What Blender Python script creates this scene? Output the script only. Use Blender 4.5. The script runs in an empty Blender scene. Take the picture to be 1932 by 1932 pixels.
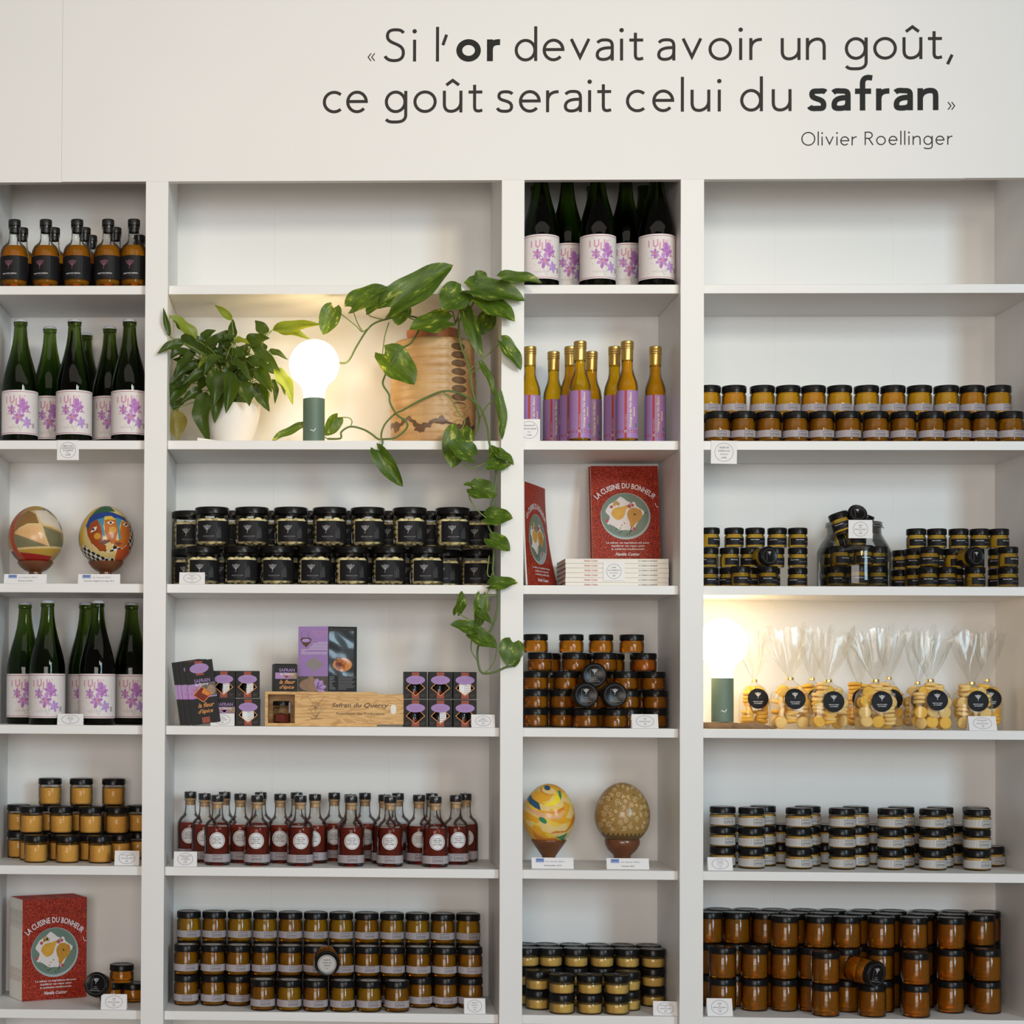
import bpy, bmesh, math, random
import numpy as np
from mathutils import Vector, Matrix
random.seed(7)
SC = bpy.context.scene
COL = SC.collection
PI = math.pi

# ------------------------------------------------------------------ camera
YAW, PIT, ROL, FPX = -0.033198, 0.016950, 0.005428, 3448.81
CAM = Vector((-0.44982, -4.4, 1.5))
PPX, PPY = 495.498, 1248.759
_f = Vector((math.sin(YAW) * math.cos(PIT), math.cos(YAW) * math.cos(PIT), math.sin(PIT)))
_r0 = Vector((math.cos(YAW), -math.sin(YAW), 0)); _u0 = _r0.cross(_f)
_r = math.cos(ROL) * _r0 + math.sin(ROL) * _u0
_u = -math.sin(ROL) * _r0 + math.cos(ROL) * _u0
cd = bpy.data.cameras.new('camera'); cam = bpy.data.objects.new('camera', cd); COL.objects.link(cam)
m = Matrix((( _r.x, _u.x, -_f.x, CAM.x), (_r.y, _u.y, -_f.y, CAM.y), (_r.z, _u.z, -_f.z, CAM.z), (0, 0, 0, 1)))
cam.matrix_world = m
cd.sensor_width = 36; cd.lens = FPX / 1932 * 36
cd.shift_x = (966 - PPX) / 1932; cd.shift_y = (PPY - 966) / 1932
cd.clip_start = 0.05; cd.clip_end = 60
SC.camera = cam

def P(px, py, y):
    """point of the place seen at photo pixel (px, py) lying y metres behind the shelf fronts"""
    d = _f * FPX + _r * (px - PPX) - _u * (py - PPY)
    t = (y - CAM.y) / d.y
    return CAM + d * t

# ------------------------------------------------------------------ world, window, added fill lights, exposure
w = bpy.data.worlds.new('world'); SC.world = w; w.use_nodes = True
wb = w.node_tree.nodes['Background']; wb.inputs[0].default_value = (1.0, 0.915, 0.845, 1); wb.inputs[1].default_value = 0.135
def area_light(name, loc, target, sx, sz, power, col):
    l = bpy.data.lights.new(name, 'AREA'); l.shape = 'RECTANGLE'; l.size = sx; l.size_y = sz; l.energy = power; l.color = col
    o = bpy.data.objects.new(name, l); COL.objects.link(o); o.location = loc
    o.rotation_euler = (Vector(target) - Vector(loc)).to_track_quat('-Z', 'Y').to_euler()
    return o
area_light('daylight_window_tall', (3.6, -7.0, 3.0), (0, 0, 1.5), 1.3, 2.4, 195, (0.60, 0.84, 1.0))
area_light('front_fill_light', (-0.9, -7.8, 1.9), (-0.4, 0, 1.5), 3.4, 2.0, 190, (1.0, 0.915, 0.85))  # added broad frontal fill that brightens the bay interiors
area_light('overhead_fill_light', (0.2, -2.6, 3.75), (0.2, -2.0, 0.0), 5.0, 1.6, 30, (1.0, 0.90, 0.78))  # added soft overhead fill standing in for light bounced off a ceiling
sp = bpy.data.lights.new('upper_fill_spot', 'SPOT'); sp.energy = 380; sp.color = (1.0, 0.865, 0.64); sp.spot_size = math.radians(36); sp.spot_blend = 1.0; sp.shadow_soft_size = 0.45  # added warm spot that brightens the upper wall and top bays
so = bpy.data.objects.new('upper_fill_spot', sp); COL.objects.link(so); so.location = (1.6, -5.6, 3.55); so.rotation_euler = (Vector((-0.25, 0, 2.85)) - Vector(so.location)).to_track_quat('-Z', 'Y').to_euler()
SC.view_settings.view_transform = 'Standard'; SC.view_settings.look = 'None'
SC.view_settings.exposure = 0.0; SC.view_settings.gamma = 1.0; SC.view_settings.use_curve_mapping = False
cy = SC.cycles
cy.use_denoising = True
cy.use_adaptive_sampling = True; cy.adaptive_threshold = 0.025
cy.max_bounces = 9; cy.diffuse_bounces = 4; cy.glossy_bounces = 3; cy.transmission_bounces = 8; cy.transparent_max_bounces = 24
cy.caustics_reflective = False; cy.caustics_refractive = False
cy.sample_clamp_indirect = 4.0

# ------------------------------------------------------------------ materials
M = {}
def mat(name, col, rough=0.5, metal=0.0, trans=0.0, ior=1.45, spec=0.5, coat=0.0, vary=0.0, vscale=40.0, bump=0.0, bscale=200.0, emit=None, estr=0.0, sss=0.0):
    m = bpy.data.materials.new(name); m.use_nodes = True; nt = m.node_tree; b = nt.nodes['Principled BSDF']
    c = (col[0], col[1], col[2], 1)
    b.inputs['Base Color'].default_value = c; b.inputs['Roughness'].default_value = rough; b.inputs['Metallic'].default_value = metal
    b.inputs['Transmission Weight'].default_value = trans; b.inputs['IOR'].default_value = ior
    b.inputs['Specular IOR Level'].default_value = spec; b.inputs['Coat Weight'].default_value = coat
    if sss: b.inputs['Subsurface Weight'].default_value = sss; b.inputs['Subsurface Radius'].default_value = (0.01, 0.006, 0.003)
    if emit: b.inputs['Emission Color'].default_value = (*emit, 1); b.inputs['Emission Strength'].default_value = estr
    if vary or bump:
        tc = nt.nodes.new('ShaderNodeTexCoord')
    if vary:
        n = nt.nodes.new('ShaderNodeTexNoise'); n.inputs['Scale'].default_value = vscale; n.inputs['Detail'].default_value = 3
        nt.links.new(tc.outputs['Object'], n.inputs['Vector'])
        mx = nt.nodes.new('ShaderNodeMix'); mx.data_type = 'RGBA'
        mx.inputs[6].default_value = tuple(max(0, x * (1 - vary)) for x in col) + (1,)
        mx.inputs[7].default_value = tuple(min(1, x * (1 + vary)) for x in col) + (1,)
        nt.links.new(n.outputs['Fac'], mx.inputs[0]); nt.links.new(mx.outputs[2], b.inputs['Base Color'])
    if bump:
        n2 = nt.nodes.new('ShaderNodeTexNoise'); n2.inputs['Scale'].default_value = bscale; n2.inputs['Detail'].default_value = 2
        nt.links.new(tc.outputs['Object'], n2.inputs['Vector'])
        bp = nt.nodes.new('ShaderNodeBump'); bp.inputs['Strength'].default_value = bump; bp.inputs['Distance'].default_value = 0.002
        nt.links.new(n2.outputs['Fac'], bp.inputs['Height']); nt.links.new(bp.outputs['Normal'], b.inputs['Normal'])
    M[name] = m
    return m
def film(name, tint, ior=1.45, rough=0.03, extra=0.0, milk=0.0, cap=0.9):
    """thin clear glass or plastic: see-through with a fresnel gloss"""
    m = bpy.data.materials.new(name); m.use_nodes = True; nt = m.node_tree; nt.nodes.clear()
    o = nt.nodes.new('ShaderNodeOutputMaterial'); t = nt.nodes.new('ShaderNodeBsdfTransparent'); t.inputs[0].default_value = (*tint, 1)
    g = nt.nodes.new('ShaderNodeBsdfGlossy'); g.inputs['Roughness'].default_value = rough
    fr = nt.nodes.new('ShaderNodeFresnel'); fr.inputs[0].default_value = ior
    ad = nt.nodes.new('ShaderNodeMath'); ad.operation = 'ADD'; ad.use_clamp = True; ad.inputs[1].default_value = extra
    mx = nt.nodes.new('ShaderNodeMixShader')
    nt.links.new(fr.outputs[0], ad.inputs[0]); cp = nt.nodes.new('ShaderNodeMath'); cp.operation = 'MINIMUM'; cp.inputs[1].default_value = cap; nt.links.new(ad.outputs[0], cp.inputs[0]); nt.links.new(cp.outputs[0], mx.inputs[0])
    if milk:
        df = nt.nodes.new('ShaderNodeBsdfTranslucent'); df.inputs[0].default_value = (0.9, 0.9, 0.88, 1); m2 = nt.nodes.new('ShaderNodeMixShader'); m2.inputs[0].default_value = milk
        nt.links.new(t.outputs[0], m2.inputs[1]); nt.links.new(df.outputs[0], m2.inputs[2]); t = m2
    nt.links.new(t.outputs[0], mx.inputs[1]); nt.links.new(g.outputs[0], mx.inputs[2]); nt.links.new(mx.outputs[0], o.inputs[0])
    M[name] = m
mat('wall_paint', (0.80, 0.785, 0.77), 0.6, vary=0.015, vscale=6, bump=0.05, bscale=350)
mat('shelf_paint', (0.80, 0.79, 0.775), 0.45, vary=0.02, vscale=8, bump=0.03, bscale=300)
mat('back_paint', (0.80, 0.795, 0.775), 0.5, vary=0.02, vscale=5, bump=0.03, bscale=300)
mat('floor_wood', (0.33, 0.24, 0.17), 0.45, vary=0.2, vscale=3)
mat('letter_vinyl', (0.038, 0.032, 0.030), 0.6, spec=0.2, vary=0.15, vscale=60)
mat('letter_vinyl_bold', (0.020, 0.020, 0.019), 0.6, spec=0.2, vary=0.15, vscale=60)
mat('lid_black', (0.007, 0.0065, 0.0065), 0.26, spec=0.25, vary=0.2, vscale=30)
mat('lid_ring', (0.16, 0.16, 0.165), 0.4, vary=0.1)
mat('cap_black', (0.014, 0.013, 0.014), 0.35, vary=0.2, bump=0.15, bscale=300)
mat('cap_foil', (0.015, 0.014, 0.015), 0.2, coat=0.4, bump=0.5, bscale=220, vary=0.2)
film('glass_clear', (0.98, 0.982, 0.975), 1.27, 0.015)
film('glass_jar', (0.955, 0.97, 0.96), 1.42, 0.02, 0.0)
film('bag_film', (0.99, 0.99, 0.985), 1.25, 0.12, 0.02, 0.09, 0.16)
mat('glass_green', (0.46, 0.52, 0.22), 0.03, trans=1.0, ior=1.33)
_n = M['glass_green'].node_tree; _v = _n.nodes.new('ShaderNodeVolumeAbsorption'); _v.inputs['Color'].default_value = (0.40, 0.56, 0.06, 1); _v.inputs['Density'].default_value = 80.0
_n.links.new(_v.outputs[0], [q for q in _n.nodes if q.type == 'OUTPUT_MATERIAL'][0].inputs['Volume'])
mat('jelly_gold', (1.0, 0.48, 0.012), 0.12, trans=0.78, ior=1.33, spec=0.12, vary=0.06)
mat('jelly_orange', (1.0, 0.40, 0.010), 0.12, trans=0.83, ior=1.33, spec=0.12, vary=0.06)
mat('jelly_amber', (1.0, 0.34, 0.010), 0.12, trans=0.83, ior=1.33, spec=0.12, vary=0.06)
mat('jelly_olive', (0.92, 0.56, 0.05), 0.12, trans=0.74, ior=1.33, spec=0.12, vary=0.08)
mat('syrup_amber', (1.0, 0.38, 0.015), 0.06, trans=0.78, ior=1.25, spec=0.15, vary=0.05)
mat('caramel_red', (0.50, 0.075, 0.04), 0.06, trans=0.78, ior=1.25, spec=0.15, vary=0.08)
mat('vinegar', (1.0, 0.56, 0.012), 0.04, trans=0.72, ior=1.16, spec=0.15, vary=0.05)
mat('vinegar_deep', (1.0, 0.45, 0.010), 0.04, trans=0.72, ior=1.16, spec=0.15, vary=0.05)
mat('grain', (0.74, 0.36, 0.06), 0.8, vary=0.35, vscale=420, bump=0.8, bscale=500)
mat('grain_pale', (0.82, 0.45, 0.10), 0.8, vary=0.35, vscale=420, bump=0.8, bscale=500)
mat('mustard', (0.50, 0.29, 0.06), 0.6, vary=0.3, vscale=300, bump=0.4, bscale=300)
mat('meringue', (1.0, 0.80, 0.42), 0.6, vary=0.12, vscale=60)
mat('biscuit', (0.88, 0.60, 0.22), 0.75, vary=0.15, vscale=70, bump=0.3, bscale=260)
mat('biscuit_gold', (0.90, 0.52, 0.08), 0.75, vary=0.15, vscale=70, bump=0.3, bscale=260)
mat('label_black', (0.012, 0.0115, 0.013), 0.5, spec=0.18, vary=0.2, vscale=60)
mat('label_lilac', (0.42, 0.37, 0.39), 0.55, vary=0.08, vscale=200)
mat('label_white', (0.52, 0.50, 0.48), 0.55, vary=0.08, vscale=200)
mat('label_cream', (0.74, 0.69, 0.68), 0.55, vary=0.03, vscale=60)
mat('label_violet', (0.36, 0.20, 0.44), 0.45, vary=0.06, vscale=60)
mat('paper', (0.80, 0.78, 0.78), 0.6, vary=0.02, vscale=40)
mat('paper_warm', (0.80, 0.77, 0.70), 0.6, vary=0.02, vscale=40)
mat('ink', (0.05, 0.05, 0.06), 0.6, vary=0.1)
mat('ink_navy', (0.06, 0.055, 0.10), 0.6, vary=0.1)
mat('ink_grey', (0.30, 0.29, 0.31), 0.6, vary=0.1)
mat('ink_dim', (0.10, 0.095, 0.10), 0.6, vary=0.1)
mat('ink_white', (0.72, 0.72, 0.74), 0.6, vary=0.05)
mat('ink_pink', (0.62, 0.30, 0.42), 0.6, vary=0.1)
mat('ink_rose', (0.42, 0.16, 0.24), 0.6, vary=0.1)
mat('ink_orange', (0.70, 0.27, 0.06), 0.5, vary=0.1)
mat('ink_red', (0.42, 0.045, 0.035), 0.6, vary=0.25, vscale=300)
mat('ink_brick', (0.30, 0.06, 0.035), 0.6, vary=0.4, vscale=400)
mat('ink_green', (0.05, 0.17, 0.08), 0.6, vary=0.1)
mat('ink_brown', (0.10, 0.055, 0.03), 0.6, vary=0.1)
mat('ink_blue', (0.22, 0.32, 0.62), 0.6, vary=0.3, vscale=200)
mat('ink_cream', (0.82, 0.72, 0.40), 0.6, vary=0.1)
mat('petal_a', (0.42, 0.16, 0.47), 0.6, vary=0.35, vscale=160)
mat('petal_b', (0.50, 0.27, 0.55), 0.6, vary=0.3, vscale=160)
mat('petal_c', (0.42, 0.28, 0.62), 0.6, vary=0.3, vscale=160)
mat('stem_ink', (0.30, 0.36, 0.27), 0.6, vary=0.1)
mat('gold_foil', (0.60, 0.40, 0.12), 0.33, metal=0.85, vary=0.1)
mat('gold_tie', (0.85, 0.62, 0.22), 0.25, metal=0.9, vary=0.1)
mat('crown_cap', (0.66, 0.68, 0.76), 0.35, metal=0.3, vary=0.05)
mat('cork', (0.50, 0.33, 0.18), 0.8, vary=0.2, vscale=200, bump=0.3)
mat('pot_white', (0.80, 0.76, 0.72), 0.45, vary=0.04, vscale=20, bump=0.05, bscale=150)
mat('soil', (0.03, 0.02, 0.014), 0.95, bump=0.9, bscale=150, vary=0.3)
mat('terracotta', (0.46, 0.17, 0.08), 0.7, vary=0.15, vscale=40, bump=0.2)
mat('lamp_green', (0.115, 0.175, 0.135), 0.5, vary=0.08, vscale=300)
mat('leaf_lily', (0.048, 0.088, 0.010), 0.34, vary=0.45, vscale=22)
mat('leaf_lily_light', (0.20, 0.27, 0.03), 0.36, vary=0.3, vscale=22)
mat('leaf_yellowing', (0.20, 0.17, 0.025), 0.4, vary=0.5, vscale=20)
mat('stem_green', (0.17, 0.24, 0.05), 0.45, vary=0.25, vscale=30)
mat('vine_green', (0.095, 0.15, 0.035), 0.45, vary=0.3, vscale=30)
mat('bowl_wood', (0.15, 0.052, 0.020), 0.28, coat=0.3, vary=0.45, vscale=25)
mat('driftwood', (0.20, 0.125, 0.07), 0.9, vary=0.5, vscale=40, bump=0.9, bscale=70)
mat('box_black', (0.018, 0.018, 0.018), 0.5, spec=0.2, vary=0.15, vscale=60)
mat('box_inside', (0.02, 0.012, 0.010), 0.8, vary=0.2)
mat('saffron', (0.20, 0.025, 0.012), 0.7, vary=0.6, vscale=500, bump=0.6, bscale=500)
mat('saffron_orange', (0.65, 0.22, 0.03), 0.6, vary=0.2, vscale=200)
mat('lilac_card', (0.33, 0.20, 0.46), 0.5, vary=0.05, vscale=60)
mat('kraft_grey', (0.27, 0.25, 0.24), 0.7, vary=0.1)
mat('photo_tan', (0.30, 0.19, 0.13), 0.5, vary=0.4, vscale=60)
mat('photo_dark', (0.09, 0.075, 0.065), 0.5, vary=0.4, vscale=60)
mat('page_white', (0.76, 0.74, 0.70), 0.7, vary=0.05, vscale=400)
mat('plate_green', (0.13, 0.19, 0.15), 0.35, vary=0.12, vscale=30)
mat('plate_rim', (0.33, 0.39, 0.39), 0.35, vary=0.1)
mat('cream_food', (0.66, 0.60, 0.58), 0.5, vary=0.12, vscale=120)
mat('pear', (0.58, 0.31, 0.035), 0.35, vary=0.25, vscale=60)
mat('pear_dark', (0.46, 0.22, 0.02), 0.35, vary=0.25, vscale=60)
mat('berry', (0.38, 0.06, 0.07), 0.5, vary=0.3)
mat('nut', (0.42, 0.28, 0.12), 0.6, vary=0.3, vscale=120)
mat('blade_dark', (0.035, 0.045, 0.03), 0.5, vary=0.2)
mat('globe_glow', (1, 1, 1), 0.3, emit=(1.0, 0.73, 0.39), estr=8.5)

def nodes_of(name, rough=0.5):
    m = bpy.data.materials.new(name); m.use_nodes = True; M[name] = m
    return m, m.node_tree, m.node_tree.nodes['Principled BSDF']
def ramp(nt, fac, stops):
    r = nt.nodes.new('ShaderNodeValToRGB'); e = r.color_ramp.elements
    while len(e) < len(stops): e.new(0.5)
    for k, (p, c) in enumerate(stops): e[k].position = p; e[k].color = (*c, 1)
    nt.links.new(fac, r.inputs[0]); return r
# red book cover of saffron threads
m, nt, b = nodes_of('cover_red'); b.inputs['Roughness'].default_value = 0.42; b.inputs['Specular IOR Level'].default_value = 0.2
tc = nt.nodes.new('ShaderNodeTexCoord'); n1 = nt.nodes.new('ShaderNodeTexNoise'); n1.inputs['Scale'].default_value = 190; n1.inputs['Detail'].default_value = 5; n1.inputs['Distortion'].default_value = 3.0
nt.links.new(tc.outputs['Object'], n1.inputs['Vector'])
r = ramp(nt, n1.outputs['Fac'], [(0.36, (0.05, 0.004, 0.004)), (0.46, (0.22, 0.014, 0.009)), (0.58, (0.42, 0.038, 0.015)), (0.72, (0.60, 0.17, 0.06))])
nt.links.new(r.outputs[0], b.inputs['Base Color'])
# variegated climbing leaf
m, nt, b = nodes_of('leaf_pothos'); b.inputs['Roughness'].default_value = 0.45
tc = nt.nodes.new('ShaderNodeTexCoord'); oi = nt.nodes.new('ShaderNodeObjectInfo')
ad = nt.nodes.new('ShaderNodeVectorMath'); ad.operation = 'ADD'
sc_ = nt.nodes.new('ShaderNodeVectorMath'); sc_.operation = 'SCALE'; sc_.inputs['Scale'].default_value = 9.0
cb = nt.nodes.new('ShaderNodeCombineXYZ'); nt.links.new(oi.outputs['Random'], cb.inputs[0]); nt.links.new(oi.outputs['Random'], cb.inputs[1])
nt.links.new(cb.outputs[0], sc_.inputs[0]); nt.links.new(tc.outputs['Object'], ad.inputs[0]); nt.links.new(sc_.outputs[0], ad.inputs[1])
mp = nt.nodes.new('ShaderNodeMapping'); mp.inputs['Scale'].default_value = (1.0, 0.45, 1.0); nt.links.new(ad.outputs[0], mp.inputs['Vector'])
n1 = nt.nodes.new('ShaderNodeTexNoise'); n1.inputs['Scale'].default_value = 5.5; n1.inputs['Detail'].default_value = 5; n1.inputs['Roughness'].default_value = 0.7; nt.links.new(mp.outputs[0], n1.inputs['Vector'])
r = ramp(nt, n1.outputs['Fac'], [(0.30, (0.036, 0.080, 0.008)), (0.53, (0.075, 0.145, 0.012)), (0.605, (0.135, 0.22, 0.018)), (0.645, (0.42, 0.46, 0.10))])
nt.links.new(r.outputs[0], b.inputs['Base Color'])
# turned wood vase: growth rings, dark knots in a column, a dark wavy stain
m, nt, b = nodes_of('vase_wood'); b.inputs['Roughness'].default_value = 0.42
L = nt.links.new
def MA(op, a, bb=None, c=None):
    n = nt.nodes.new('ShaderNodeMath'); n.operation = op
    for k, v in enumerate((a, bb, c)):
        if v is None: continue
        if isinstance(v, (int, float)): n.inputs[k].default_value = v
        else: L(v, n.inputs[k])
    return n.outputs[0]
tc = nt.nodes.new('ShaderNodeTexCoord'); sx = nt.nodes.new('ShaderNodeSeparateXYZ'); L(tc.outputs['Object'], sx.inputs[0])
ang = MA('ARCTAN2', sx.outputs[0], MA('MULTIPLY', sx.outputs[1], -1.0))
n1 = nt.nodes.new('ShaderNodeTexNoise'); n1.inputs['Scale'].default_value = 14; n1.inputs['Detail'].default_value = 4; L(tc.outputs['Object'], n1.inputs['Vector'])
zr = MA('DIVIDE', sx.outputs[2], 0.0208)
zf = MA('SUBTRACT', MA('FRACT', zr), 0.5)
da = MA('SUBTRACT', ang, 0.60)
e1 = MA('ADD', MA('POWER', MA('DIVIDE', da, 0.22), 2.0), MA('POWER', MA('DIVIDE', zf, 0.44), 2.0))
ringv = MA('SQRT', MA('ADD', MA('POWER', MA('DIVIDE', da, 0.26), 2.0), MA('POWER', MA('DIVIDE', zf, 0.55), 2.0)))
wav = MA('SINE', MA('ADD', MA('MULTIPLY', ringv, 9.0), MA('MULTIPLY', n1.outputs['Fac'], 5.0)))
wamt = MA('MULTIPLY', MA('SMOOTH_MIN', MA('DIVIDE', 1.0, MA('ADD', 0.3, MA('MULTIPLY', ringv, ringv))), 1.0, 0.1), 0.5)
base = ramp(nt, n1.outputs['Fac'], [(0.25, (0.38, 0.20, 0.085)), (0.5, (0.52, 0.31, 0.13)), (0.75, (0.60, 0.38, 0.17))])
mxr = nt.nodes.new('ShaderNodeMix'); mxr.data_type = 'RGBA'; L(MA('MULTIPLY', wamt, MA('ADD', MA('MULTIPLY', wav, 0.5), 0.5)), mxr.inputs[0]); L(base.outputs[0], mxr.inputs[6]); mxr.inputs[7].default_value = (0.23, 0.12, 0.06, 1)
zin = MA('MULTIPLY', MA('GREATER_THAN', sx.outputs[2], 0.098), MA('LESS_THAN', sx.outputs[2], 0.252))
kn = MA('MULTIPLY', MA('MULTIPLY', MA('LESS_THAN', e1, 1.0), zin), 0.8)
mxk = nt.nodes.new('ShaderNodeMix'); mxk.data_type = 'RGBA'; L(kn, mxk.inputs[0]); L(mxr.outputs[2], mxk.inputs[6]); mxk.inputs[7].default_value = (0.085, 0.045, 0.028, 1)
n2 = nt.nodes.new('ShaderNodeTexNoise'); n2.inputs['Scale'].default_value = 22; n2.inputs['Detail'].default_value = 2; L(tc.outputs['Object'], n2.inputs['Vector'])
dz = MA('ABSOLUTE', MA('SUBTRACT', MA('SUBTRACT', sx.outputs[2], 0.046), MA('MULTIPLY', MA('SUBTRACT', n2.outputs['Fac'], 0.5), 0.085)))
st = MA('MULTIPLY', MA('LESS_THAN', dz, 0.0068), 0.85)
mxs = nt.nodes.new('ShaderNodeMix'); mxs.data_type = 'RGBA'; L(st, mxs.inputs[0]); L(mxk.outputs[2], mxs.inputs[6]); mxs.inputs[7].default_value = (0.06, 0.022, 0.012, 1)
L(mxs.outputs[2], b.inputs['Base Color'])
# pine of the sliding-lid box
m, nt, b = nodes_of('pine'); b.inputs['Roughness'].default_value = 0.5; L = nt.links.new
tc = nt.nodes.new('ShaderNodeTexCoord'); mp = nt.nodes.new('ShaderNodeMapping'); mp.inputs['Scale'].default_value = (5, 20, 28); L(tc.outputs['Object'], mp.inputs[0])
n1 = nt.nodes.new('ShaderNodeTexNoise'); n1.inputs['Scale'].default_value = 1.6; n1.inputs['Detail'].default_value = 3; n1.inputs['Distortion'].default_value = 1.2; L(mp.outputs[0], n1.inputs[0])
fr_ = nt.nodes.new('ShaderNodeMath'); fr_.operation = 'PINGPONG'; fr_.inputs[1].default_value = 0.09; L(n1.outputs['Fac'], fr_.inputs[0])
r = ramp(nt, fr_.outputs[0], [(0.0, (0.46, 0.23, 0.07)), (0.03, (0.60, 0.34, 0.11)), (0.09, (0.68, 0.42, 0.16))]); L(r.outputs[0], b.inputs['Base Color'])
# leaf transmission so lamp light comes through the foliage
for nme in ('leaf_lily', 'leaf_lily_light', 'leaf_pothos', 'leaf_yellowing'):
    nt = M[nme].node_tree; b = nt.nodes['Principled BSDF']; o = [n for n in nt.nodes if n.type == 'OUTPUT_MATERIAL'][0]
    tr = nt.nodes.new('ShaderNodeBsdfTranslucent'); mx = nt.nodes.new('ShaderNodeMixShader'); mx.inputs[0].default_value = 0.3
    lk = [l for l in nt.links if l.to_node == b and l.to_socket.name == 'Base Color'][0]
    g = nt.nodes.new('ShaderNodeVectorMath'); g.operation = 'MULTIPLY'; g.inputs[1].default_value = (2.6, 2.2, 0.8)
    nt.links.new(lk.from_socket, g.inputs[0]); nt.links.new(g.outputs[0], tr.inputs[0])
    nt.links.new(b.outputs[0], mx.inputs[1]); nt.links.new(tr.outputs[0], mx.inputs[2]); nt.links.new(mx.outputs[0], o.inputs[0])

# ------------------------------------------------------------------ mesh helpers
def finish(bm, name, mats, angle=38, smooth=True):
    bm.normal_update()
    if smooth:
        lim = math.radians(angle)
        for f in bm.faces: f.smooth = True
        for e in bm.edges:
            if len(e.link_faces) == 2 and e.calc_face_angle(0) > lim: e.smooth = False
    me = bpy.data.meshes.new(name); bm.to_mesh(me); bm.free()
    for k in ([mats] if isinstance(mats, str) else mats): me.materials.append(M[k])
    return me
def lathe(name, prof, mats, seg=28, mi=None, angle=38):
    """prof: (radius, z) from the bottom axis upward; mi: material index for each profile step"""
    bm = bmesh.new(); rings = []
    for r_, z in prof:
        if r_ < 1e-6: rings.append([bm.verts.new((0, 0, z))])
        else: rings.append([bm.verts.new((r_ * math.sin(2 * PI * k / seg), -r_ * math.cos(2 * PI * k / seg), z)) for k in range(seg)])
    for i in range(len(rings) - 1):
        a, b_ = rings[i], rings[i + 1]
        for k in range(seg):
            k2 = (k + 1) % seg
            if len(a) == 1 and len(b_) == 1: continue
            if len(a) == 1: f = bm.faces.new((a[0], b_[k2], b_[k]))
            elif len(b_) == 1: f = bm.faces.new((a[k], a[k2], b_[0]))
            else: f = bm.faces.new((a[k], a[k2], b_[k2], b_[k]))
            if mi: f.material_index = mi[i]
    bmesh.ops.recalc_face_normals(bm, faces=bm.faces)
    return finish(bm, name, mats, angle)
def add_box(bm, x0, x1, y0, y1, z0, z1, mi=0):
    v = [bm.verts.new(c) for c in ((x0, y0, z0), (x1, y0, z0), (x1, y1, z0), (x0, y1, z0), (x0, y0, z1), (x1, y0, z1), (x1, y1, z1), (x0, y1, z1))]
    for q in ((0, 3, 2, 1), (4, 5, 6, 7), (0, 1, 5, 4), (1, 2, 6, 5), (2, 3, 7, 6), (3, 0, 4, 7)):
        f = bm.faces.new([v[i] for i in q]); f.material_index = mi
def box(name, x0, x1, y0, y1, z0, z1, mats, bev=0.0):
    bm = bmesh.new(); add_box(bm, x0, x1, y0, y1, z0, z1)
    if bev: bmesh.ops.bevel(bm, geom=bm.edges[:], offset=bev, segments=1, affect='EDGES')
    return finish(bm, name, mats)
def tube(name, pts, rad, mats, seg=8, taper=None, nsub=5):
    """a smooth round tube through pts"""
    P_ = [Vector(p) for p in pts]
    if len(P_) > 2:
        Q = []
        for i in range(len(P_) - 1):
            p0 = P_[max(0, i - 1)]; p1 = P_[i]; p2 = P_[i + 1]; p3 = P_[min(len(P_) - 1, i + 2)]
            for s in range(nsub):
                t = s / nsub
                Q.append(0.5 * ((2 * p1) + (p2 - p0) * t + (2 * p0 - 5 * p1 + 4 * p2 - p3) * t * t + (3 * p1 - p0 - 3 * p2 + p3) * t ** 3))
        Q.append(P_[-1]); P_ = Q
    bm = bmesh.new(); rings = []; n = len(P_); up = Vector((0.13, 0.97, 0.2))
    for i, p in enumerate(P_):
        d = (P_[min(n - 1, i + 1)] - P_[max(0, i - 1)]).normalized()
        a = d.cross(up).normalized(); b_ = a.cross(d).normalized()
        r_ = rad * (1 if not taper else (1 + (taper - 1) * i / (n - 1)))
        rings.append([bm.verts.new(p + a * r_ * math.cos(2 * PI * k / seg) + b_ * r_ * math.sin(2 * PI * k / seg)) for k in range(seg)])
    for i in range(n - 1):
        for k in range(seg): bm.faces.new((rings[i][k], rings[i][(k + 1) % seg], rings[i + 1][(k + 1) % seg], rings[i + 1][k]))
    bm.faces.new(rings[0][::-1]); bm.faces.new(rings[-1])
    bmesh.ops.recalc_face_normals(bm, faces=bm.faces)
    return finish(bm, name, mats, 60)

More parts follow.
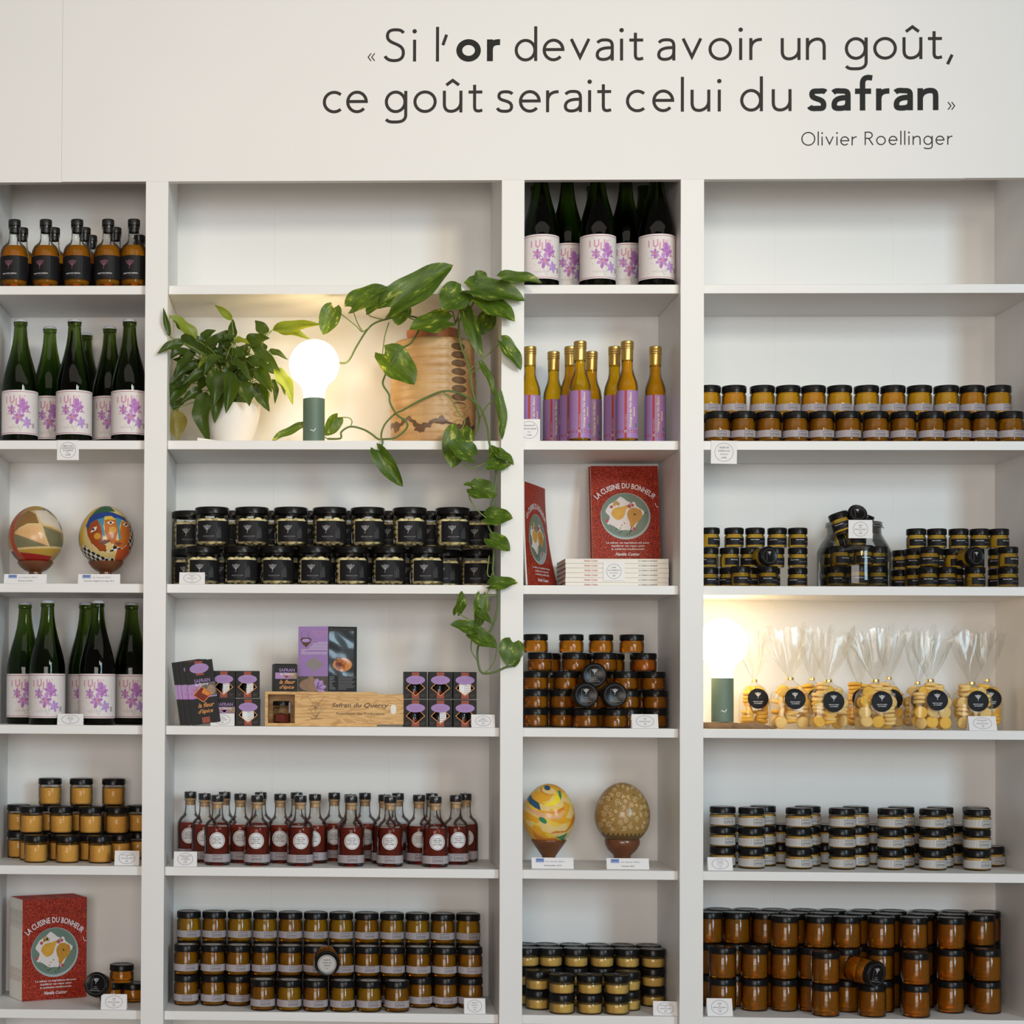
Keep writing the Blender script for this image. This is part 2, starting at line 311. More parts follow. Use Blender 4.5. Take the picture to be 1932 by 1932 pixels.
_TX = {}
def text2d(s, shear=0.0):
    k = (s, shear)
    if k not in _TX:
        c = bpy.data.curves.new('t', 'FONT'); c.body = s; c.size = 1.0; c.resolution_u = 2; c.shear = shear; c.offset = 0.014; c.fill_mode = 'FRONT'
        o = bpy.data.objects.new('t', c); COL.objects.link(o)
        me = bpy.data.meshes.new_from_object(o)
        V = [(v.co.x, v.co.y) for v in me.vertices]; F = [tuple(p.vertices) for p in me.polygons]
        x0 = min((v[0] for v in V), default=0); x1 = max((v[0] for v in V), default=1)
        _TX[k] = ([(a - x0, b_) for a, b_ in V], F, x1 - x0)
        bpy.data.objects.remove(o); bpy.data.curves.remove(c); bpy.data.meshes.remove(me)
    return _TX[k]
class Print:
    """flat print: polygons in label coordinates (metres), laid on a surface by build()"""
    def __init__(s): s.polys = []; s.mats = []
    def mi(s, m_):
        if m_ not in s.mats: s.mats.append(m_)
        return s.mats.index(m_)
    def poly(s, pts, m_, lay=1): s.polys.append((list(pts), s.mi(m_), lay))
    def rect(s, x0, y0, x1, y1, m_, lay=1, nu=1):
        for i in range(nu):
            a = x0 + (x1 - x0) * i / nu; b_ = x0 + (x1 - x0) * (i + 1) / nu
            s.poly([(a, y0), (b_, y0), (b_, y1), (a, y1)], m_, lay)
    def frame(s, x0, y0, x1, y1, t, m_, lay=1, nu=1):
        s.rect(x0, y0, x1, y0 + t, m_, lay, nu); s.rect(x0, y1 - t, x1, y1, m_, lay, nu); s.rect(x0, y0, x0 + t, y1, m_, lay); s.rect(x1 - t, y0, x1, y1, m_, lay)
    def ring(s, cx, cy, rx, ry, t, m_, lay=1, n=32):
        for k in range(n):
            a, b_ = 2 * PI * k / n, 2 * PI * (k + 1) / n
            s.poly([(cx + rx * math.cos(a), cy + ry * math.sin(a)), (cx + rx * math.cos(b_), cy + ry * math.sin(b_)),
                    (cx + (rx - t) * math.cos(b_), cy + (ry - t) * math.sin(b_)), (cx + (rx - t) * math.cos(a), cy + (ry - t) * math.sin(a))], m_, lay)
    def disc(s, cx, cy, rx, ry, m_, lay=1, n=20, rot=0.0):
        c_, s_ = math.cos(rot), math.sin(rot); pts = []
        for k in range(n):
            x, y = rx * math.cos(2 * PI * k / n), ry * math.sin(2 * PI * k / n); pts.append((cx + x * c_ - y * s_, cy + x * s_ + y * c_))
        if max(rx, ry) > 0.008:
            for k in range(n): s.poly([(cx, cy), pts[k], pts[(k + 1) % n]], m_, lay)
        else: s.poly(pts, m_, lay)
    def stroke(s, pts, t, m_, lay=1):
        for q in ribbon(pts, t): s.poly(q, m_, lay)
    def text(s, st, cx, cy, h, m_, lay=1, w=None, al='c', shear=0.0, rot=0.0, arc=None):
        V, F, W = text2d(st, shear); k = h / 0.72; kx = k if w is None else w / max(W, 1e-6)
        x0 = {'c': -W * kx / 2, 'l': 0, 'r': -W * kx}[al]; c_, s_ = math.cos(rot), math.sin(rot); out = []
        for a, b_ in V:
            x, y = x0 + a * kx, b_ * k
            if arc: th = x / arc; x, y = (arc + y) * math.sin(th), (arc + y) * math.cos(th) - arc
            out.append((cx + x * c_ - y * s_, cy + x * s_ + y * c_))
        for f in F: s.poly([out[i] for i in f], m_, lay)
    def petal(s, x, y, ang, ln, wd, m_, lay=1):
        c_, s_ = math.cos(ang), math.sin(ang)
        s.poly([(x + a * ln * c_ - b_ * wd * s_, y + a * ln * s_ + b_ * wd * c_) for a, b_ in ((0, -.06), (.3, -.38), (.6, -.5), (.85, -.3), (1, 0), (.85, .3), (.6, .5), (.3, .38), (0, .06))], m_, lay)
    def build(s, name, mp, step=0.00008):
        bm = bmesh.new()
        for pts, mi, lay in s.polys:
            try: f = bm.faces.new([bm.verts.new(mp(x, y, lay * step)) for x, y in pts]); f.material_index = mi
            except ValueError: pass
        return finish(bm, name, s.mats, smooth=False)
def ribbon(pts, t, closed=False):
    n = len(pts); Lf, Rt = [], []
    for i, p in enumerate(pts):
        a = pts[(i - 1) % n] if (closed or i) else p; b_ = pts[(i + 1) % n] if (closed or i < n - 1) else p
        d1 = Vector((p[0] - a[0], p[1] - a[1])); d2 = Vector((b_[0] - p[0], b_[1] - p[1]))
        if d1.length < 1e-9: d1 = d2
        if d2.length < 1e-9: d2 = d1
        d1.normalize(); d2.normalize(); n1 = Vector((-d1.y, d1.x)); n2 = Vector((-d2.y, d2.x)); nn = (n1 + n2)
        if nn.length < 1e-6: nn = n1.copy()
        nn.normalize(); k = min(2.5, 1 / max(0.35, nn.dot(n1)))
        Lf.append((p[0] + nn.x * t / 2 * k, p[1] + nn.y * t / 2 * k)); Rt.append((p[0] - nn.x * t / 2 * k, p[1] - nn.y * t / 2 * k))
    return [(Lf[i], Lf[(i + 1) % n], Rt[(i + 1) % n], Rt[i]) for i in range(n if closed else n - 1)]
def on_cyl(r_, z0=0.0, rot=0.0):
    return lambda u, v, o: ((r_ + o) * math.sin(u / r_ + rot), -(r_ + o) * math.cos(u / r_ + rot), z0 + v)
def on_flat(y=0.0, z0=0.0): return lambda u, v, o: (u, y - o, z0 + v)
def on_top(z): return lambda u, v, o: (u, v, z + o)
def wrap(name, r_, z0, z1, a0, a1, m_, n=20):
    bm = bmesh.new(); lo, hi = [], []
    for k in range(n + 1):
        a = a0 + (a1 - a0) * k / n
        lo.append(bm.verts.new((r_ * math.sin(a), -r_ * math.cos(a), z0))); hi.append(bm.verts.new((r_ * math.sin(a), -r_ * math.cos(a), z1)))
    for k in range(n): bm.faces.new((lo[k], lo[k + 1], hi[k + 1], hi[k]))
    return finish(bm, name, m_)

# ------------------------------------------------------------------ objects
def obj(name, me, parent=None, kind=None):
    o = bpy.data.objects.new(name, me); COL.objects.link(o)
    if parent: o.parent = parent
    if kind: o['kind'] = kind
    return o
LABELS = set()
def tag(o, label, cat, group=None):
    o['label'] = label; o['category'] = cat
    if group: o['group'] = group
    return o
def thing(name, label, cat, loc=(0, 0, 0), rz=0.0, group=None):
    o = bpy.data.objects.new(name, None); o.empty_display_size = 0.03; COL.objects.link(o)
    o.location = loc; o.rotation_euler = (0, 0, rz)
    return tag(o, label, cat, group)
def place(proto, name, label, cat, loc, rz=0.0, group=None, rot=None):
    """a copy of a prototype: proto is [(part name, mesh, [(sub-part name, mesh)...], kind)]"""
    t = thing(name, label, cat, loc, rz, group)
    if rot is not None: t.rotation_euler = rot
    for part in proto:
        o = obj(part[0], part[1], t, part[3] if len(part) > 3 else None)
        for sn, sm in (part[2] if len(part) > 2 else []): obj(sn, sm, o)
    return t
ORD = ['leftmost', 'second', 'third', 'fourth', 'fifth', 'sixth', 'seventh', 'eighth', 'ninth', 'tenth', 'eleventh', 'twelfth', 'thirteenth', 'fourteenth']
def nth(i, n):
    if n == 1: return 'the only one'
    if i == 0: return 'leftmost'
    if i == n - 1: return 'rightmost'
    return ORD[i] + ' from left'
SHELF = ['top', 'second', 'third', 'fourth', 'fifth', 'sixth']
BAY = {'A': 'left-edge bay', 'B': 'plant bay', 'C': 'narrow bay', 'D': 'right-edge bay'}
ZS = [2.48481, 2.10889, 1.76169, 1.41956, 1.08030, 0.73399]
def row(protos, name, desc, cat, sh, bay, rowname, xs, y, lev=0, pitch=0.0, py=None, jit=0.10, grp=None, hidden=False, rzs=None, jy=0.0):
    """a row of like things standing (or stacked) at photo columns xs, y metres behind the shelf fronts"""
    out = []
    for i, px in enumerate(xs):
        z = ZS[sh] + 0.0003 + lev * (pitch + 0.0002)
        pyy = (1335 - (z - 1.5) * 780)
        x = P(px, pyy, y).x
        p = protos[(i * 7 + lev * 3) % len(protos)] if isinstance(protos[0], list) else protos
        rad = max(max(abs(c[0]) for c in [v.co for v in q[1].vertices]) for q in p) + 0.0006
        b0, b1 = bays['ABCD'.index(bay)]; x = min(max(x, b0 + rad), b1 - rad)
        lab = f"{desc}, {nth(i, len(xs))}, {rowname}, {SHELF[sh]} shelf, {BAY[bay]}"
        if hidden: lab = f"{desc} tucked behind others, {SHELF[sh]} shelf, {BAY[bay]}"
        out.append(place(p, name, lab, cat, (x, y + random.uniform(-jy, jy), z), random.uniform(-jit, jit), grp or f"{desc}s on the {SHELF[sh]} shelf of the {BAY[bay]}"))
    return out

# ================================================================== the setting
XU = [-0.88306, -0.82902, -0.02723, 0.02658, 0.39873, 0.45387]
DEP = 0.271; TH = 0.0215
XL = P(19, 900, DEP).x; XR = P(1877, 900, DEP).x
ZF = P(640, 341, -0.02).z; ZTOP = 3.6
def struct(name, me): o = obj(name, me); o['kind'] = 'structure'; return o
fl = struct('floor', box('floor', -4, 5, -9, 0.4, -0.03, 0.0, 'floor_wood'))
wl = bpy.data.objects.new('wall_upper', None); COL.objects.link(wl); wl['kind'] = 'structure'
xa = P(117.5, 150, -0.02).x; xb = P(1820, 300, -0.02).x
zl = P(60, 344, -0.02).z; zr_ = P(1880, 335.5, -0.02).z
obj('panel', box('panel', -2.6, xa - 0.0002, -0.02, 0.0, zl, ZTOP, 'wall_paint'), wl)
obj('panel', box('panel', xa + 0.0002, xb, -0.02, 0.0, ZF, ZTOP, 'wall_paint'), wl)
obj('panel', box('panel', xb, 2.9, -0.02, 0.0, zr_, ZTOP, 'wall_paint', 0.0), wl)
struct('wall_left', box('wall_left', -2.6, XL, -0.02, 0.0, 0.0, zl - 0.0002, 'wall_paint'))
struct('wall_right', box('wall_right', XR, 2.9, -0.02, 0.0, 0.0, zr_ - 0.0002, 'wall_paint'))
un = thing('built_in_shelving', 'white built-in shelving wall with four open bays of shelves', 'shelving', (0, 0, 0))
for k in range(3):
    bm = bmesh.new(); add_box(bm, XU[2 * k], XU[2 * k + 1], -0.02, 0.0001, 0.0, ZF - 0.0002); add_box(bm, XU[2 * k], XU[2 * k + 1], 0.0, DEP, 0.0, ZF + 0.112)
    obj('upright', finish(bm, 'upright', 'shelf_paint'), un)
obj('side_panel', box('side_panel', XL - 0.0195, XL, 0.0005, DEP, 0.0, ZF + 0.112, 'shelf_paint'), un)
obj('side_panel', box('side_panel', XR, XR + 0.0195, 0.0005, DEP, 0.0, ZF + 0.112, 'shelf_paint'), un)
bays = [(XL, XU[0]), (XU[1], XU[2]), (XU[3], XU[4]), (XU[5], XR)]
seams = [[], [P(516, 1000, DEP).x, P(736, 1000, DEP).x], [], [P(1461, 1000, DEP).x, P(1685, 1000, DEP).x]]
for bi, (x0, x1) in enumerate(bays):
    for z in ZS + [0.39]:
        obj('shelf', box('shelf', x0 + 0.0005, x1 - 0.0005, 0.0, DEP - 0.0005, z - TH, z, 'shelf_paint', 0.0007), un)
    obj('shelf', box('shelf', x0 + 0.0005, x1 - 0.0005, 0.002, DEP - 0.0005, ZF + 0.09, ZF + 0.112, 'shelf_paint'), un)
    obj('plinth', box('plinth', x0 + 0.0005, x1 - 0.0005, 0.0, 0.02, 0.001, 0.07, 'shelf_paint'), un)
    e = [x0 - 0.01] + seams[bi] + [x1 + 0.01]
    for a, b_ in zip(e, e[1:]):
        obj('back_panel', box('back_panel', a + 0.00006, b_ - 0.00006, DEP, DEP + 0.012, 0.0, ZF + 0.112, 'back_paint'), un)
    for a in seams[bi]:
        obj('back_strip', box('back_strip', a - 0.01, a + 0.01, DEP + 0.0122, DEP + 0.02, 0.0, ZF + 0.112, 'back_paint'), un)

# ================================================================== wall lettering (single-line humanist capitals and small letters)
def arc(cx, cy, rx, ry, a0, a1, n=22):
    return [(cx + rx * math.cos(math.radians(a0 + (a1 - a0) * k / n)), cy + ry * math.sin(math.radians(a0 + (a1 - a0) * k / n))) for k in range(n + 1)]
def bez(p0, p1, p2, p3, n=12):
    return [tuple((1 - t) ** 3 * a + 3 * t * (1 - t) ** 2 * b_ + 3 * t * t * (1 - t) * c + t ** 3 * d for a, b_, c, d in zip(p0, p1, p2, p3)) for t in [k / n for k in range(n + 1)]]
X_, A_, CP = 41.5, 66.0, 62.5
def glyph(ch, s):
    """centre lines of a letter drawn with a pen s wide (units: photo pixels); returns (paths, width, dots)"""
    h = s / 2; R = []; D = []
    if ch == 'o': R = [arc(22, X_ / 2, 22 - h, X_ / 2 + 0.7 - h, 90, 450, 40)]; W = 44
    elif ch == 'c': R = [arc(21.5, X_ / 2, 21.5 - h, X_ / 2 + 0.7 - h, 48, 312, 34)]; W = 37
    elif ch == 'e':
        y = X_ * 0.52
        a0 = math.degrees(math.asin((y - X_ / 2) / (X_ / 2 + 0.7 - h)))
        R = [[(h * 0.6, y), (20.5 + (20.5 - h) * 0.995, y)], [(41 - h, y - h)] + arc(20.5, X_ / 2, 20.5 - h, X_ / 2 + 0.7 - h, a0, 318, 40)]; W = 41
    elif ch in 'dg':
        R = [arc(20.5, X_ / 2, 20.5 - h, X_ / 2 + 0.7 - h, 90, 450, 40)]; x = 42.5 - h
        if ch == 'd': R.append([(x, 0), (x, A_)])
        else: R.append([(x, X_), (x, -4)] + bez((x, -4), (x, -15), (31, -20.5 + h), (21, -20.5 + h)) [1:] + bez((21, -20.5 + h), (13, -20.5 + h), (7, -18), (2.5, -12.5))[1:])
        W = 42.5
    elif ch == 'a':
        x = 34 - h
        R = [bez((3.2, X_ - 7.5), (8, X_ - 2.5), (12, X_ + 0.7 - h), (18, X_ + 0.7 - h)) + bez((18, X_ + 0.7 - h), (28, X_ + 0.7 - h), (x, X_ - 6), (x, X_ - 15))[1:] + [(x, 0)],
             [(x, X_ * 0.585)] + bez((x, X_ * 0.585), (15, X_ * 0.60), (h, X_ * 0.53), (h, X_ * 0.27))[1:] + bez((h, X_ * 0.27), (h, 6), (6, h - 0.7), (14, h - 0.7))[1:] + bez((14, h - 0.7), (24, h - 0.7), (x, 7), (x, X_ * 0.40))[1:]]; W = 34
    elif ch == 'i': R = [[(s * 0.75, 0), (s * 0.75, X_)]]; D = [(s * 0.75, 57.5, max(4.2, s * 0.62))]; W = s * 1.5
    elif ch == 'l': R = [[(h, 0), (h, A_)]]; W = s
    elif ch == 'n': R = [[(h, 0), (h, X_)], [(h, X_ * 0.5)] + bez((h, X_ * 0.5), (h, X_ * 0.82), (12 + h, X_ + 0.7 - h), (20 + h * 0.4, X_ + 0.7 - h))[1:] + bez((20 + h * 0.4, X_ + 0.7 - h), (31, X_ + 0.7 - h), (37 - h, X_ * 0.80), (37 - h, X_ * 0.58))[1:] + [(37 - h, 0)]]; W = 37
    elif ch in 'uû':
        R = [[(37 - h, X_), (37 - h, 0)], [(h, X_), (h, X_ * 0.42)] + bez((h, X_ * 0.42), (h, X_ * 0.2), (6, h - 0.7), (17 - h * 0.4, h - 0.7))[1:] + bez((17 - h * 0.4, h - 0.7), (26 - h, h - 0.7), (37 - h, X_ * 0.18), (37 - h, X_ * 0.5))[1:]]; W = 37
        if ch == 'û': R.append([(6.5, 52), (18.5, 61), (30.5, 52)])
    elif ch == 'r': R = [[(h, 0), (h, X_)], [(h, X_ * 0.5)] + bez((h, X_ * 0.5), (h, X_ * 0.85), (12 + h * .6, X_ + 0.5 - h), (23.5, X_ + 0.2 - h))[1:]]; W = 23.5
    elif ch == 's':
        k = X_
        R = [bez((29.5, k - 6.5), (26, k - 1.5 - h * .3), (21, k + 0.7 - h), (16.5, k + 0.7 - h)) + bez((16.5, k + 0.7 - h), (9, k + 0.7 - h), (2.5 + h * .6, k - 4), (2.5 + h * .6, k * .74))[1:] + bez((2.5 + h * .6, k * .74), (2.5 + h * .6, k * .48), (31 - h, k * .60), (31 - h, k * .27))[1:] + bez((31 - h, k * .27), (31 - h, 4), (23, h - 0.7), (16, h - 0.7))[1:] + bez((16, h - 0.7), (9, h - 0.7), (4, 3), (1.2, 8.5))[1:]]; W = 32
    elif ch == 't': R = [[(8.5 + h, 52.5), (8.5 + h, 12)] + bez((8.5 + h, 12), (8.5 + h, 4), (11 + h, h - 0.4), (18 + h * .6, h - 0.4))[1:] + [(26, h + 1.2)], [(0, X_ - h), (26, X_ - h)]]; W = 26
    elif ch == 'v': R = [[(h * 0.9, X_), (19.2, h * 2.3), (38.4 - h * 0.9, X_)]]; W = 38.4
    elif ch == 'f': R = [[(8 + h, 0), (8 + h, 50)] + bez((8 + h, 50), (8 + h, 61), (14 + h, 67.5 - h), (22 + h * .4, 67.5 - h))[1:] + [(30, 66.5 - h)], [(0, X_ - h), (28, X_ - h)]]; W = 29
    elif ch == 'S':
        k = 63.5
        R = [bez((36.5, k - 9), (32, k - 3), (27, k - h), (21, k - h)) + bez((21, k - h), (10, k - h), (3 + h, k - 7), (3 + h, k * .76))[1:] + bez((3 + h, k * .76), (3 + h, k * .50), (39 - h, k * .58), (39 - h, k * .27))[1:] + bez((39 - h, k * .27), (39 - h, 6), (29, h - 1), (19, h - 1))[1:] + bez((19, h - 1), (11, h - 1), (5, 4), (1.2, 10.5))[1:]]; W = 39.5
    elif ch == 'O': R = [arc(32, CP / 2, 32 - h, CP / 2 + 1 - h, 90, 450, 48)]; W = 64
    elif ch == 'R': R = [[(h, 0), (h, CP)], [(h, CP - h), (18, CP - h)] + bez((18, CP - h), (40, CP - h), (40, CP * .5), (18, CP * .5))[1:] + [(h, CP * .5)], [(18, CP * .5), (38, 0)]]; W = 40
    elif ch == "'": R = [[(2, 31), (9, 51)]]; W = 10
    elif ch == ',': R = [[(0, -10), (8.5, 8)]]; W = 11
    elif ch in '«»':
        a = [[(6.2, 14.5), (0.6, 7.2), (6.2, 0)], [(13, 14.5), (7.4, 7.2), (13, 0)]]
        R = [[(13.6 - x, y) for x, y in p] for p in a] if ch == '»' else a; W = 13.6
    return R, W, D
def lettering(words, tr, parent):
    for st, x0, x1, by, s, size, mt, gap in words:
        a = P(x0, by, -0.0206); k = size / (FPX / (4.4 - 0.0206)); wt = P(x1, by, -0.0206).x - a.x
        bm = bmesh.new(); g = []; W = 0
        for i, ch in enumerate(st):
            r_, w_, d_ = glyph(ch, s)
            if s > 9: r_ = [[(x * 1.07, y) for x, y in p] for p in r_]; w_ *= 1.07
            g.append((r_, W, d_)); W += w_ + (gap if i < len(st) - 1 else 0)
        # spread the letters so that the word ends where it does on the wall
        free = wt / k - W; n_ = max(1, len(st) - 1)
        for i, (r_, off, d_) in enumerate(g):
            ox = off + free * i / n_
            sw = s if st not in '«»' else 1.9
            for pi_, p in enumerate(r_):
                yy = -0.0206 - 0.00006 * pi_
                closed = len(p) > 20 and abs(p[0][0] - p[-1][0]) < 1e-6 and abs(p[0][1] - p[-1][1]) < 1e-6
                for q in ribbon(p[:-1] if closed else p, sw, closed):
                    bm.faces.new([bm.verts.new((a.x + (ox + x) * k, yy, a.z + y * k)) for x, y in q])
            for cx, cy_, r0 in d_:
                bm.faces.new([bm.verts.new((a.x + (ox + cx + r0 * math.cos(2 * PI * j / 20)) * k, -0.0206, a.z + (cy_ + r0 * math.sin(2 * PI * j / 20)) * k)) for j in range(20)])
        obj('lettering', finish(bm, 'lettering', mt, smooth=False), parent)
q = thing('wall_quote', 'large dark vinyl quotation lettering in three lines across the white wall', 'lettering', (0, 0, 0))
V0, V1 = 'letter_vinyl', 'letter_vinyl_bold'
lettering([('«', 694, 708, 115, 2, 1, V0, 0), ('Si', 725, 786.5, 116.3, 5.8, 1, V0, 14), ("l'", 822.5, 843.5, 116, 5.8, 1, V0, 6), ('or', 860.5, 943.5, 115.8, 11.2, 1.0, V1, 8), ('devait', 971, 1213.5, 115.3, 5.8, 1, V0, 8),
           ('avoir', 1240, 1437.5, 114.2, 5.8, 1, V0, 8), ('un', 1473, 1558, 113.3, 5.8, 1, V0, 8), ('goût,', 1594, 1799, 112.3, 5.8, 1, V0, 8),
           ('ce', 609, 694, 213.2, 5.8, 1, V0, 8), ('goût', 726, 910, 212.8, 5.8, 1, V0, 8), ('serait', 937, 1153, 212.2, 5.8, 1, V0, 8), ('celui', 1181, 1361.5, 211.2, 5.8, 1, V0, 8), ('du', 1396.5, 1493.5, 210.0, 5.8, 1, V0, 8),
           ('safran', 1526, 1771, 209.0, 10.2, 1.0, V1, 6), ('»', 1788, 1802, 207, 2, 1, V0, 0),
           ('Olivier', 1512, 1616.5, 274.6, 5.2, 0.405, V0, 9), ('Roellinger', 1631.5, 1797, 273.6, 5.2, 0.405, V0, 9)], None, q)

# ================================================================== prototypes: jars
def crocus(pr, cx, cy, s, m_='ink_white', lay=2, t=None):
    """the small line drawing of an open crocus"""
    t = t or s * 0.04
    for sg in (-1, 1):
        pr.stroke([(cx + sg * x * s, cy + y * s) for x, y in ((0.0, -0.14), (0.09, 0.10), (0.17, 0.38), (0.10, 0.52), (0.02, 0.30))], t, m_, lay)
        pr.stroke([(cx + sg * x * s, cy + y * s) for x, y in ((0.0, -0.14), (0.24, 0.02), (0.44, 0.28), (0.45, 0.46), (0.30, 0.34), (0.10, 0.02))], t, m_, lay)
    pr.stroke([(cx - 0.03 * s, cy - 0.05 * s), (cx - 0.16 * s, cy + 0.22 * s), (cx - 0.30 * s, cy + 0.40 * s)], t * 0.8, m_, lay); pr.stroke([(cx + 0.02 * s, cy - 0.05 * s), (cx + 0.10 * s, cy + 0.18 * s), (cx + 0.28 * s, cy + 0.44 * s)], t * 0.8, m_, lay)
    pr.stroke([(cx, cy - 0.10 * s), (cx + 0.01 * s, cy + 0.42 * s)], t * 0.8, m_, lay)
    pr.stroke([(cx + 0.02 * s, cy - 0.10 * s), (cx, cy - 0.30 * s), (cx - 0.06 * s, cy - 0.52 * s)], t * 1.2, m_, lay)
def lid_mesh(rl, z0, h, ring=None, m_='lid_black'):
    pf = [(rl - 0.0012, z0), (rl, z0 + 0.0008), (rl, z0 + h - 0.0022), (rl - 0.0007, z0 + h - 0.0008), (rl - 0.0022, z0 + h), (rl - 0.0034, z0 + h - 0.0007), (0, z0 + h - 0.0007)]
    return lathe('lid', pf, m_)
def jar(r_, h, rl, lh, fill, cont, label=None, shell='glass_clear', lidtop=None, gap=0.006, extra=None):
    zs = h - lh                       # underside of the lid
    rn = min(rl - 0.002, r_ - 0.0022) # neck
    sh = lathe('glass', [(0, 0.0012), (r_ * 0.70, 0.0006), (r_ - 0.004, 0), (r_ - 0.0012, 0.0012), (r_, 0.0042), (r_, zs - gap - 0.002), (r_ - 0.0010, zs - gap), (rn, zs - gap + 0.002), (rn, zs + 0.003)], shell)
    parts = [('glass', sh)]
    if cont:
        rc = r_ - 0.0021
        zt = fill * (zs - gap)
        if fill > 0.97: pf = [(0, 0.0028), (rc - 0.003, 0.0028), (rc, 0.0055), (rc, zs - gap - 0.0035), (rn - 0.0018, zs - gap + 0.001), (rn - 0.0018, zs - 0.0005), (0, zs - 0.0005)]
        else: pf = [(0, 0.0028), (rc - 0.003, 0.0028), (rc, 0.0055), (rc, zt - 0.001), (rc - 0.001, zt), (0, zt)]
        parts.append(('contents', lathe('contents', pf, cont)))
    if extra: parts.append(extra)
    lid = ('lid', lid_mesh(rl, zs, lh), [])
    if lidtop: lid[2].append(('lid_print', lidtop.build('lid_print', on_top(h - 0.0006))))
    parts.append(lid)
    if label: parts.append(label)
    return parts
def band_print(r_, hh, box_u, lilac=True):
    """grey band with scribbled crocus lines and the boxed word"""
    pr = Print(); rnd = random.Random(3)
    for k in range(26):
        u = -0.028 + k * 0.0033; u += rnd.uniform(-.001, .001)
        if box_u - 0.002 < u < box_u + 0.026: continue
        a = rnd.uniform(-0.003, 0.005)
        pr.stroke([(u, hh * 0.08), (u + a * 0.4, hh * 0.5), (u + a, hh * 0.93)], 0.00045, 'ink_grey', 1)
    w_ = 0.0245; b0, b1 = hh * 0.13, hh * 0.90
    pr.frame(box_u, b0, box_u + w_, b1, 0.0009, 'ink', 1, 5)
    pr.text('SAFRAN', box_u + w_ / 2, b0 + hh * 0.14, hh * 0.31, 'ink', 2, w=w_ * 0.82)
    pr.text('MAISON DU', box_u + w_ / 2, b0 + hh * 0.55, hh * 0.13, 'ink', 2, w=w_ * 0.72)
    return pr
def ring_top(r_, lines):
    pr = Print(); pr.disc(0, 0, r_, r_, 'label_white', 1, 28); pr.ring(0, 0, r_ * 0.92, r_ * 0.92, r_ * 0.05, 'ink', 2)
    for k, (s, h) in enumerate(lines): pr.text(s, 0, r_ * (0.38 - 0.30 * k), h, 'ink', 2)
    return pr
def crocus_top(r_, lines, ring=True):
    pr = Print()
    if ring: pr.ring(0, 0, r_, r_, 0.0008, 'ink_dim', 1)
    crocus(pr, 0.0, r_ * 0.32, r_ * 0.55, 'ink_white', 2)
    for k, s in enumerate(lines): pr.text(s, 0, -r_ * (0.30 + 0.18 * k), r_ * 0.085, 'ink_grey', 2)
    pr.stroke([(-r_ * .42, -r_ * .62), (-r_ * .42, r_ * .62)], 0.0004, 'ink_grey', 1)
    return pr
def band_label(r_, z0, z1, box_u, m_='label_lilac', span=1.75):
    rr = r_ + 0.0003; hh = z1 - z0
    return ('label', wrap('label', rr, z0, z1, -span, span, m_, 26), [('label_print', band_print(rr, hh, box_u).build('label_print', on_cyl(rr, z0)))])

# jelly jar with grey band (two colours of jelly)
R1, H1 = 0.0300, 0.0735
J1 = [jar(R1, H1, 0.0300, 0.0165, 1.0, c, band_label(R1, 0.011, 0.0275, u), lidtop=ring_top(0.021, [('GELÉE DE', .0026), ('SUREAU AU', .0026), ('SAFRAN', .0026)])) for c, u in (('jelly_gold', -0.004), ('jelly_orange', -0.006), ('jelly_gold', -0.001))]
J1d = [jar(R1, H1, 0.0300, 0.0165, 1.0, 'jelly_orange', band_label(R1, 0.011, 0.0275, u), lidtop=ring_top(0.021, [('GELÉE DE', .0026), ('SUREAU AU', .0026), ('SAFRAN', .0026)])) for u in (-0.006, -0.002)]
# meringue jar with wide black label
def meringues(r_, z0, z1, seed):
    rnd = random.Random(seed); bm = bmesh.new()
    z = z0 + 0.0105; k = 0
    while z < z1 - 0.004:
        n = 8
        for i in range(n):
            a = 2 * PI * (i + 0.5 * (k % 2)) / n + rnd.uniform(-.16, .16); g_ = rnd.uniform(0.92, 1.22)
            mt = Matrix.Translation((math.sin(a) * (r_ - 0.0115), -math.cos(a) * (r_ - 0.0115), z + rnd.uniform(-.002, .002))) @ Matrix.Rotation(rnd.uniform(-.7, .7), 4, 'X') @ Matrix.Rotation(rnd.uniform(0, 3), 4, 'Z') @ Matrix.Diagonal((0.0128 * g_, 0.0100, 0.0070 * g_, 1))
            bmesh.ops.create_icosphere(bm, subdivisions=2, radius=1, matrix=mt)
        for i in range(3):
            a = 2 * PI * i / 3 + k
            bmesh.ops.create_icosphere(bm, subdivisions=1, radius=0.0115, matrix=Matrix.Translation((math.sin(a) * 0.013, math.cos(a) * 0.013, z)))
        z += 0.0118; k += 1
    return finish(bm, 'meringues', 'meringue', 80)
R2, H2 = 0.0412, 0.0945
def black_label():
    rr = R2 + 0.0003; pr = Print()
    crocus(pr, -0.006, 0.030, 0.019, 'ink_white', 1, 0.0004)
    pr.text('MERINGUES AU SAFRAN', -0.002, 0.0115, 0.0019, 'ink_grey', 1); pr.text('BLANCS D\'ŒUFS, SUCRE', -0.002, 0.0082, 0.0013, 'ink_dim', 1); pr.text('90 G', -0.002, 0.0055, 0.0013, 'ink_dim', 1)
    pr.rect(0.0165, 0.006, 0.0169, 0.044, 'ink_dim'); 
    for k in range(6): pr.rect(0.0185 + 0.0021 * k, 0.008, 0.0193 + 0.0021 * k, 0.012 + 0.03 * abs(math.sin(k * 1.7 + .4)), 'ink_dim')
    return ('label', wrap('label', rr, 0.010, 0.0605, -0.82, 1.45, 'label_black', 22), [('label_print', pr.build('label_print', on_cyl(rr, 0.010)))])
J2 = [jar(R2, H2, 0.0418, 0.0165, 0, None, black_label(), shell='glass_clear', gap=0.008, extra=('meringues', meringues(R2 - 0.003, 0.003, 0.072, s), [], 'stuff')) for s in (1, 2)]
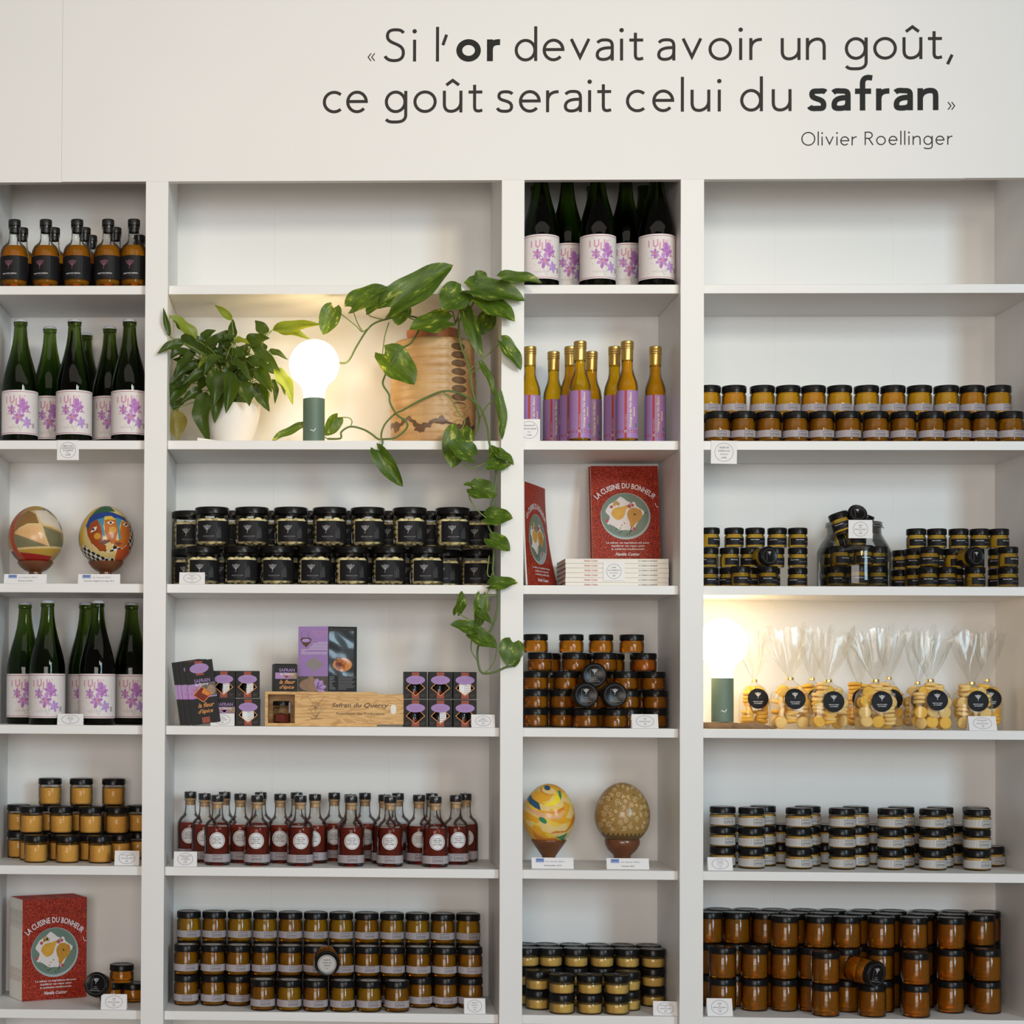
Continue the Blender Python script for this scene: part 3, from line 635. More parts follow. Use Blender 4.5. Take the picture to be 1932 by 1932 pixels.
# small square-shouldered jelly jar with black label
R3, H3 = 0.0232, 0.0485
def small_label(u0):
    rr = R3 + 0.0003; pr = Print()
    pr.text('Gelée de Safran', u0, 0.0115, 0.0024, 'ink_white', 1); pr.text('MAISON DU SAFRAN', u0 + 0.021, 0.0075, 0.0014, 'ink_grey', 1); pr.text('50 G', u0 + 0.024, 0.005, 0.0012, 'ink_dim', 1)
    return ('label', wrap('label', rr, 0.0065, 0.0235, -1.05 + u0 / rr, 1.6 + u0 / rr, 'label_black', 22), [('label_print', pr.build('label_print', on_cyl(rr, 0.0065)))])
J3 = [jar(R3, H3, 0.0234, 0.0150, 1.0, 'jelly_olive', small_label(u), lidtop=crocus_top(0.0175, []), gap=0.005) for u in (-0.006, 0.0, 0.006, -0.012)]
# low jelly jar without label
R4, H4 = 0.0302, 0.0455
J4 = [jar(R4, H4, 0.0302, 0.0150, 1.0, 'jelly_amber', lidtop=crocus_top(0.0245, ['GELÉE', 'DE SAFRAN', 'MAISON DU SAFRAN']), gap=0.004)]
# grain jars, tall and low
R5, H5 = 0.0290, 0.0668
J5 = [jar(R5, H5, 0.0296, 0.0155, 0.90, 'grain', gap=0.003)]
R6, H6 = 0.0305, 0.0465
J6 = [jar(R6, H6, 0.0310, 0.0165, 0.86, 'grain_pale', lidtop=crocus_top(0.0255, ['SEL DE GUÉRANDE', 'AU SAFRAN']), gap=0.003, shell='glass_jar')]
# mustard jar with pale band
R7, H7 = 0.0315, 0.0490
J7 = [jar(R7, H7, 0.0312, 0.0155, 0.97, 'mustard', band_label(R7, 0.006, 0.0245, u, 'label_white'), lidtop=ring_top(0.024, [('MOUTARDE', .0026), ('AU SAFRAN', .0026)]), gap=0.003) for u in (-0.004, -0.001)]
# tall dark jelly jar
R8, H8 = 0.0322, 0.0765
J8 = [jar(R8, H8, 0.0322, 0.0155, 1.0, 'jelly_amber', lidtop=crocus_top(0.0265, ['GELÉE', 'DE SAFRAN', 'MAISON DU SAFRAN']), gap=0.003)]

# ================================================================== prototypes: bottles
def wine_bottle():
    r_ = 0.0442
    pf = [(0, 0.006), (0.030, 0.002), (r_ - 0.003, 0), (r_, 0.004), (r_, 0.135), (r_ - 0.0008, 0.146), (0.0405, 0.163), (0.0335, 0.190), (0.0262, 0.215), (0.0205, 0.240), (0.0172, 0.262), (0.0158, 0.282), (0.0155, 0.287), (0.0168, 0.288), (0.0172, 0.293), (0.0158, 0.296), (0.0142, 0.297), (0.0142, 0.3005), (0, 0.3005)]
    gl = lathe('glass', pf, 'glass_green', 32)
    bm = bmesh.new(); n = 42; rings = []
    for (rr, z, wv) in ((0.0172, 0.2965, 0.0011), (0.0168, 0.2985, 0.0006), (0.0148, 0.3024, 0.0), (0.0125, 0.3036, 0), (0.004, 0.3040, 0)):
        rings.append([bm.verts.new(((rr + wv * (k % 2)) * math.sin(2 * PI * k / n), -(rr + wv * (k % 2)) * math.cos(2 * PI * k / n), z)) for k in range(n)])
    for i in range(len(rings) - 1):
        for k in range(n): bm.faces.new((rings[i][k], rings[i][(k + 1) % n], rings[i + 1][(k + 1) % n], rings[i + 1][k]))
    bm.faces.new(rings[-1])
    cap = finish(bm, 'crown_cap', 'crown_cap', 50)
    rr = r_ + 0.0003; pr = Print(); H = 0.1075; U = 0.062
    for v in (0.0025, H - 0.0048): pr.rect(-U, v, U, v + 0.0014, 'ink_rose', 1, 24)
    # block letters
    def blk(pts): pr.poly([(x, y) for x, y in pts], 'ink_pink', 1)
    t = 0.0033; y0, y1 = 0.0735, 0.0945
    blk([(-.0290, y0 + .004), (-.0290 + t, y0 + .001), (-.0290 + t, y1 - .003), (-.0290, y1 - .002)])
    blk([(-.0175, y0 + .006), (-.0175 + t, y0 + .002), (-.0175 + t, y1 - .001), (-.0175, y1 - .001)]); blk([(-.0075, y0 + .004), (-.0075 + t, y0 + .007), (-.0075 + t, y1), (-.0075, y1)]); blk([(-.0175, y0 + .006), (-.011, y0 - .0005), (-.0075 + t, y0 + .006), (-.0075, y0 + .0085), (-.011, y0 + .0045), (-.0150, y0 + .0085)])
    blk([(-.0020, y0 - .006), (-.0020 + t, y0 - .006), (-.0020 + t, y1 - .006), (-.0020, y1 - .009)]); blk([(-.0020, y1 - .009), (-.0020 + t, y1 - .006), (.0085, y0 + .004), (.0060, y0 + .001)]); blk([(.0065, y0 + .003), (.0065 + t, y0 + .003), (.0065 + t, y1), (.0065, y1)])
    blk([(.0125, y1 - .003), (.0205, y1 - .003), (.0235, y1 - .006), (.0205, y1), (.0125, y1)]); blk([(.0140, y0 + .003), (.0140 + t * .7, y0 + .003), (.0140 + t * .7, y1 - .003), (.0140, y1 - .003)]); blk([(.0140, y0 + .001), (.0220, y0 + .001), (.0220, y0 + .0035), (.0140, y0 + .0035)])
    pr.text('FAIT MAISON', -0.0265, 0.0975, 0.0012, 'ink_grey', 1, al='l')
    def flower(cx, cy, s, cols, rot=0.0, n=6, yel=True):
        for k in range(n):
            a = rot + 2 * PI * k / n
            pr.petal(cx, cy, a, 1.14 * s * (0.85 + 0.3 * ((k * 37) % 5) / 5), s * 0.54, cols[k % len(cols)], 3 + (k % 2))
        if yel: pr.disc(cx, cy, s * 0.14, s * 0.2, 'ink_orange', 6, 8)
    for p in ([(0.010, 0.007), (0.004, 0.022), (0.005, 0.040)], [(0.012, 0.008), (0.016, 0.020), (0.0270, 0.031)], [(0.009, 0.009), (-0.006, 0.022), (-0.020, 0.036), (-0.030, 0.041)], [(0.010, 0.012), (-0.003, 0.028)], [(0.004, 0.034), (-0.008, 0.052), (-0.011, 0.060)], [(0.014, 0.040), (0.026, 0.054), (0.032, 0.070)], [(0.012, 0.016), (0.013, 0.032)]):
        pr.stroke(p, 0.0007, 'stem_ink', 2)
    flower(0.018, 0.0655, 0.0165, ('petal_a', 'petal_b', 'petal_a'), 0.15, 7, False)
    pr.petal(0.016, 0.066, 1.75, 0.0225, 0.015, 'petal_b', 5); pr.petal(0.016, 0.066, 1.45, 0.0215, 0.008, 'petal_a', 6)
    flower(-0.0120, 0.0600, 0.0115, ('petal_b', 'petal_a', 'petal_b'), 0.5)
    flower(0.0050, 0.0420, 0.0165, ('petal_a', 'petal_b'), 0.3)
    flower(0.0270, 0.0290, 0.0135, ('petal_c', 'petal_c', 'petal_b'), 0.7, 6, False)
    pr.disc(0.0345, 0.054, 0.0013, 0.0026, 'petal_a', 2, 8)
    pr.text('Saffran', -0.0205, 0.0480, 0.0034, 'ink_pink', 1, shear=0.5); pr.text('Quercy', -0.0200, 0.0385, 0.0034, 'ink_pink', 1, shear=0.5)
    pr.rect(-0.022, 0.0172, 0.016, 0.0178, 'ink_grey', 1, 8); pr.text('BIÈRE ARTISANALE AU SAFRAN DU QUERCY', -0.004, 0.0142, 0.0009, 'ink_grey', 1)
    pr.text('75', -0.029, 0.011, 0.0016, 'ink_pink', 1)
    for k in range(5): pr.text('xxxxxxx', 0.046, 0.07 - 0.006 * k, 0.0012, 'ink_grey', 1)
    for k in range(8): pr.rect(0.0415 + 0.0009 * k, 0.016, 0.0419 + 0.0009 * k, 0.028, 'ink', 1)
    lab = wrap('label', rr, 0.0165, 0.0165 + H, -1.45, 1.75, 'label_cream', 40)
    return [('glass', gl), ('crown_cap', cap), ('label', lab, [('label_print', pr.build('label_print', on_cyl(rr, 0.0165)))])]
WINE = wine_bottle()
def syrup_glass(r_, liquid, fz, shell):
    """squat round-shouldered bottle: clear shell and liquid up to fz"""
    pf = [(0, 0.006), (r_ * 0.6, 0.003), (r_ - 0.003, 0), (r_, 0.004), (r_, 0.086), (r_ - 0.0015, 0.095), (r_ - 0.006, 0.104), (r_ - 0.0135, 0.1105), (0.0165, 0.1145), (0.0145, 0.120), (0.0135, 0.128), (0.0132, 0.146), (0.0150, 0.148), (0.0152, 0.1535), (0.0138, 0.155)]
    lq = [(0, 0.008), (r_ - 0.007, 0.008), (r_ - 0.0035, 0.012), (r_ - 0.0030, 0.086), (r_ - 0.0044, 0.0945)]
    if fz > 0.1: lq += [(r_ - 0.0085, 0.1025), (r_ - 0.009, 0.1032), (0, 0.1032)]
    else: lq[-2:] = [(r_ - 0.0030, fz), (0, fz)]
    return [('glass', lathe('glass', pf, shell, 30)), ('liquid', lathe('liquid', lq, liquid, 30))]
def sirop():
    r_ = 0.0342; rr = r_ + 0.0003; p = syrup_glass(r_, 'syrup_amber', 0.11, 'glass_clear')
    cap = lathe('cap', [(0.0115, 0.138), (0.0115, 0.155), (0.0150, 0.1551), (0.0152, 0.157), (0.0152, 0.168), (0.0143, 0.1698), (0, 0.1700)], 'cap_black')
    pr = Print(); crocus(pr, -0.006, 0.036, 0.021, 'ink_rose', 1, 0.0005)
    pr.text('SIROP PUR SAFRAN', -0.0045, 0.0125, 0.0031, 'ink_white', 1); pr.text('SUCRE, EAU, SAFRAN', -0.0035, 0.0085, 0.0013, 'ink_dim', 1); pr.rect(0.018, 0.003, 0.0184, 0.056, 'ink_dim')
    return p + [('cap', cap), ('label', wrap('label', rr, 0.018, 0.076, -1.25, 1.5, 'label_black', 24), [('label_print', pr.build('label_print', on_cyl(rr, 0.018)))])]
SIROP = sirop()
def caramel():
    r_ = 0.0322; rr = r_ + 0.0003; p = syrup_glass(r_, 'caramel_red', 0.094, 'glass_clear')
    cap = lathe('cap', [(0.0150, 0.1535), (0.0154, 0.155), (0.0154, 0.1675), (0.0146, 0.1695), (0.004, 0.1702), (0, 0.1715)], 'cap_foil')
    cork = lathe('cork', [(0, 0.136), (0.0118, 0.1362), (0.0128, 0.1372), (0.0128, 0.154), (0, 0.154)], 'cork')
    pr = Print(); zc = 0.0610
    pr.disc(0, 0, 0.0196, 0.0196, 'paper', 1, 40); pr.ring(0, 0, 0.0178, 0.0178, 0.0009, 'ink_navy', 2, 40)
    for k, s in enumerate(('CARAMEL', 'AU SAFRAN ET', 'POIVRE', 'VOATSIPERIFERY', '250ML')): pr.text(s, 0, 0.0078 - 0.0050 * k, 0.0021 if k < 4 else 0.0015, 'ink_navy' if k < 4 else 'ink_grey', 2)
    bl = band_label(r_, 0.0085, 0.0275, -0.0115, 'label_lilac', 2.2)
    return p + [('cork', cork), ('cap', cap), ('round_label', pr.build('round_label', on_cyl(rr, zc))), ('band_label',) + bl[1:]]
CARAMEL = caramel()
def vinegar(liq):
    r_ = 0.0258; rr = r_ + 0.0003
    pf = [(0, 0.004), (r_ * 0.6, 0.002), (r_ - 0.003, 0), (r_, 0.003), (r_, 0.133), (r_ - 0.002, 0.146), (r_ - 0.0065, 0.159), (0.0158, 0.168), (0.0142, 0.178), (0.0138, 0.205)]
    lq = [(0, 0.005), (r_ - 0.006, 0.005), (r_ - 0.0026, 0.008), (r_ - 0.0024, 0.132), (r_ - 0.0045, 0.1455), (r_ - 0.0090, 0.158), (0.0132, 0.1665), (0.0118, 0.177), (0.0116, 0.200), (0, 0.200)]
    cap = lathe('cap', [(0.0140, 0.199), (0.0143, 0.2005), (0.0146, 0.226), (0.0156, 0.2275), (0.0156, 0.2305), (0.0150, 0.2318), (0.0156, 0.233), (0.0156, 0.2365), (0.0150, 0.2378), (0.0156, 0.239), (0.0155, 0.244), (0.0142, 0.2455), (0, 0.2458)], 'gold_foil', 30, angle=25)
    pr = Print(); H = 0.115; U = 0.052
    pr.rect(-0.0095, 0.0, -0.0040, H, 'ink_red', 1, 2); pr.rect(-U, 0.0125, U, 0.0195, 'ink_red', 1, 16)
    pr.disc(-0.0068, 0.0160, 0.0034, 0.0034, 'label_lilac', 2, 12); pr.text('La Natala', 0.0062, 0.0145, 0.0030, 'label_lilac', 2)
    pr.text('Vinaigre de Vin Blanc', 0.0072, 0.0245, 0.0056, 'ink_cream', 2, al='l', rot=PI / 2, w=0.086)
    pr.text('Safrané', 0.0165, 0.052, 0.0056, 'ink_cream', 2, al='l', rot=PI / 2)
    pr.text('Safran du Quercy', -0.0052, 0.026, 0.0032, 'label_lilac', 2, al='l', rot=PI / 2)
    pr.rect(0.0175, 0.027, 0.0235, 0.0355, 'ink_green', 2); pr.rect(0.0185, 0.0305, 0.0225, 0.0318, 'label_lilac', 3)
    lab = wrap('label', rr, 0.0085, 0.0085 + H, -1.9, 1.9, 'label_violet', 34)
    return [('glass', lathe('glass', pf, 'glass_clear', 30)), ('liquid', lathe('liquid', lq, liq, 30)), ('cap', cap), ('label', lab, [('label_print', pr.build('label_print', on_cyl(rr, 0.0085)))])]
VIN = [vinegar('vinegar'), vinegar('vinegar_deep')]

# ================================================================== rows of bottles and jars
def zx(lst, s, o): return [o + v / s for v in lst]
JAR, BOT = 'jar', 'bottle'
# --- left-edge bay
row(SIROP, 'syrup_bottle', 'amber syrup bottle', BOT, 0, 'A', 'front row', [26.5, 85.5, 144.5, 203, 258], 0.040, jit=0.12)
row(SIROP, 'syrup_bottle', 'amber syrup bottle', BOT, 0, 'A', 'second row', [41, 101, 159, 217], 0.118)
row(SIROP, 'syrup_bottle', 'amber syrup bottle', BOT, 0, 'A', 'third row', [171.5, 262], 0.195)
W_ = 'green flower-labelled bottle'
row(WINE, 'beer_bottle', W_, BOT, 1, 'A', 'front row', [37, 139, 249], 0.052, jit=0.08)
row(WINE, 'beer_bottle', W_, BOT, 1, 'A', 'second row', [92.5, 205.5], 0.140, jit=0.15)
row(WINE, 'beer_bottle', W_, BOT, 1, 'A', 'back row', [160.5], 0.222, jit=0.1)
row(WINE, 'beer_bottle', W_, BOT, 3, 'A', 'front row', [88, 182.5], 0.052, jit=0.06)
row(WINE, 'beer_bottle', W_, BOT, 3, 'A', 'second row', [45.5, 160, 262], 0.142, jit=0.08)
row(J5[0], 'grain_jar', 'golden grain jar', JAR, 4, 'A', 'topmost layer', [94, 153, 214], 0.210, 2, H5)
row(J5[0], 'grain_jar', 'golden grain jar', JAR, 4, 'A', 'back row middle layer', [35, 94, 153, 214, 261], 0.210, 1, H5)
row(J5[0], 'grain_jar', 'golden grain jar', JAR, 4, 'A', 'back row bottom layer', [35, 94, 153, 214, 261], 0.210, 0, H5)
row(J5[0], 'grain_jar', 'golden grain jar', JAR, 4, 'A', 'middle row second layer', [59, 115, 170.5, 220.5], 0.148, 1, H5)
row(J5[0], 'grain_jar', 'golden grain jar', JAR, 4, 'A', 'middle row bottom layer', [58, 113, 169, 226], 0.148, 0, H5)
row(J5[0], 'grain_jar', 'golden grain jar', JAR, 4, 'A', 'front row', [67.5, 127, 188.5], 0.086, 0, H5)
row(J4[0], 'jelly_jar', 'small amber jelly jar', JAR, 5, 'A', 'bottom layer beside books', [210, 251], 0.135, 0, H4)
row(J4[0], 'jelly_jar', 'small amber jelly jar stacked on others', JAR, 5, 'A', 'beside books', [229.5], 0.135, 1, H4)
# --- plant bay
G_ = 'meringue jar'
row(J2, 'meringue_jar', G_, JAR, 2, 'B', 'upper layer front row', zx([303, 510, 713, 915, 1113, 1332, 1555], 2.76, 290), 0.056, 1, H2, jit=0.14)
row(J2, 'meringue_jar', G_, JAR, 2, 'B', 'upper layer back row', zx([163, 400, 605, 805, 1012, 1222, 1438, 1690], 2.76, 290), 0.152, 1, H2, jit=0.14)
row(J2, 'meringue_jar', G_, JAR, 2, 'B', 'lower layer front row', zx([453, 640, 835, 1027, 1222, 1418], 2.76, 290), 0.056, 0, H2, jit=0.12)
row(J2, 'meringue_jar', G_, JAR, 2, 'B', 'lower layer back row', zx([155, 352, 528, 705, 920, 1110, 1310, 1510, 1690], 2.76, 290), 0.152, 0, H2, jit=0.12)
row(J2, 'meringue_jar', G_ + ' behind price card', JAR, 2, 'B', 'lower layer', zx([252], 2.76, 290), 0.066, 0, H2, jit=0.05)
C_ = 'dark red caramel bottle'
row(CARAMEL, 'caramel_bottle', C_, BOT, 4, 'B', 'front row', zx([330, 537, 762, 1027, 1230, 1465], 2.76, 290), 0.065, jit=0.12)
row(CARAMEL, 'caramel_bottle', C_, BOT, 4, 'B', 'middle row', zx([263, 449, 657, 838, 1023, 1200, 1380, 1572], 2.76, 290), 0.137, jit=0.15)
row(CARAMEL, 'caramel_bottle', C_, BOT, 4, 'B', 'back row', zx([189, 367, 555, 742, 938, 1098, 1270, 1446, 1622], 2.76, 290), 0.208, jit=0.15)
O_ = 'orange jelly jar'
xs12 = [356 + 47.9 * k for k in range(12)]
row(J1, 'jelly_jar', O_, JAR, 5, 'B', 'topmost layer', xs12, 0.165, 2, H1)
row(J1d, 'jelly_jar', O_, JAR, 5, 'B', 'middle layer', zx([168, 308, 438, 573, 710, 842, 978, 1112, 1243, 1378, 1513, 1647], 2.76, 290), 0.100, 1, H1)
row(J1d, 'jelly_jar', O_, JAR, 5, 'B', 'bottom layer second row', zx([168, 308, 438, 573, 708, 842, 976, 1110, 1245, 1388, 1517, 1649], 2.76, 290), 0.100, 0, H1)
row(J1d[0], 'jelly_jar', O_, JAR, 5, 'B', 'stepped forward of bottom layer', zx([568, 1266], 2.76, 290), 0.0375 + 0.0, 0, H1)
row(J1, 'jelly_jar', O_, JAR, 5, 'B', 'front row of four', zx([705, 842, 982, 1120], 2.76, 290), 0.034, 0, H1)
row(J1d, 'jelly_jar', O_, JAR, 5, 'B', 'hidden', xs12, 0.165, 1, H1, hidden=True); row(J1d, 'jelly_jar', O_, JAR, 5, 'B', 'hidden', xs12, 0.165, 0, H1, hidden=True)
# --- narrow bay
row(WINE, 'beer_bottle', W_, BOT, 0, 'C', 'front row', zx([176, 552, 957], 3.514, 970), 0.050, jit=0.06)
row(WINE, 'beer_bottle', W_, BOT, 0, 'C', 'second row', zx([350, 738], 3.514, 970), 0.137, jit=0.1)
row(WINE, 'beer_bottle', W_, BOT, 0, 'C', 'dark back row', zx([150, 522, 885], 3.514, 970), 0.222, jit=0.1)
v_ = 'violet-labelled vinegar bottle'
row(VIN, 'vinegar_bottle', v_, BOT, 1, 'C', 'front row', [1094, 1183], 0.036, jit=0.1)
row(VIN, 'vinegar_bottle', v_, BOT, 1, 'C', 'middle row', [999.5, 1076, 1159, 1236], 0.104, jit=0.1)
row(VIN, 'vinegar_bottle', v_, BOT, 1, 'C', 'back row', [1044, 1115.5], 0.170, jit=0.1)
h_ = 'small amber jelly jar'
z4 = lambda l: zx(l, 3.45, 970)
row(J4[0], 'jelly_jar', h_, JAR, 3, 'C', 'topmost layer', z4([140, 372, 565, 765]), 0.130, 4, H4)
row(J4[0], 'jelly_jar', h_, JAR, 3, 'C', 'fourth layer up', z4([168, 390, 590, 847]), 0.130, 3, H4)
row(J4[0], 'jelly_jar', h_, JAR, 3, 'C', 'third layer up', z4([140, 333, 725, 905]), 0.112, 2, H4)
row(J4[0], 'jelly_jar', h_, JAR, 3, 'C', 'second layer up', z4([140, 310, 735, 918]), 0.112, 1, H4)
row(J4[0], 'jelly_jar', h_, JAR, 3, 'C', 'bottom layer', z4([140, 312, 745, 918]), 0.112, 0, H4)
row(J4[0], 'jelly_jar', h_ + ' under lying jars', JAR, 3, 'C', 'front row', z4([467, 657]), 0.048, 0, H4)
for lv in range(4): row(J4[0], 'jelly_jar', h_, JAR, 3, 'C', 'hidden', z4([225, 430, 640, 832]), 0.190, lv, H4, hidden=True)
for lv in range(3): row(J4[0], 'jelly_jar', h_, JAR, 3, 'C', 'hidden', z4([525]), 0.125, lv, H4, hidden=True)
k_ = 'low pale grain jar'
z6 = lambda l: zx(l, 3.5, 970)
for lv, nm in enumerate(('bottom layer', 'second layer')): row(J6[0], 'grain_jar', k_, JAR, 5, 'C', nm + ' front row', z6([315, 498, 677]), 0.036, lv, H6)
for lv, nm in enumerate(('bottom layer', 'second layer')): row(J6[0], 'grain_jar', k_, JAR, 5, 'C', nm + ' behind front', z6([157, 750]), 0.092, lv, H6)
for lv, nm in enumerate(('bottom layer', 'second layer', 'topmost layer')): row(J6[0], 'grain_jar', k_, JAR, 5, 'C', nm + ' middle row', z6([66, 238, 408, 578, 748, 920]), 0.156, lv, H6)
for lv, nm in enumerate(('h', 'h', 'topmost layer')): row(J6[0], 'grain_jar', k_, JAR, 5, 'C', nm + ' back row', z6([50, 212, 380, 548, 716, 888]), 0.221, lv, H6, hidden=lv < 2)
# --- right-edge bay
zd = lambda l: zx(l, 3.106, 1310)
row(J1, 'jelly_jar', O_, JAR, 1, 'D', 'upper layer', zd([82, 232, 398, 548, 697, 850, 1008, 1163, 1318, 1475, 1626, 1782]), 0.102, 1, H1)
row(J1d, 'jelly_jar', O_, JAR, 1, 'D', 'front row', zd([135, 285, 434, 592, 743, 900, 1062, 1222, 1388, 1545, 1697, 1852]), 0.036, 0, H1)
row(J1d, 'jelly_jar', O_, JAR, 1, 'D', 'hidden', zd([82, 232, 398, 548, 697, 850, 1008, 1163, 1318, 1475, 1626, 1782]), 0.102, 0, H1, hidden=True)
s_ = 'tiny dark-labelled jelly jar'
for lv, nm, xs in ((2, 'top layer', [92, 232, 355, 485, 605]), (1, 'middle layer', [85, 205, 325, 470, 605]), (0, 'bottom layer', [85, 203, 325, 445, 605])):
    row(J3, 'jelly_jar', s_, JAR, 2, 'D', nm + ' near upright', zd(xs), 0.088, lv, H3, jit=0.5)
row(J3, 'jelly_jar', s_ + ' near upright', JAR, 2, 'D', 'front row', zd([270, 430]), 0.032, 0, H3, jit=0.4)
for lv, nm, xs in ((2, 'top layer', [1300, 1420, 1548, 1670, 1785]), (1, 'middle layer', [1290, 1405, 1520, 1640, 1780]), (0, 'bottom layer', [1290, 1405, 1520, 1640, 1780])):
    row(J3, 'jelly_jar', s_, JAR, 2, 'D', nm + ' far pile', zd(xs), 0.100, lv, H3, jit=0.5)
for lv, nm, xs in ((1, 'second layer', [1378, 1838]), (0, 'bottom layer', [1370, 1480, 1645, 1838])):
    row(J3, 'jelly_jar', s_, JAR, 2, 'D', nm + ' far front', zd(xs), 0.040, lv, H3, jit=0.4)
for lv, nm in ((1, 'second layer'), (0, 'bottom layer')):
    row(J3, 'jelly_jar', s_, JAR, 2, 'D', nm + ' near big jar', zd([1216 - 8 * (1 - lv)]), 0.150, lv, H3, jit=0.3)
m_ = 'mustard jar'
for lv, nm in enumerate(('bottom layer', 'middle layer', 'top layer')):
    row(J7, 'mustard_jar', m_, JAR, 4, 'D', nm + ' front row', zd([335, 613, 866, 1152, 1398, 1658]), 0.092, lv, H7, jit=0.06)
    row(J7, 'mustard_jar', m_, JAR, 4, 'D', nm + ' behind price card', zd([166]), 0.118, lv, H7, jit=0.04)
    row(J7, 'mustard_jar', m_, JAR, 4, 'D', nm + ' second row', zd([402, 664, 946, 1212, 1440, 1650]), 0.162, lv, H7, jit=0.06)
    if lv < 2: row(J7, 'mustard_jar', m_, JAR, 4, 'D', nm + ' back row', zd([230, 505, 768, 1045, 1285, 1515]), 0.232, lv, H7, jit=0.06)
row(J7, 'mustard_jar', m_ + ' standing single at far end', JAR, 4, 'D', 'back row', zd([1740]), 0.205, 0, H7)
a_ = 'tall amber jelly jar'
for lv, nm in enumerate(('bottom layer', 'middle layer')): row(J8[0], 'jelly_jar', a_, JAR, 5, 'D', nm + ' front row', zd([770, 1300]), 0.042, lv, H8)
row(J8[0], 'jelly_jar', a_ + ' under lying jar', JAR, 5, 'D', 'front row', zd([1042]), 0.042, 0, H8)
for lv, nm in enumerate(('bottom layer', 'middle layer')): row(J8[0], 'jelly_jar', a_, JAR, 5, 'D', nm + ' second row', zd([165, 352, 527, 690, 892, 1092, 1290, 1502, 1717]), 0.108, lv, H8)
row(J8[0], 'jelly_jar', a_, JAR, 5, 'D', 'top layer second row', zd([531, 728, 895, 1095, 1287, 1503]), 0.108, 2, H8)
xf2 = [88, 248, 413, 585, 757, 960, 1138, 1328, 1508, 1684]
for lv, nm in enumerate(('h', 'h', 'top layer third row')): row(J8[0], 'jelly_jar', a_, JAR, 5, 'D', nm, zd(xf2), 0.175, lv, H8, hidden=lv < 2)
xf3 = [145, 310, 472, 645, 815, 1000, 1165, 1355, 1530, 1715]
for lv, nm in enumerate(('h', 'h', 'top layer back row')): row(J8[0], 'jelly_jar', a_, JAR, 5, 'D', nm, zd(xf3), 0.2385, lv, H8, hidden=lv < 2)

# --- jars lying on their sides with the lid towards the room
def lying(proto, name, label, px, py, y, h, az=0.0, tilt=0.0, spin=0.0):
    """lid centre at the photo point, y behind the shelf fronts; axis towards -y turned az to the right and tilt up"""
    c = P(px, py, y)
    axis = Vector((math.sin(az) * math.cos(tilt), -math.cos(az) * math.cos(tilt), math.sin(tilt)))
    upv = Vector((0, 0, 1)); yv = (upv - axis * upv.dot(axis)).normalized(); xv = yv.cross(axis)
    R = Matrix((xv, yv, axis)).transposed().to_4x4() @ Matrix.Rotation(spin, 4, 'Z')
    t = place(proto, name, label, JAR, (0, 0, 0)); t.matrix_world = Matrix.Translation(c - axis * h) @ R
    return t
lying(J4[0], 'jelly_jar', 'small amber jelly jar lying tilted with black lid showing, beside red book', 180.6, 1857, 0.022, H4, -0.25, 0.28)
rt = ring_top(0.0225, [('GELÉE DE', .0030), ('SUREAU AU', .0030), ('SAFRAN', .0030), ('130G', .0022)])
JL = jar(R1, H1, 0.0300, 0.0165, 1.0, 'jelly_orange', band_label(R1, 0.011, 0.0275, -.004), lidtop=rt)
lying(JL, 'jelly_jar', 'orange jelly jar lying on others with round white lid sticker facing out', 617, 1819, 0.004, H1, 0.02, -0.10)
lying(J4[0], 'jelly_jar', 'lying small amber jelly jar, upper of the three black lids facing out', 1122, 1273.5, 0.052, H4, -0.02, 0.05)
lying(J4[0], 'jelly_jar', 'lying small amber jelly jar, lower left of three black lids facing out', 1106, 1311, 0.012, H4, 0.05, 0.0)
lying(J4[0], 'jelly_jar', 'lying small amber jelly jar, lower right of three black lids facing out', 1160.5, 1311, 0.012, H4, 0.05, 0.0)
lying(J3[0], 'jelly_jar', 'tiny jelly jar lying with lid facing out near the upright', 1452.5, 1048.5, 0.006, H3, 0.35, 0.05)
lying(J3[0], 'jelly_jar', 'tiny jelly jar lying with lid facing out, on pile beside side panel', 1843, 1049.5, 0.012, H3, 0.35, 0.05)
lying(J8[0], 'jelly_jar', 'tall amber jelly jar lying askew on another with lid facing out', 1654.5, 1839.5, 0.010, H8, 0.55, -0.10, -0.15)

# ================================================================== lamps
def bulb_lamp(label, px, y, z):
    x = P(px, 1335 - (z - 1.5) * 780, y).x
    t = thing('bulb_lamp', label, 'lamp', (x, y, z), -0.1)
    zb = 0.107; r0 = 0.0265
    obj('base', lathe('base', [(0, 0), (r0 - 0.001, 0), (r0, 0.001), (r0, zb - 0.0006), (r0 - 0.0006, zb), (0, zb)], 'lamp_green', 40), t)
    pf = [(0, zb + 0.0004), (r0 - 0.0012, zb + 0.0005), (r0 - 0.0010, zb + 0.010), (r0 + 0.002, zb + 0.022), (r0 + 0.009, zb + 0.036)]
    R_ = 0.0608; zc = zb + 0.0835
    a0 = math.asin(-(0.0835 - 0.047) / R_)
    pf += [(R_ * math.cos(a0 + (PI / 2 - a0) * k / 18), zc + R_ * math.sin(a0 + (PI / 2 - a0) * k / 18)) for k in range(18)] + [(0, zc + R_)]
    g = obj('globe', lathe('globe', pf, 'globe_glow', 48), t); g['label'] = 'glowing white bulb-shaped globe'
    pr = Print()
    pr.poly([(0.0, 0.0), (0.0022, 0.0008), (0.0055, 0.0052), (0.0066, 0.0082), (0.0045, 0.0076), (0.002, 0.0035)], 'ink_white'); pr.poly([(0.0008, 0.0005), (-0.001, 0.0042), (-0.0068, 0.0052), (-0.0085, 0.0036), (-0.005, 0.0028)], 'ink_white')
    obj('logo', pr.build('logo', on_cyl(r0 + 0.0001, 0.0235, 0.05)), t)
    return t
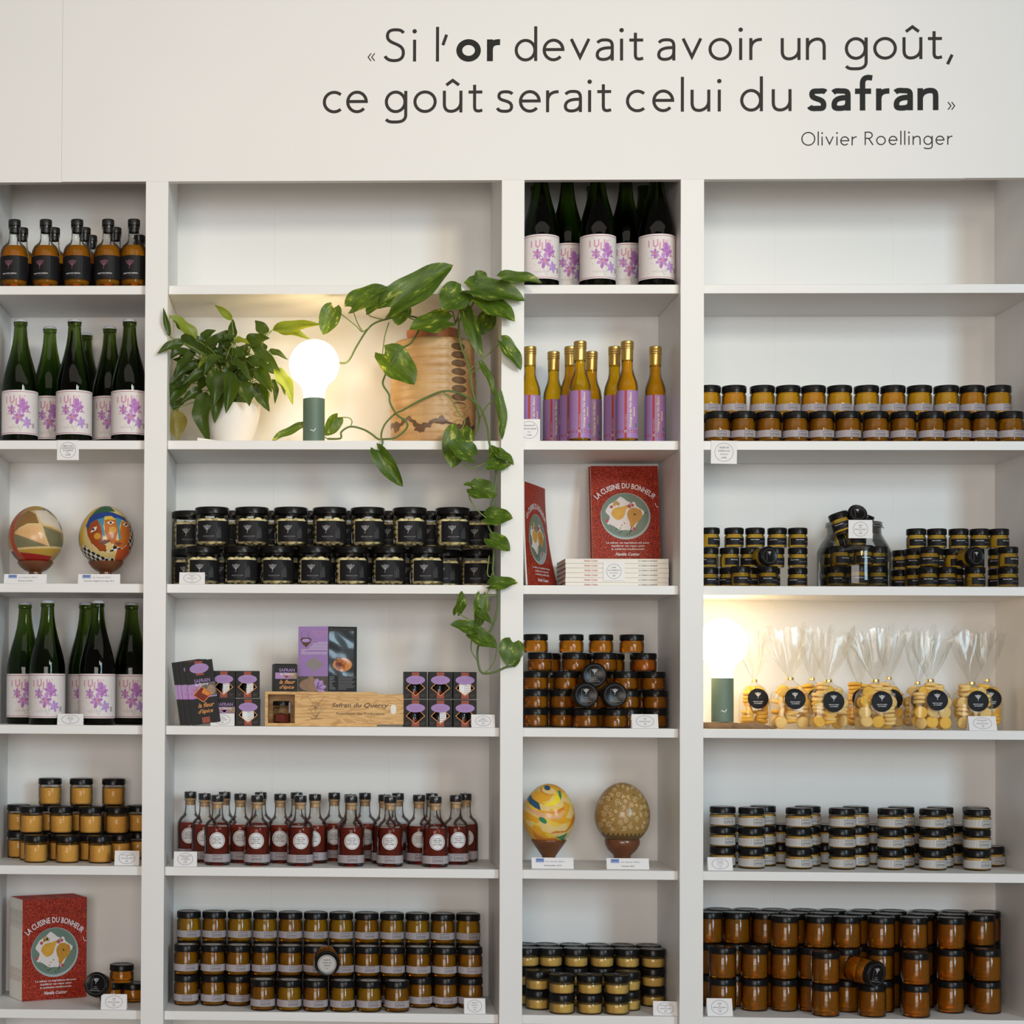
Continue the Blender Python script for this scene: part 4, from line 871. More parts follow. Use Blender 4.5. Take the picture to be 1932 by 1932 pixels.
bulb_lamp('glowing bulb-shaped lamp on green base between the two plants', 591.8, 0.040, ZS[1] + 0.0004)
# piece of bark under the other lamp
def bark():
    bm = bmesh.new(); n = 30; rnd = random.Random(5)
    a = P(1320, 1368, 0.06).x; b_ = P(1469, 1368, 0.06).x
    rows = []
    for i in range(n + 1):
        t = i / n; x = a + (b_ - a) * t; w_ = 0.043 * (math.sin(PI * min(1, max(0.02, t)) ) ** 0.35) * (0.9 + 0.2 * rnd.random()); h = (0.0135 if t < 0.72 else 0.0135 * (1 - (t - 0.72) / 0.28) + 0.003) * (0.86 + 0.28 * rnd.random())
        if t < 0.5: h = 0.0142 + 0.0004 * rnd.random()
        rows.append([bm.verts.new((x, 0.078 + s * w_ * c, zz)) for s, c, zz in ((-1, 1.0, 0.0006), (-1, 1.02, h * 0.45), (-1, 0.9, h * 0.85), (-1, 0.55, h), (0, 0, h), (1, 0.55, h), (1, 0.95, h * 0.8), (1, 1, 0.0006))])
    for i in range(n):
        for k in range(8): bm.faces.new((rows[i][k], rows[i][(k + 1) % 8], rows[i + 1][(k + 1) % 8], rows[i + 1][k]))
    bm.faces.new(rows[0]); bm.faces.new(rows[-1][::-1]); bmesh.ops.recalc_face_normals(bm, faces=bm.faces)
    o = obj('bark_slab', finish(bm, 'bark_slab', 'driftwood', 50)); o.location.z = ZS[3] + 0.0003
    tag(o, 'flat piece of brown tree bark under the lamp beside biscuit bags', 'bark')
bark()
bulb_lamp('glowing bulb-shaped lamp standing on bark beside the biscuit bags', 1363.0, 0.080, ZS[3] + 0.0155)

# ================================================================== cards and tags
def card_print(w_, h, lines, oval=False, small=1.0):
    pr = Print(); rx = min(w_, h) * 0.40 if not oval else w_ * 0.335; ry = min(w_, h) * 0.40
    pr.ring(w_ * 0.0, h * 0.5, rx, ry, 0.0007, 'ink_navy', 1, 40)
    n = len(lines)
    for k, s in enumerate(lines):
        hh = ry * 2 * 0.075 * small; wm = 1.62 * rx * math.sqrt(max(0.1, 1 - (0.52 - 1.10 * k / max(1, n - 1)) ** 2)); W0 = text2d(s)[2] * hh / 0.72
        pr.text(s, 0, h * 0.5 + ry * (0.52 - 1.10 * k / max(1, n - 1)) - hh / 2, hh, 'ink_navy' if k != n - 2 else 'ink_grey', 1, w=min(W0, wm))
    return pr
def tent_card(label, x0, x1, y0, y1, yd, lines, sh, rz=0.0, egg=None):
    """folded card; photo box x0..x1, y0..y1; its foot stands yd behind the shelf front"""
    z = ZS[sh] + 0.0003
    a = P(x0, y1, yd); b_ = P(x1, y1, yd); w_ = b_.x - a.x; h = (y1 - y0) / (FPX / (4.4 + yd)); lean = 0.30
    hs = h / math.cos(lean)
    t = thing('price_card', label, 'price card', ((a.x + b_.x) / 2, yd, z), rz, 'price cards')
    bm = bmesh.new(); dy = h * math.tan(lean); th = 0.0004
    for sg in (0, 1):
        ya, yb = (0, dy) if sg == 0 else (2 * dy, dy)
        k = th if sg == 0 else -th
        add = [(-w_ / 2, ya, 0), (w_ / 2, ya, 0), (w_ / 2, yb, h), (-w_ / 2, yb, h), (-w_ / 2, ya + k, 0), (w_ / 2, ya + k, 0), (w_ / 2, yb + k * 0.1, h - 0.0004), (-w_ / 2, yb + k * 0.1, h - 0.0004)]
        v = [bm.verts.new(c) for c in add]
        for q in ((0, 1, 2, 3), (7, 6, 5, 4), (0, 4, 5, 1), (1, 5, 6, 2), (2, 6, 7, 3), (3, 7, 4, 0)): bm.faces.new([v[i] for i in q])
    bmesh.ops.recalc_face_normals(bm, faces=bm.faces)
    c = obj('card', finish(bm, 'card', 'paper'), t)
    mp = lambda u, v, o: (u, v * math.sin(lean) - o - 0.00008, v * math.cos(lean) + o * 0.3)
    if egg:
        pr = Print(); pr.rect(-w_ * 0.40, hs * 0.56, -w_ * 0.20, hs * 0.93, 'ink_blue', 1); 
        pr.stroke([(-w_ * .385, hs * .88), (-w_ * .30, hs * .78), (-w_ * .215, hs * .88)], 0.0011, 'ink_navy', 2); pr.stroke([(-w_ * .38, hs * .70), (-w_ * .30, hs * .80), (-w_ * .22, hs * .70)], 0.0011, 'ink_navy', 2)
        pr.text('Les Caprices d\'Elvira', w_ * 0.06, hs * 0.60, hs * 0.13, 'ink_grey', 1, shear=0.3, w=w_ * 0.44); pr.text(egg, 0.0, hs * 0.22, hs * 0.13, 'ink', 1, w=w_ * min(0.72, 0.020 * len(egg)))
    else: pr = card_print(w_, hs, lines, True)
    obj('card_print', pr.build('card_print', mp), c)
def flat_tag(label, x0, x1, y0, y1, yd, lines, small=1.15, rot=0.0):
    c = P((x0 + x1) / 2, y1, yd); w_ = P(x1, y1, yd).x - P(x0, y1, yd).x; h = P(x0, y0, yd).z - c.z
    o = obj('price_tag', box('price_tag', -w_ / 2, w_ / 2, -0.0005, 0, 0, h, 'paper')); o.location = c; o.rotation_euler = (0, rot, 0)
    tag(o, label, 'price tag', 'price cards')
    obj('card_print', card_print(w_, h, lines, False, small).build('card_print', on_flat(-0.00056)), o)
flat_tag('square price tag stuck on shelf edge below the flower-labelled bottles', 107.6, 148.6, 830.5, 868, -0.0010, ['BIÈRE LUNE', 'DE DÉGUSTATION', 'AU SAFRAN', '75CL', '13,60€'])
flat_tag('square price tag hanging on shelf edge below the orange jelly jars', 1341, 1390, 831.5, 875, -0.0010, ['GELÉE DE', 'SUREAU AU', 'SAFRAN', '6,90€'], rot=0.015)
flat_tag('round-printed price tag on the front of the stacked red books', 1138, 1178.6, 1060.5, 1095.5, 0.0765, ['LIVRE', 'LA CUISINE DU', 'BONHEUR', '25€'])
tent_card('price card in front of flower-labelled bottles on fourth shelf', 107.6, 156.5, 1347.5, 1368.5, 0.004, ['BIÈRE LUNE', 'DE DÉGUSTATION', 'AU SAFRAN', '75CL', '13,60€'], 3)
tent_card('price card beside the golden grain jars near the upright', 215.7, 262, 1605, 1632, 0.020, ['SEL DE GUÉRANDE', 'AU', 'SAFRAN DU QUERCY', '130G', '7,00€'], 4)
tent_card('price card in front of small amber jars beside red books', 190, 238.6, 1875, 1903, 0.006, ['GELÉE', 'DE', 'SAFRAN DU QUERCY', '100G', '7,50€'], 5)
tent_card('price card in front of the meringue jars', 338, 386, 1079, 1101.5, 0.003, ['MERINGUES', 'AU', 'SAFRAN DU QUERCY', '90G', '7,50€'], 2)
tent_card('price card at the foot of the leaning saffron packets', 397, 442, 1346.5, 1370, 0.003, ['SAFRAN', 'EN PISTILS DU', 'SAFRAN DU QUERCY', '0,1G', '6,00€'], 3)
tent_card('price card beside the six stacked saffron boxes', 889.5, 934, 1346.8, 1371, 0.003, ['SAFRAN', 'EN PISTILS DU', 'SAFRAN DU QUERCY', '0,5G', '25,00€'], 3)
tent_card('price card at the left end of the caramel bottles', 327.5, 371, 1608, 1635.5, 0.003, ['CARAMEL AU SAFRAN', 'ET POIVRE', 'VOATSIPERIFERY', '250ML', '10,00€'], 4)
tent_card('price card at the right end of the orange jelly jars', 876, 916, 1882, 1909.5, 0.006, ['GELÉE DE', 'SUREAU AU', 'SAFRAN', '6,90€'], 5)
tent_card('price card in front of the small amber jelly jars in narrow bay', 1192.6, 1242.5, 1347, 1373.5, 0.006, ['GELÉE', 'DE', 'SAFRAN DU QUERCY', '100G', '5,00€'], 3)
tent_card('price card beside the low pale grain jars', 1233, 1279, 1889, 1914.5, 0.010, ['SEL DE GUÉRANDE', 'AU', 'SAFRAN DU QUERCY', '90G', '6,50€'], 5, rz=-0.1)
tent_card('price card in front of the biscuit bags', 1829, 1881.5, 1351.5, 1378, 0.006, ['BISCUITS SABLÉS', 'AU', 'SAFRAN DU QUERCY', '150G', '6,50€'], 3)
tent_card('price card in front of the mustard jars', 1336, 1383, 1619.5, 1643.5, 0.020, ['MOUTARDE', 'AU SAFRAN', 'DU QUERCY', '5,50€'], 4)
tent_card('price card in front of the tall amber jelly jars', 1335, 1383, 1887, 1918.5, 0.012, ['GELÉE', 'DE', 'SAFRAN DU QUERCY', '200G', '9,50€'], 5)
tent_card('name card in front of the patchwork egg', 7, 87.5, 1083, 1101, 0.004, None, 2, egg='Oeuf en cuir 95 €')
tent_card('name card in front of the egg with painted faces', 147, 226, 1083, 1101.5, 0.004, None, 2, egg='Oeuf selon Chagall et Courrège 150 €')
tent_card('name card in front of the yellow swirled egg', 1003.5, 1082.5, 1617, 1637, 0.030, None, 4, egg='Oeuf tourbillon 135 €')
tent_card('name card in front of the golden-brown egg', 1145, 1225, 1618, 1638, 0.030, None, 4, egg='Oeuf doré 160 €')
# standing white tag block at the vinegar bottles, folded like a small box
def vinegar_tag():
    a = P(987, 830, 0.004); b_ = P(1019, 830, 0.004); h = P(1003, 791, 0.004).z - ZS[1]; w_ = b_.x - a.x + 0.012
    t = thing('price_card', 'upright folded price card in front of the vinegar bottles', 'price card', ((a.x + b_.x) / 2 - 0.006, 0.004, ZS[1] + 0.0003), 0, 'price cards')
    bm = bmesh.new(); add_box(bm, -w_ / 2, w_ / 2, 0, 0.0005, 0, h); add_box(bm, w_ / 2 - 0.0005, w_ / 2 + 0.0, 0.0005, 0.022, 0, h * 1.0)
    c = obj('card', finish(bm, 'card', 'paper'), t)
    pr = card_print(w_, h, ['VINAIGRE DE', 'VIN BLANC SAFRANÉ', '25CL', '10,00€'], False, 1.0)
    obj('card_print', pr.build('card_print', on_flat(-0.0001)), c)
vinegar_tag()

# ================================================================== books
BW, BH, BT = 0.170, 0.250, 0.0104
def cover_print():
    pr = Print(); w_, h = BW, BH
    cx, cy = 0.0, 0.1165; R_ = 0.0625
    pr.disc(cx, cy, R_, R_ * 0.985, 'plate_rim', 1, 48); pr.disc(cx - 0.0012, cy + 0.0025, R_ * 0.955, R_ * 0.925, 'plate_green', 2, 48)
    rnd = random.Random(4)
    blob = [(cx - 0.004 + 0.044 * (1 + 0.12 * math.sin(5 * a + 1) + 0.07 * math.sin(9 * a)) * math.cos(a), cy + 0.004 + 0.042 * (1 + 0.10 * math.sin(4 * a) + 0.08 * math.sin(7 * a + 2)) * math.sin(a)) for a in [2 * PI * k / 60 for k in range(60)]]
    for k in range(60): pr.poly([(cx - 0.004, cy + 0.004), blob[k], blob[(k + 1) % 60]], 'cream_food', 3)
    def pear(x, y, ang, s, m_):
        c_, s_ = math.cos(ang), math.sin(ang)
        sh = [(0, -.52), (.30, -.46), (.44, -.22), (.44, .02), (.32, .26), (.17, .46), (.11, .66), (.04, .74), (-.04, .74), (-.11, .66), (-.17, .46), (-.32, .26), (-.44, .02), (-.44, -.22), (-.30, -.46)]
        pts = [(x + (a * c_ - b_ * s_) * s, y + (a * s_ + b_ * c_) * s) for a, b_ in sh]
        for k in range(len(pts)): pr.poly([(x, y), pts[k], pts[(k + 1) % len(pts)]], m_, 5)
        tip = [(x + (a * c_ - b_ * s_) * s, y + (a * s_ + b_ * c_) * s) for a, b_ in ((0, .70), (.03, .95), (.02, 1.2))]
        pr.stroke(tip, s * 0.05, 'ink_brown', 6)
    pear(-0.016, 0.1255, -0.85, 0.037, 'pear'); pear(0.022, 0.1170, PI - 0.25, 0.042, 'pear_dark')
    for x, y, r_, m_ in ((-.035, .141, .0042, 'berry'), (.010, .142, .0046, 'berry'), (.018, .1455, .0042, 'berry'), (-.047, .104, .0044, 'berry'), (.021, .083, .0046, 'berry'), (-.024, .152, .0062, 'nut'), (-.018, .149, .0050, 'nut'), (-.028, .146, .0040, 'pear'), (.023, .121, .0028, 'ink_brown'), (-.010, .092, .0020, 'nut'), (-.003, .098, .0022, 'nut'), (-.014, .085, .002, 'nut'), (-.020, .089, .002, 'cream_food')):
        pr.disc(x, y, r_, r_, m_, 7, 10)
    for k in range(10):
        a = rnd.uniform(-2.9, 0.4); r0 = rnd.uniform(0.040, 0.050); x, y = r0 * math.cos(a), cy + r0 * math.sin(a)
        pr.stroke([(x, y), (x + rnd.uniform(-.005, .005), y + .003), (x + rnd.uniform(-.008, .008), y + rnd.uniform(-.004, .007))], 0.0012, 'blade_dark', 6)
    pr.text('LA CUISINE DU BONHEUR', 0.0, 0.1905, 0.0140, 'ink_white', 4, w=0.156, arc=0.098)
    pr.stroke([(0.0755, 0.151), (0.0765, 0.145), (0.080, 0.140), (0.0835, 0.1415)], 0.0013, 'ink_white', 4)
    for k, s in enumerate(('Le safran, un ingrédient-clé pour', 'équilibrer ses repas selon', 'la médecine traditionnelle')): pr.text(s, 0.004, 0.0445 - 0.0082 * k, 0.0046, 'ink_white', 4, w=(0.108, 0.082, 0.082)[k])
    pr.text('Natèla Cuttier', 0.003, 0.0130, 0.0078, 'ink_white', 4, w=0.062, shear=0.35)
    return pr
CP_ = cover_print()
COVER = CP_.build('cover_print', lambda u, v, o: (u, -0.00065 - o, v))
SPINE = Print(); SPINE.text('LA CUISINE DU BONHEUR', 0.200, 0.0030, 0.0042, 'ink_brown', 1, w=0.046); SPINE.text('Natèla Cuttier', 0.062, 0.0030, 0.0046, 'ink_red', 1, w=0.034, shear=0.3)
# spine faces the side: local x = -BW/2 plane; the lettering runs down the spine
SPINE_M = SPINE.build('spine_lettering', lambda u, v, o: (-BW / 2 - 0.0002 - o, v + 0.0004, u))
def book_meshes():
    bm = bmesh.new(); w_ = BW / 2
    add_box(bm, -w_, w_, -0.0005, 0.0004, 0, BH); add_box(bm, -w_, w_, BT - 0.0004, BT + 0.0003, 0, BH)
    cov = finish(bm, 'cover', 'cover_red')
    sp = box('spine', -w_ - 0.0001, -w_ + 0.0006, -0.0004, BT + 0.0002, 0.0, BH, 'paper_warm')
    pg = box('pages', -w_ + 0.0006, w_ - 0.0012, 0.0004, BT - 0.0004, 0.001, BH - 0.001, 'page_white')
    return cov, sp, pg
BC, BS, BP = book_meshes()
BOOK = [('cover', BC, [('cover_print', COVER)]), ('spine', BS, [('spine_lettering', SPINE_M)]), ('pages', BP)]
# lying stack: spines to the room
xs0 = P(1065.5, 1085, 0.077).x; xs1 = P(1263.5, 1085, 0.077).x
for k in range(6):
    t = place(BOOK, 'cookbook', f"red cookbook lying flat with white spine, {['lowest', 'second from bottom', 'third from bottom', 'third from top', 'second from top', 'topmost'][k]} of the stack", 'book', (0, 0, 0), 0, 'stacked cookbooks')
    # local z (height) -> +x, local x (width, spine at -) -> +y, local y (thickness) -> up
    R = Matrix(((0, 0, 1), (1, 0, 0), (0, 1, 0))).to_4x4()
    jx = random.uniform(-.0006, .0006); z = ZS[2] + 0.0012 + k * (BT + 0.0012)
    t.matrix_world = Matrix.Translation((xs0 + 0.002 + jx, 0.078 + BW / 2, z)) @ R
zst = ZS[2] + 0.0012 + 6 * (BT + 0.0012)
# two standing on the stack
for k, lb in enumerate(('red cookbook with pear plate cover standing upright on the book stack', 'red cookbook standing behind the front one on the book stack')):
    cx = P(1182 - 2.6 * k, 970, 0.165).x
    t = place(BOOK, 'cookbook', lb, 'book', (cx, 0.160 + 0.0135 * k, zst + 0.0006), 0.0, 'standing cookbooks')
    t.rotation_euler = (-0.20, 0.0, -0.02); t.scale = (0.985, 1, 0.985)
# leaning row of copies in the left-edge bay
ang = 0.50; sp_ = BT + 0.0012
ca = P(41, 1888, 0.105)
for k in range(8):
    lb = 'red cookbook with pear plate cover, foremost of the upright row beside jars' if k == 0 else f"red cookbook in upright row beside amber jars, {['', 'second', 'third', 'fourth', 'fifth', 'sixth', 'seventh', 'rearmost'][k]} from the front"
    t = place(BOOK, 'cookbook', lb, 'book', (ca.x + BW / 2 * math.cos(ang) - sp_ * math.sin(ang) * k, 0.105 + BW / 2 * math.sin(ang) + sp_ * math.cos(ang) * k, ZS[5] + 0.0008), 0, 'cookbooks in the upright row')
    t.rotation_euler = (0, 0, ang)
# bowed copy leaning on the upright of the narrow bay
def bowed():
    t = thing('cookbook', 'bowed red cookbook leaning against the upright beside the book stack', 'book', (0, 0, 0), 0)
    x0, y0 = XU[3] + 0.004, 0.012; ex = P(1027, 1000, 0.165).x
    def mp(u, v, o):
        f = (u + BW / 2) / BW; g = 1 - v / BH
        x = x0 + 0.002 + (ex - x0) * f + 0.034 * g * g * (0.25 + 0.75 * f); y = y0 + 0.158 * f - 0.004 * math.sin(PI * f)
        return Vector((x + o * 0.92, y - o * 0.4, ZS[2] + 0.0008 + v))
    bm = bmesh.new(); nu, nv = 8, 14; F_, Bk = [], []
    for i in range(nu + 1):
        F_.append([bm.verts.new(mp(-BW / 2 + BW * i / nu, BH * j / nv, 0)) for j in range(nv + 1)]); Bk.append([bm.verts.new(mp(-BW / 2 + BW * i / nu, BH * j / nv, -0.0006)) for j in range(nv + 1)])
    for i in range(nu):
        for j in range(nv):
            bm.faces.new((F_[i][j], F_[i + 1][j], F_[i + 1][j + 1], F_[i][j + 1])); bm.faces.new((Bk[i][j + 1], Bk[i + 1][j + 1], Bk[i + 1][j], Bk[i][j]))
    c = obj('cover', finish(bm, 'cover', 'cover_red', 60), t)
    bm = bmesh.new(); A, B_ = [], []
    for i in range(nu + 1):
        A.append([bm.verts.new(mp(-BW / 2 + (BW - 0.001) * i / nu, 0.001 + (BH - 0.002) * j / nv, -0.0007)) for j in range(nv + 1)]); B_.append([bm.verts.new(mp(-BW / 2 + (BW - 0.001) * i / nu, 0.001 + (BH - 0.002) * j / nv, -0.0045)) for j in range(nv + 1)])
    for i in range(nu):
        for j in range(nv):
            bm.faces.new((A[i][j], A[i + 1][j], A[i + 1][j + 1], A[i][j + 1])); bm.faces.new((B_[i][j + 1], B_[i + 1][j + 1], B_[i + 1][j], B_[i][j]))
    for i in range(nu): bm.faces.new((A[i][0], B_[i][0], B_[i + 1][0], A[i + 1][0])); bm.faces.new((A[i][nv], A[i + 1][nv], B_[i + 1][nv], B_[i][nv]))
    for j in range(nv): bm.faces.new((A[nu][j], B_[nu][j], B_[nu][j + 1], A[nu][j + 1])); bm.faces.new((A[0][j], A[0][j + 1], B_[0][j + 1], B_[0][j]))
    bmesh.ops.recalc_face_normals(bm, faces=bm.faces)
    obj('pages', finish(bm, 'pages', 'page_white', 40), t)
    obj('cover_print', CP_.build('cover_print', lambda u, v, o: mp(u, v, 0.0002 + o)), c)
bowed()

# ================================================================== vase and plants
def vase():
    x = P(817, 760, 0.145).x
    t = thing('wooden_vase', 'turned wooden vase with dark knots holding the trailing plant', 'vase', (x, 0.148, ZS[1] + 0.0004))
    pf = [(0, 0.0), (0.085, 0.0), (0.092, 0.004)]
    H = 0.262; n = 12; r0 = 0.1065
    for k in range(n):
        z0 = 0.006 + k * 0.0208; f = (k + 0.5) / n
        rr = r0 * (0.955 + 0.05 * math.sin(PI * min(1, f * 1.1)))
        for a in (0.0, 0.12, 0.35, 0.65, 0.88): pf.append((rr - 0.0016 * (abs(a - 0.5) * 2) ** 3, z0 + 0.0208 * a))
    zt = 0.006 + n * 0.0208
    pf += [(r0 * 0.95, zt + 0.002), (r0 * 0.90, zt + 0.0065), (r0 * 0.82, zt + 0.0085), (r0 * 0.77, zt + 0.0085), (r0 * 0.76, zt - 0.02), (0, zt - 0.02)]
    obj('body', lathe('body', pf, 'vase_wood', 72, angle=60), t)
    rp = 0.066
    p = obj('inner_pot', lathe('inner_pot', [(0, 0.245), (rp - 0.01, 0.245), (rp - 0.003, 0.275), (rp, 0.283), (rp, 0.2925), (rp - 0.004, 0.2925), (rp - 0.005, 0.278), (0, 0.278)], 'terracotta', 40), t)
    return t
VASE = vase()
def leaf_mesh(name, m_, kind, bend, fold, seed, wob=0.0):
    """unit leaf along +y (length 1, half-width 0.5), face towards +z"""
    rnd = random.Random(seed); bm = bmesh.new(); n = 14; mcol = (-1, -0.72, -0.38, 0, 0.38, 0.72, 1); R_ = []
    for i in range(n + 1):
        t = i / n
        if kind == 'heart': w_ = 0.5 * min(1.0, (t + 0.015) ** 0.42 * (1 - t) ** 0.72 * 2.05)
        else: w_ = 0.5 * min(1.0, math.sin(PI * t ** 0.80) ** 0.85 * (1 - 0.18 * t))
        if i == n: w_ = 0.002
        if i == 0 and kind != 'heart': w_ = 0.015
        rowv = []
        for s in mcol:
            y = t - (0.16 * (abs(s) ** 1.5) * (1 - t) ** 3 if kind == 'heart' else 0)
            z = -bend * t * t + fold * abs(s) * w_ * 1.2 - 0.05 * abs(s) ** 2 * w_ + wob * math.sin(9 * t + seed) * abs(s) * w_
            x = s * w_ + 0.04 * math.sin(PI * t) * math.sin(seed)
            rowv.append(bm.verts.new((x, y, z)))
        R_.append(rowv)
    for i in range(n):
        for k in range(6): bm.faces.new((R_[i][k], R_[i][k + 1], R_[i + 1][k + 1], R_[i + 1][k]))
    return finish(bm, name, m_, 180)
HEART = [leaf_mesh('leaf', 'leaf_pothos', 'heart', b_, f, k, 0.12) for k, (b_, f) in enumerate(((0.10, 0.22), (0.22, 0.30), (0.05, 0.35), (0.3, 0.2)))]
LANCE = [leaf_mesh('leaf', 'leaf_lily', 'lance', b_, f, k, 0.18) for k, (b_, f) in enumerate(((0.15, 0.30), (0.35, 0.35), (0.55, 0.28), (0.25, 0.45)))]
LIGHT = [leaf_mesh('leaf', 'leaf_lily_light', 'lance', b_, f, k + 7, 0.18) for k, (b_, f) in enumerate(((0.15, 0.3), (0.4, 0.3)))]
YELL = leaf_mesh('leaf', 'leaf_yellowing', 'lance', 0.1, 0.25, 3, 0.1)
def add_leaf(parent, me, base, tip, width, face=(0, -1, 0.35)):
    """leaf from base to tip (world points); width in metres; its upper side looks towards face"""
    d = Vector(tip) - Vector(base); ln = d.length; yv = d / ln; f = Vector(face); zv = (f - yv * f.dot(yv))
    if zv.length < 1e-3: zv = Vector((1, 0, 0))
    zv.normalize(); xv = yv.cross(zv)
    M4 = Matrix.Translation(base) @ Matrix((xv, yv, zv)).transposed().to_4x4() @ Matrix.Diagonal((width, ln, min(ln, width * 2.2), 1))
    o = obj('leaf', me, parent); o.matrix_parent_inverse = Matrix.Identity(4); o.matrix_basis = parent_inv(parent) @ M4
    return o
def parent_inv(p):
    return (Matrix.Translation(p.location) @ p.rotation_euler.to_matrix().to_4x4()).inverted()
def vine(parent, pts, rad=0.0021, m_='vine_green', name='vine', y0=None, y1=None, taper=None):
    n = len(pts); W = []
    for i, p in enumerate(pts):
        y = p[2] if len(p) > 2 else y0 + (y1 - y0) * i / (n - 1)
        W.append(P(p[0], p[1], y))
    iv = parent_inv(parent)
    return obj(name, tube(name, [iv @ q for q in W], rad, m_, 7, taper), parent)
def pothos():
    r_ = P(850, 600, 0.13)
    t = thing('trailing_pothos', 'trailing climbing plant with variegated heart-shaped leaves growing from the wooden vase', 'plant', (r_.x, 0.13, ZS[1] + 0.27))
    px = FPX / 4.4
    # (base x, y, depth) (tip x, y, depth) width in photo pixels, mesh, facing
    Lv = [
        ((629, 581, .03), (610, 630, .02), 36, 0, (0.1, -1, .5)), ((664, 580, -.03), (728, 538, -.05), 46, 0, (-.3, -1, .5)), ((738, 556, -.02), (690, 585, -.04), 36, 1, (-.2, -1, .6)),
        ((739, 580, -.03), (852, 495, -.06), 56, 0, (-.2, -1, .2)), ((760, 582, .03), (750, 613, .01), 36, 2, (0, -1, .5)), ((725, 668, .01), (784, 721, -.01), 62, 0, (.2, -1, .5)),
        ((637, 788, .09), (613, 822, .09), 27, 2, (.6, -1, .2)), ((571, 807, .078), (508, 830, .07), 20, 1, (-.2, -1, .8)), ((846, 607, .01), (774, 616, -.02), 47, 0, (-.1, -1, .6)),
        ((872, 549, -.018), (835, 581, -.045), 54, 0, (0.05, -1, .4)), ((909, 532, -.025), (899, 510, -.03), 23, 2, (0, -1, .3)), ((889, 547, -.022), (988, 552, -.065), 48, 1, (.1, -1, .5)),
        ((948, 527, -.04), (1020, 523, -.07), 27, 1, (.1, -1, .6)), ((897, 560, -.02), (972, 600, -.06), 46, 0, (.2, -1, .5)), ((921, 595, .06), (910, 632, .05), 33, 2, (.3, -1, .2)),
        ((879, 586, .02), (907, 667, -.02), 25, 3, (-.2, -1, .3)), ((946, 645, -.03), (987, 690, -.05), 29, 1, (.3, -1, .4)), ((909, 688, .0), (938, 740, -.02), 15, 3, (.5, -1, .3)), ((940, 744, -.03), (954, 826, -.04), 19, 3, (.4, -1, .3)),
        ((713, 851, -.02), (757, 915, -.04), 30, 1, (-.3, -1, .2)), ((868, 812, -.02), (853, 880, -.05), 50, 0, (-.1, -1, .2)), ((891, 861, -.04), (846, 834, -.07), 40, 0, (-.1, -1, .5)),
        ((934, 866, -.03), (925, 840, -.05), 22, 2, (0, -1, .3)), ((936, 854, -.03), (969, 870, -.06), 21, 1, (.2, -1, .6)), ((954, 871, -.03), (915, 882, -.06), 31, 0, (0, -1, .5)),
        ((891, 921, -.03), (938, 934, -.05), 42, 2, (.1, -1, .5)), ((890, 918, -.03), (875, 914, -.05), 10, 2, (0, -1, .5)), ((918, 976, -.03), (966, 975, -.06), 36, 0, (0, -1, .5)),
        ((924, 1017, -.03), (962, 1038, -.06), 33, 2, (.2, -1, .4)), ((926, 1104, -.03), (975, 1097, -.06), 26, 0, (.1, -1, .5)), ((862, 1156, -.02), (876, 1122, -.05), 21, 3, (.5, -1, .1)),
        ((908, 1125, -.03), (907, 1181, -.05), 27, 3, (.2, -1, .1)), ((900, 1154, -.04), (928, 1172, -.07), 15, 1, (0, -1, .6)), ((899, 1189, -.03), (852, 1176, -.06), 27, 0, (-.1, -1, .6)),
        ((890, 1196, -.04), (938, 1219, -.07), 33, 0, (.1, -1, .6)), ((968, 1212, -.03), (957, 1253, -.05), 42, 0, (.1, -1, .3)), ((970, 1256, -.03), (982, 1243, -.04), 6, 2, (.1, -1, .3))]
    for b_, tp, w_, k, fc in Lv:
        add_leaf(t, HEART[k], P(*b_), P(*tp), w_ / px * 1.16, fc)
    vine(t, [(858, 612, .12), (864, 600, .06), (866, 627, .03), (870, 653, .025), (886.7, 698, .02), (891.4, 737, .02), (899, 765, .02), (904, 793, .018), (898, 815, .0), (887, 836, -.03)], 0.0024)
    vine(t, [(760, 774, .03), (796, 754, .025), (834.5, 738.5, .02), (864, 741, .02), (894, 757.7, .01), (909, 776, .0), (919, 806, -.015), (923, 834, -.026), (929.7, 866, -.028), (936, 896, -.028), (931, 942, -.028), (921, 987.6, -.028), (931, 1015.5, -.028), (931, 1053.5, -.028), (930, 1079, -.028), (938.6, 1114, -.028), (938.6, 1150, -.028), (926, 1188, -.028), (905.7, 1211, -.028), (900.6, 1231, -.028), (903, 1256, -.028), (911, 1270, -.028), (933.6, 1268, -.028), (954, 1259, -.028), (970, 1256, -.028)], 0.0026)
    vine(t, [(760, 774, .03), (745, 781, .028), (726, 800.5, .02), (719, 821, .01), (721.7, 836, -.02), (713, 851, -.025)], 0.0024)
    vine(t, [(618, 828, .06), (642.5, 827, .05), (644, 815, .05), (661, 805, .05), (685, 810, .05), (701, 819, .045), (713, 828, .045), (726, 828.5, .035), (747, 825.5, .03), (767, 808, .025), (766, 795, .022), (748.7, 782, .02), (735.7, 759.5, .02), (734, 744.6, .02), (722.6, 726, .02), (724.5, 713, .018), (732, 698, -.002), (754, 660.8, -.002), (774.8, 647.7, .02), (789, 625, .04), (800, 605, .09), (812, 604, .12)], 0.0025)
    vine(t, [(640.6, 685, .07), (651.8, 684.5, .07), (661, 675.7, .06), (674, 651.5, .05), (698.4, 616, .04), (726, 603, .04), (765, 596, .06), (790, 600, .12)], 0.0024)
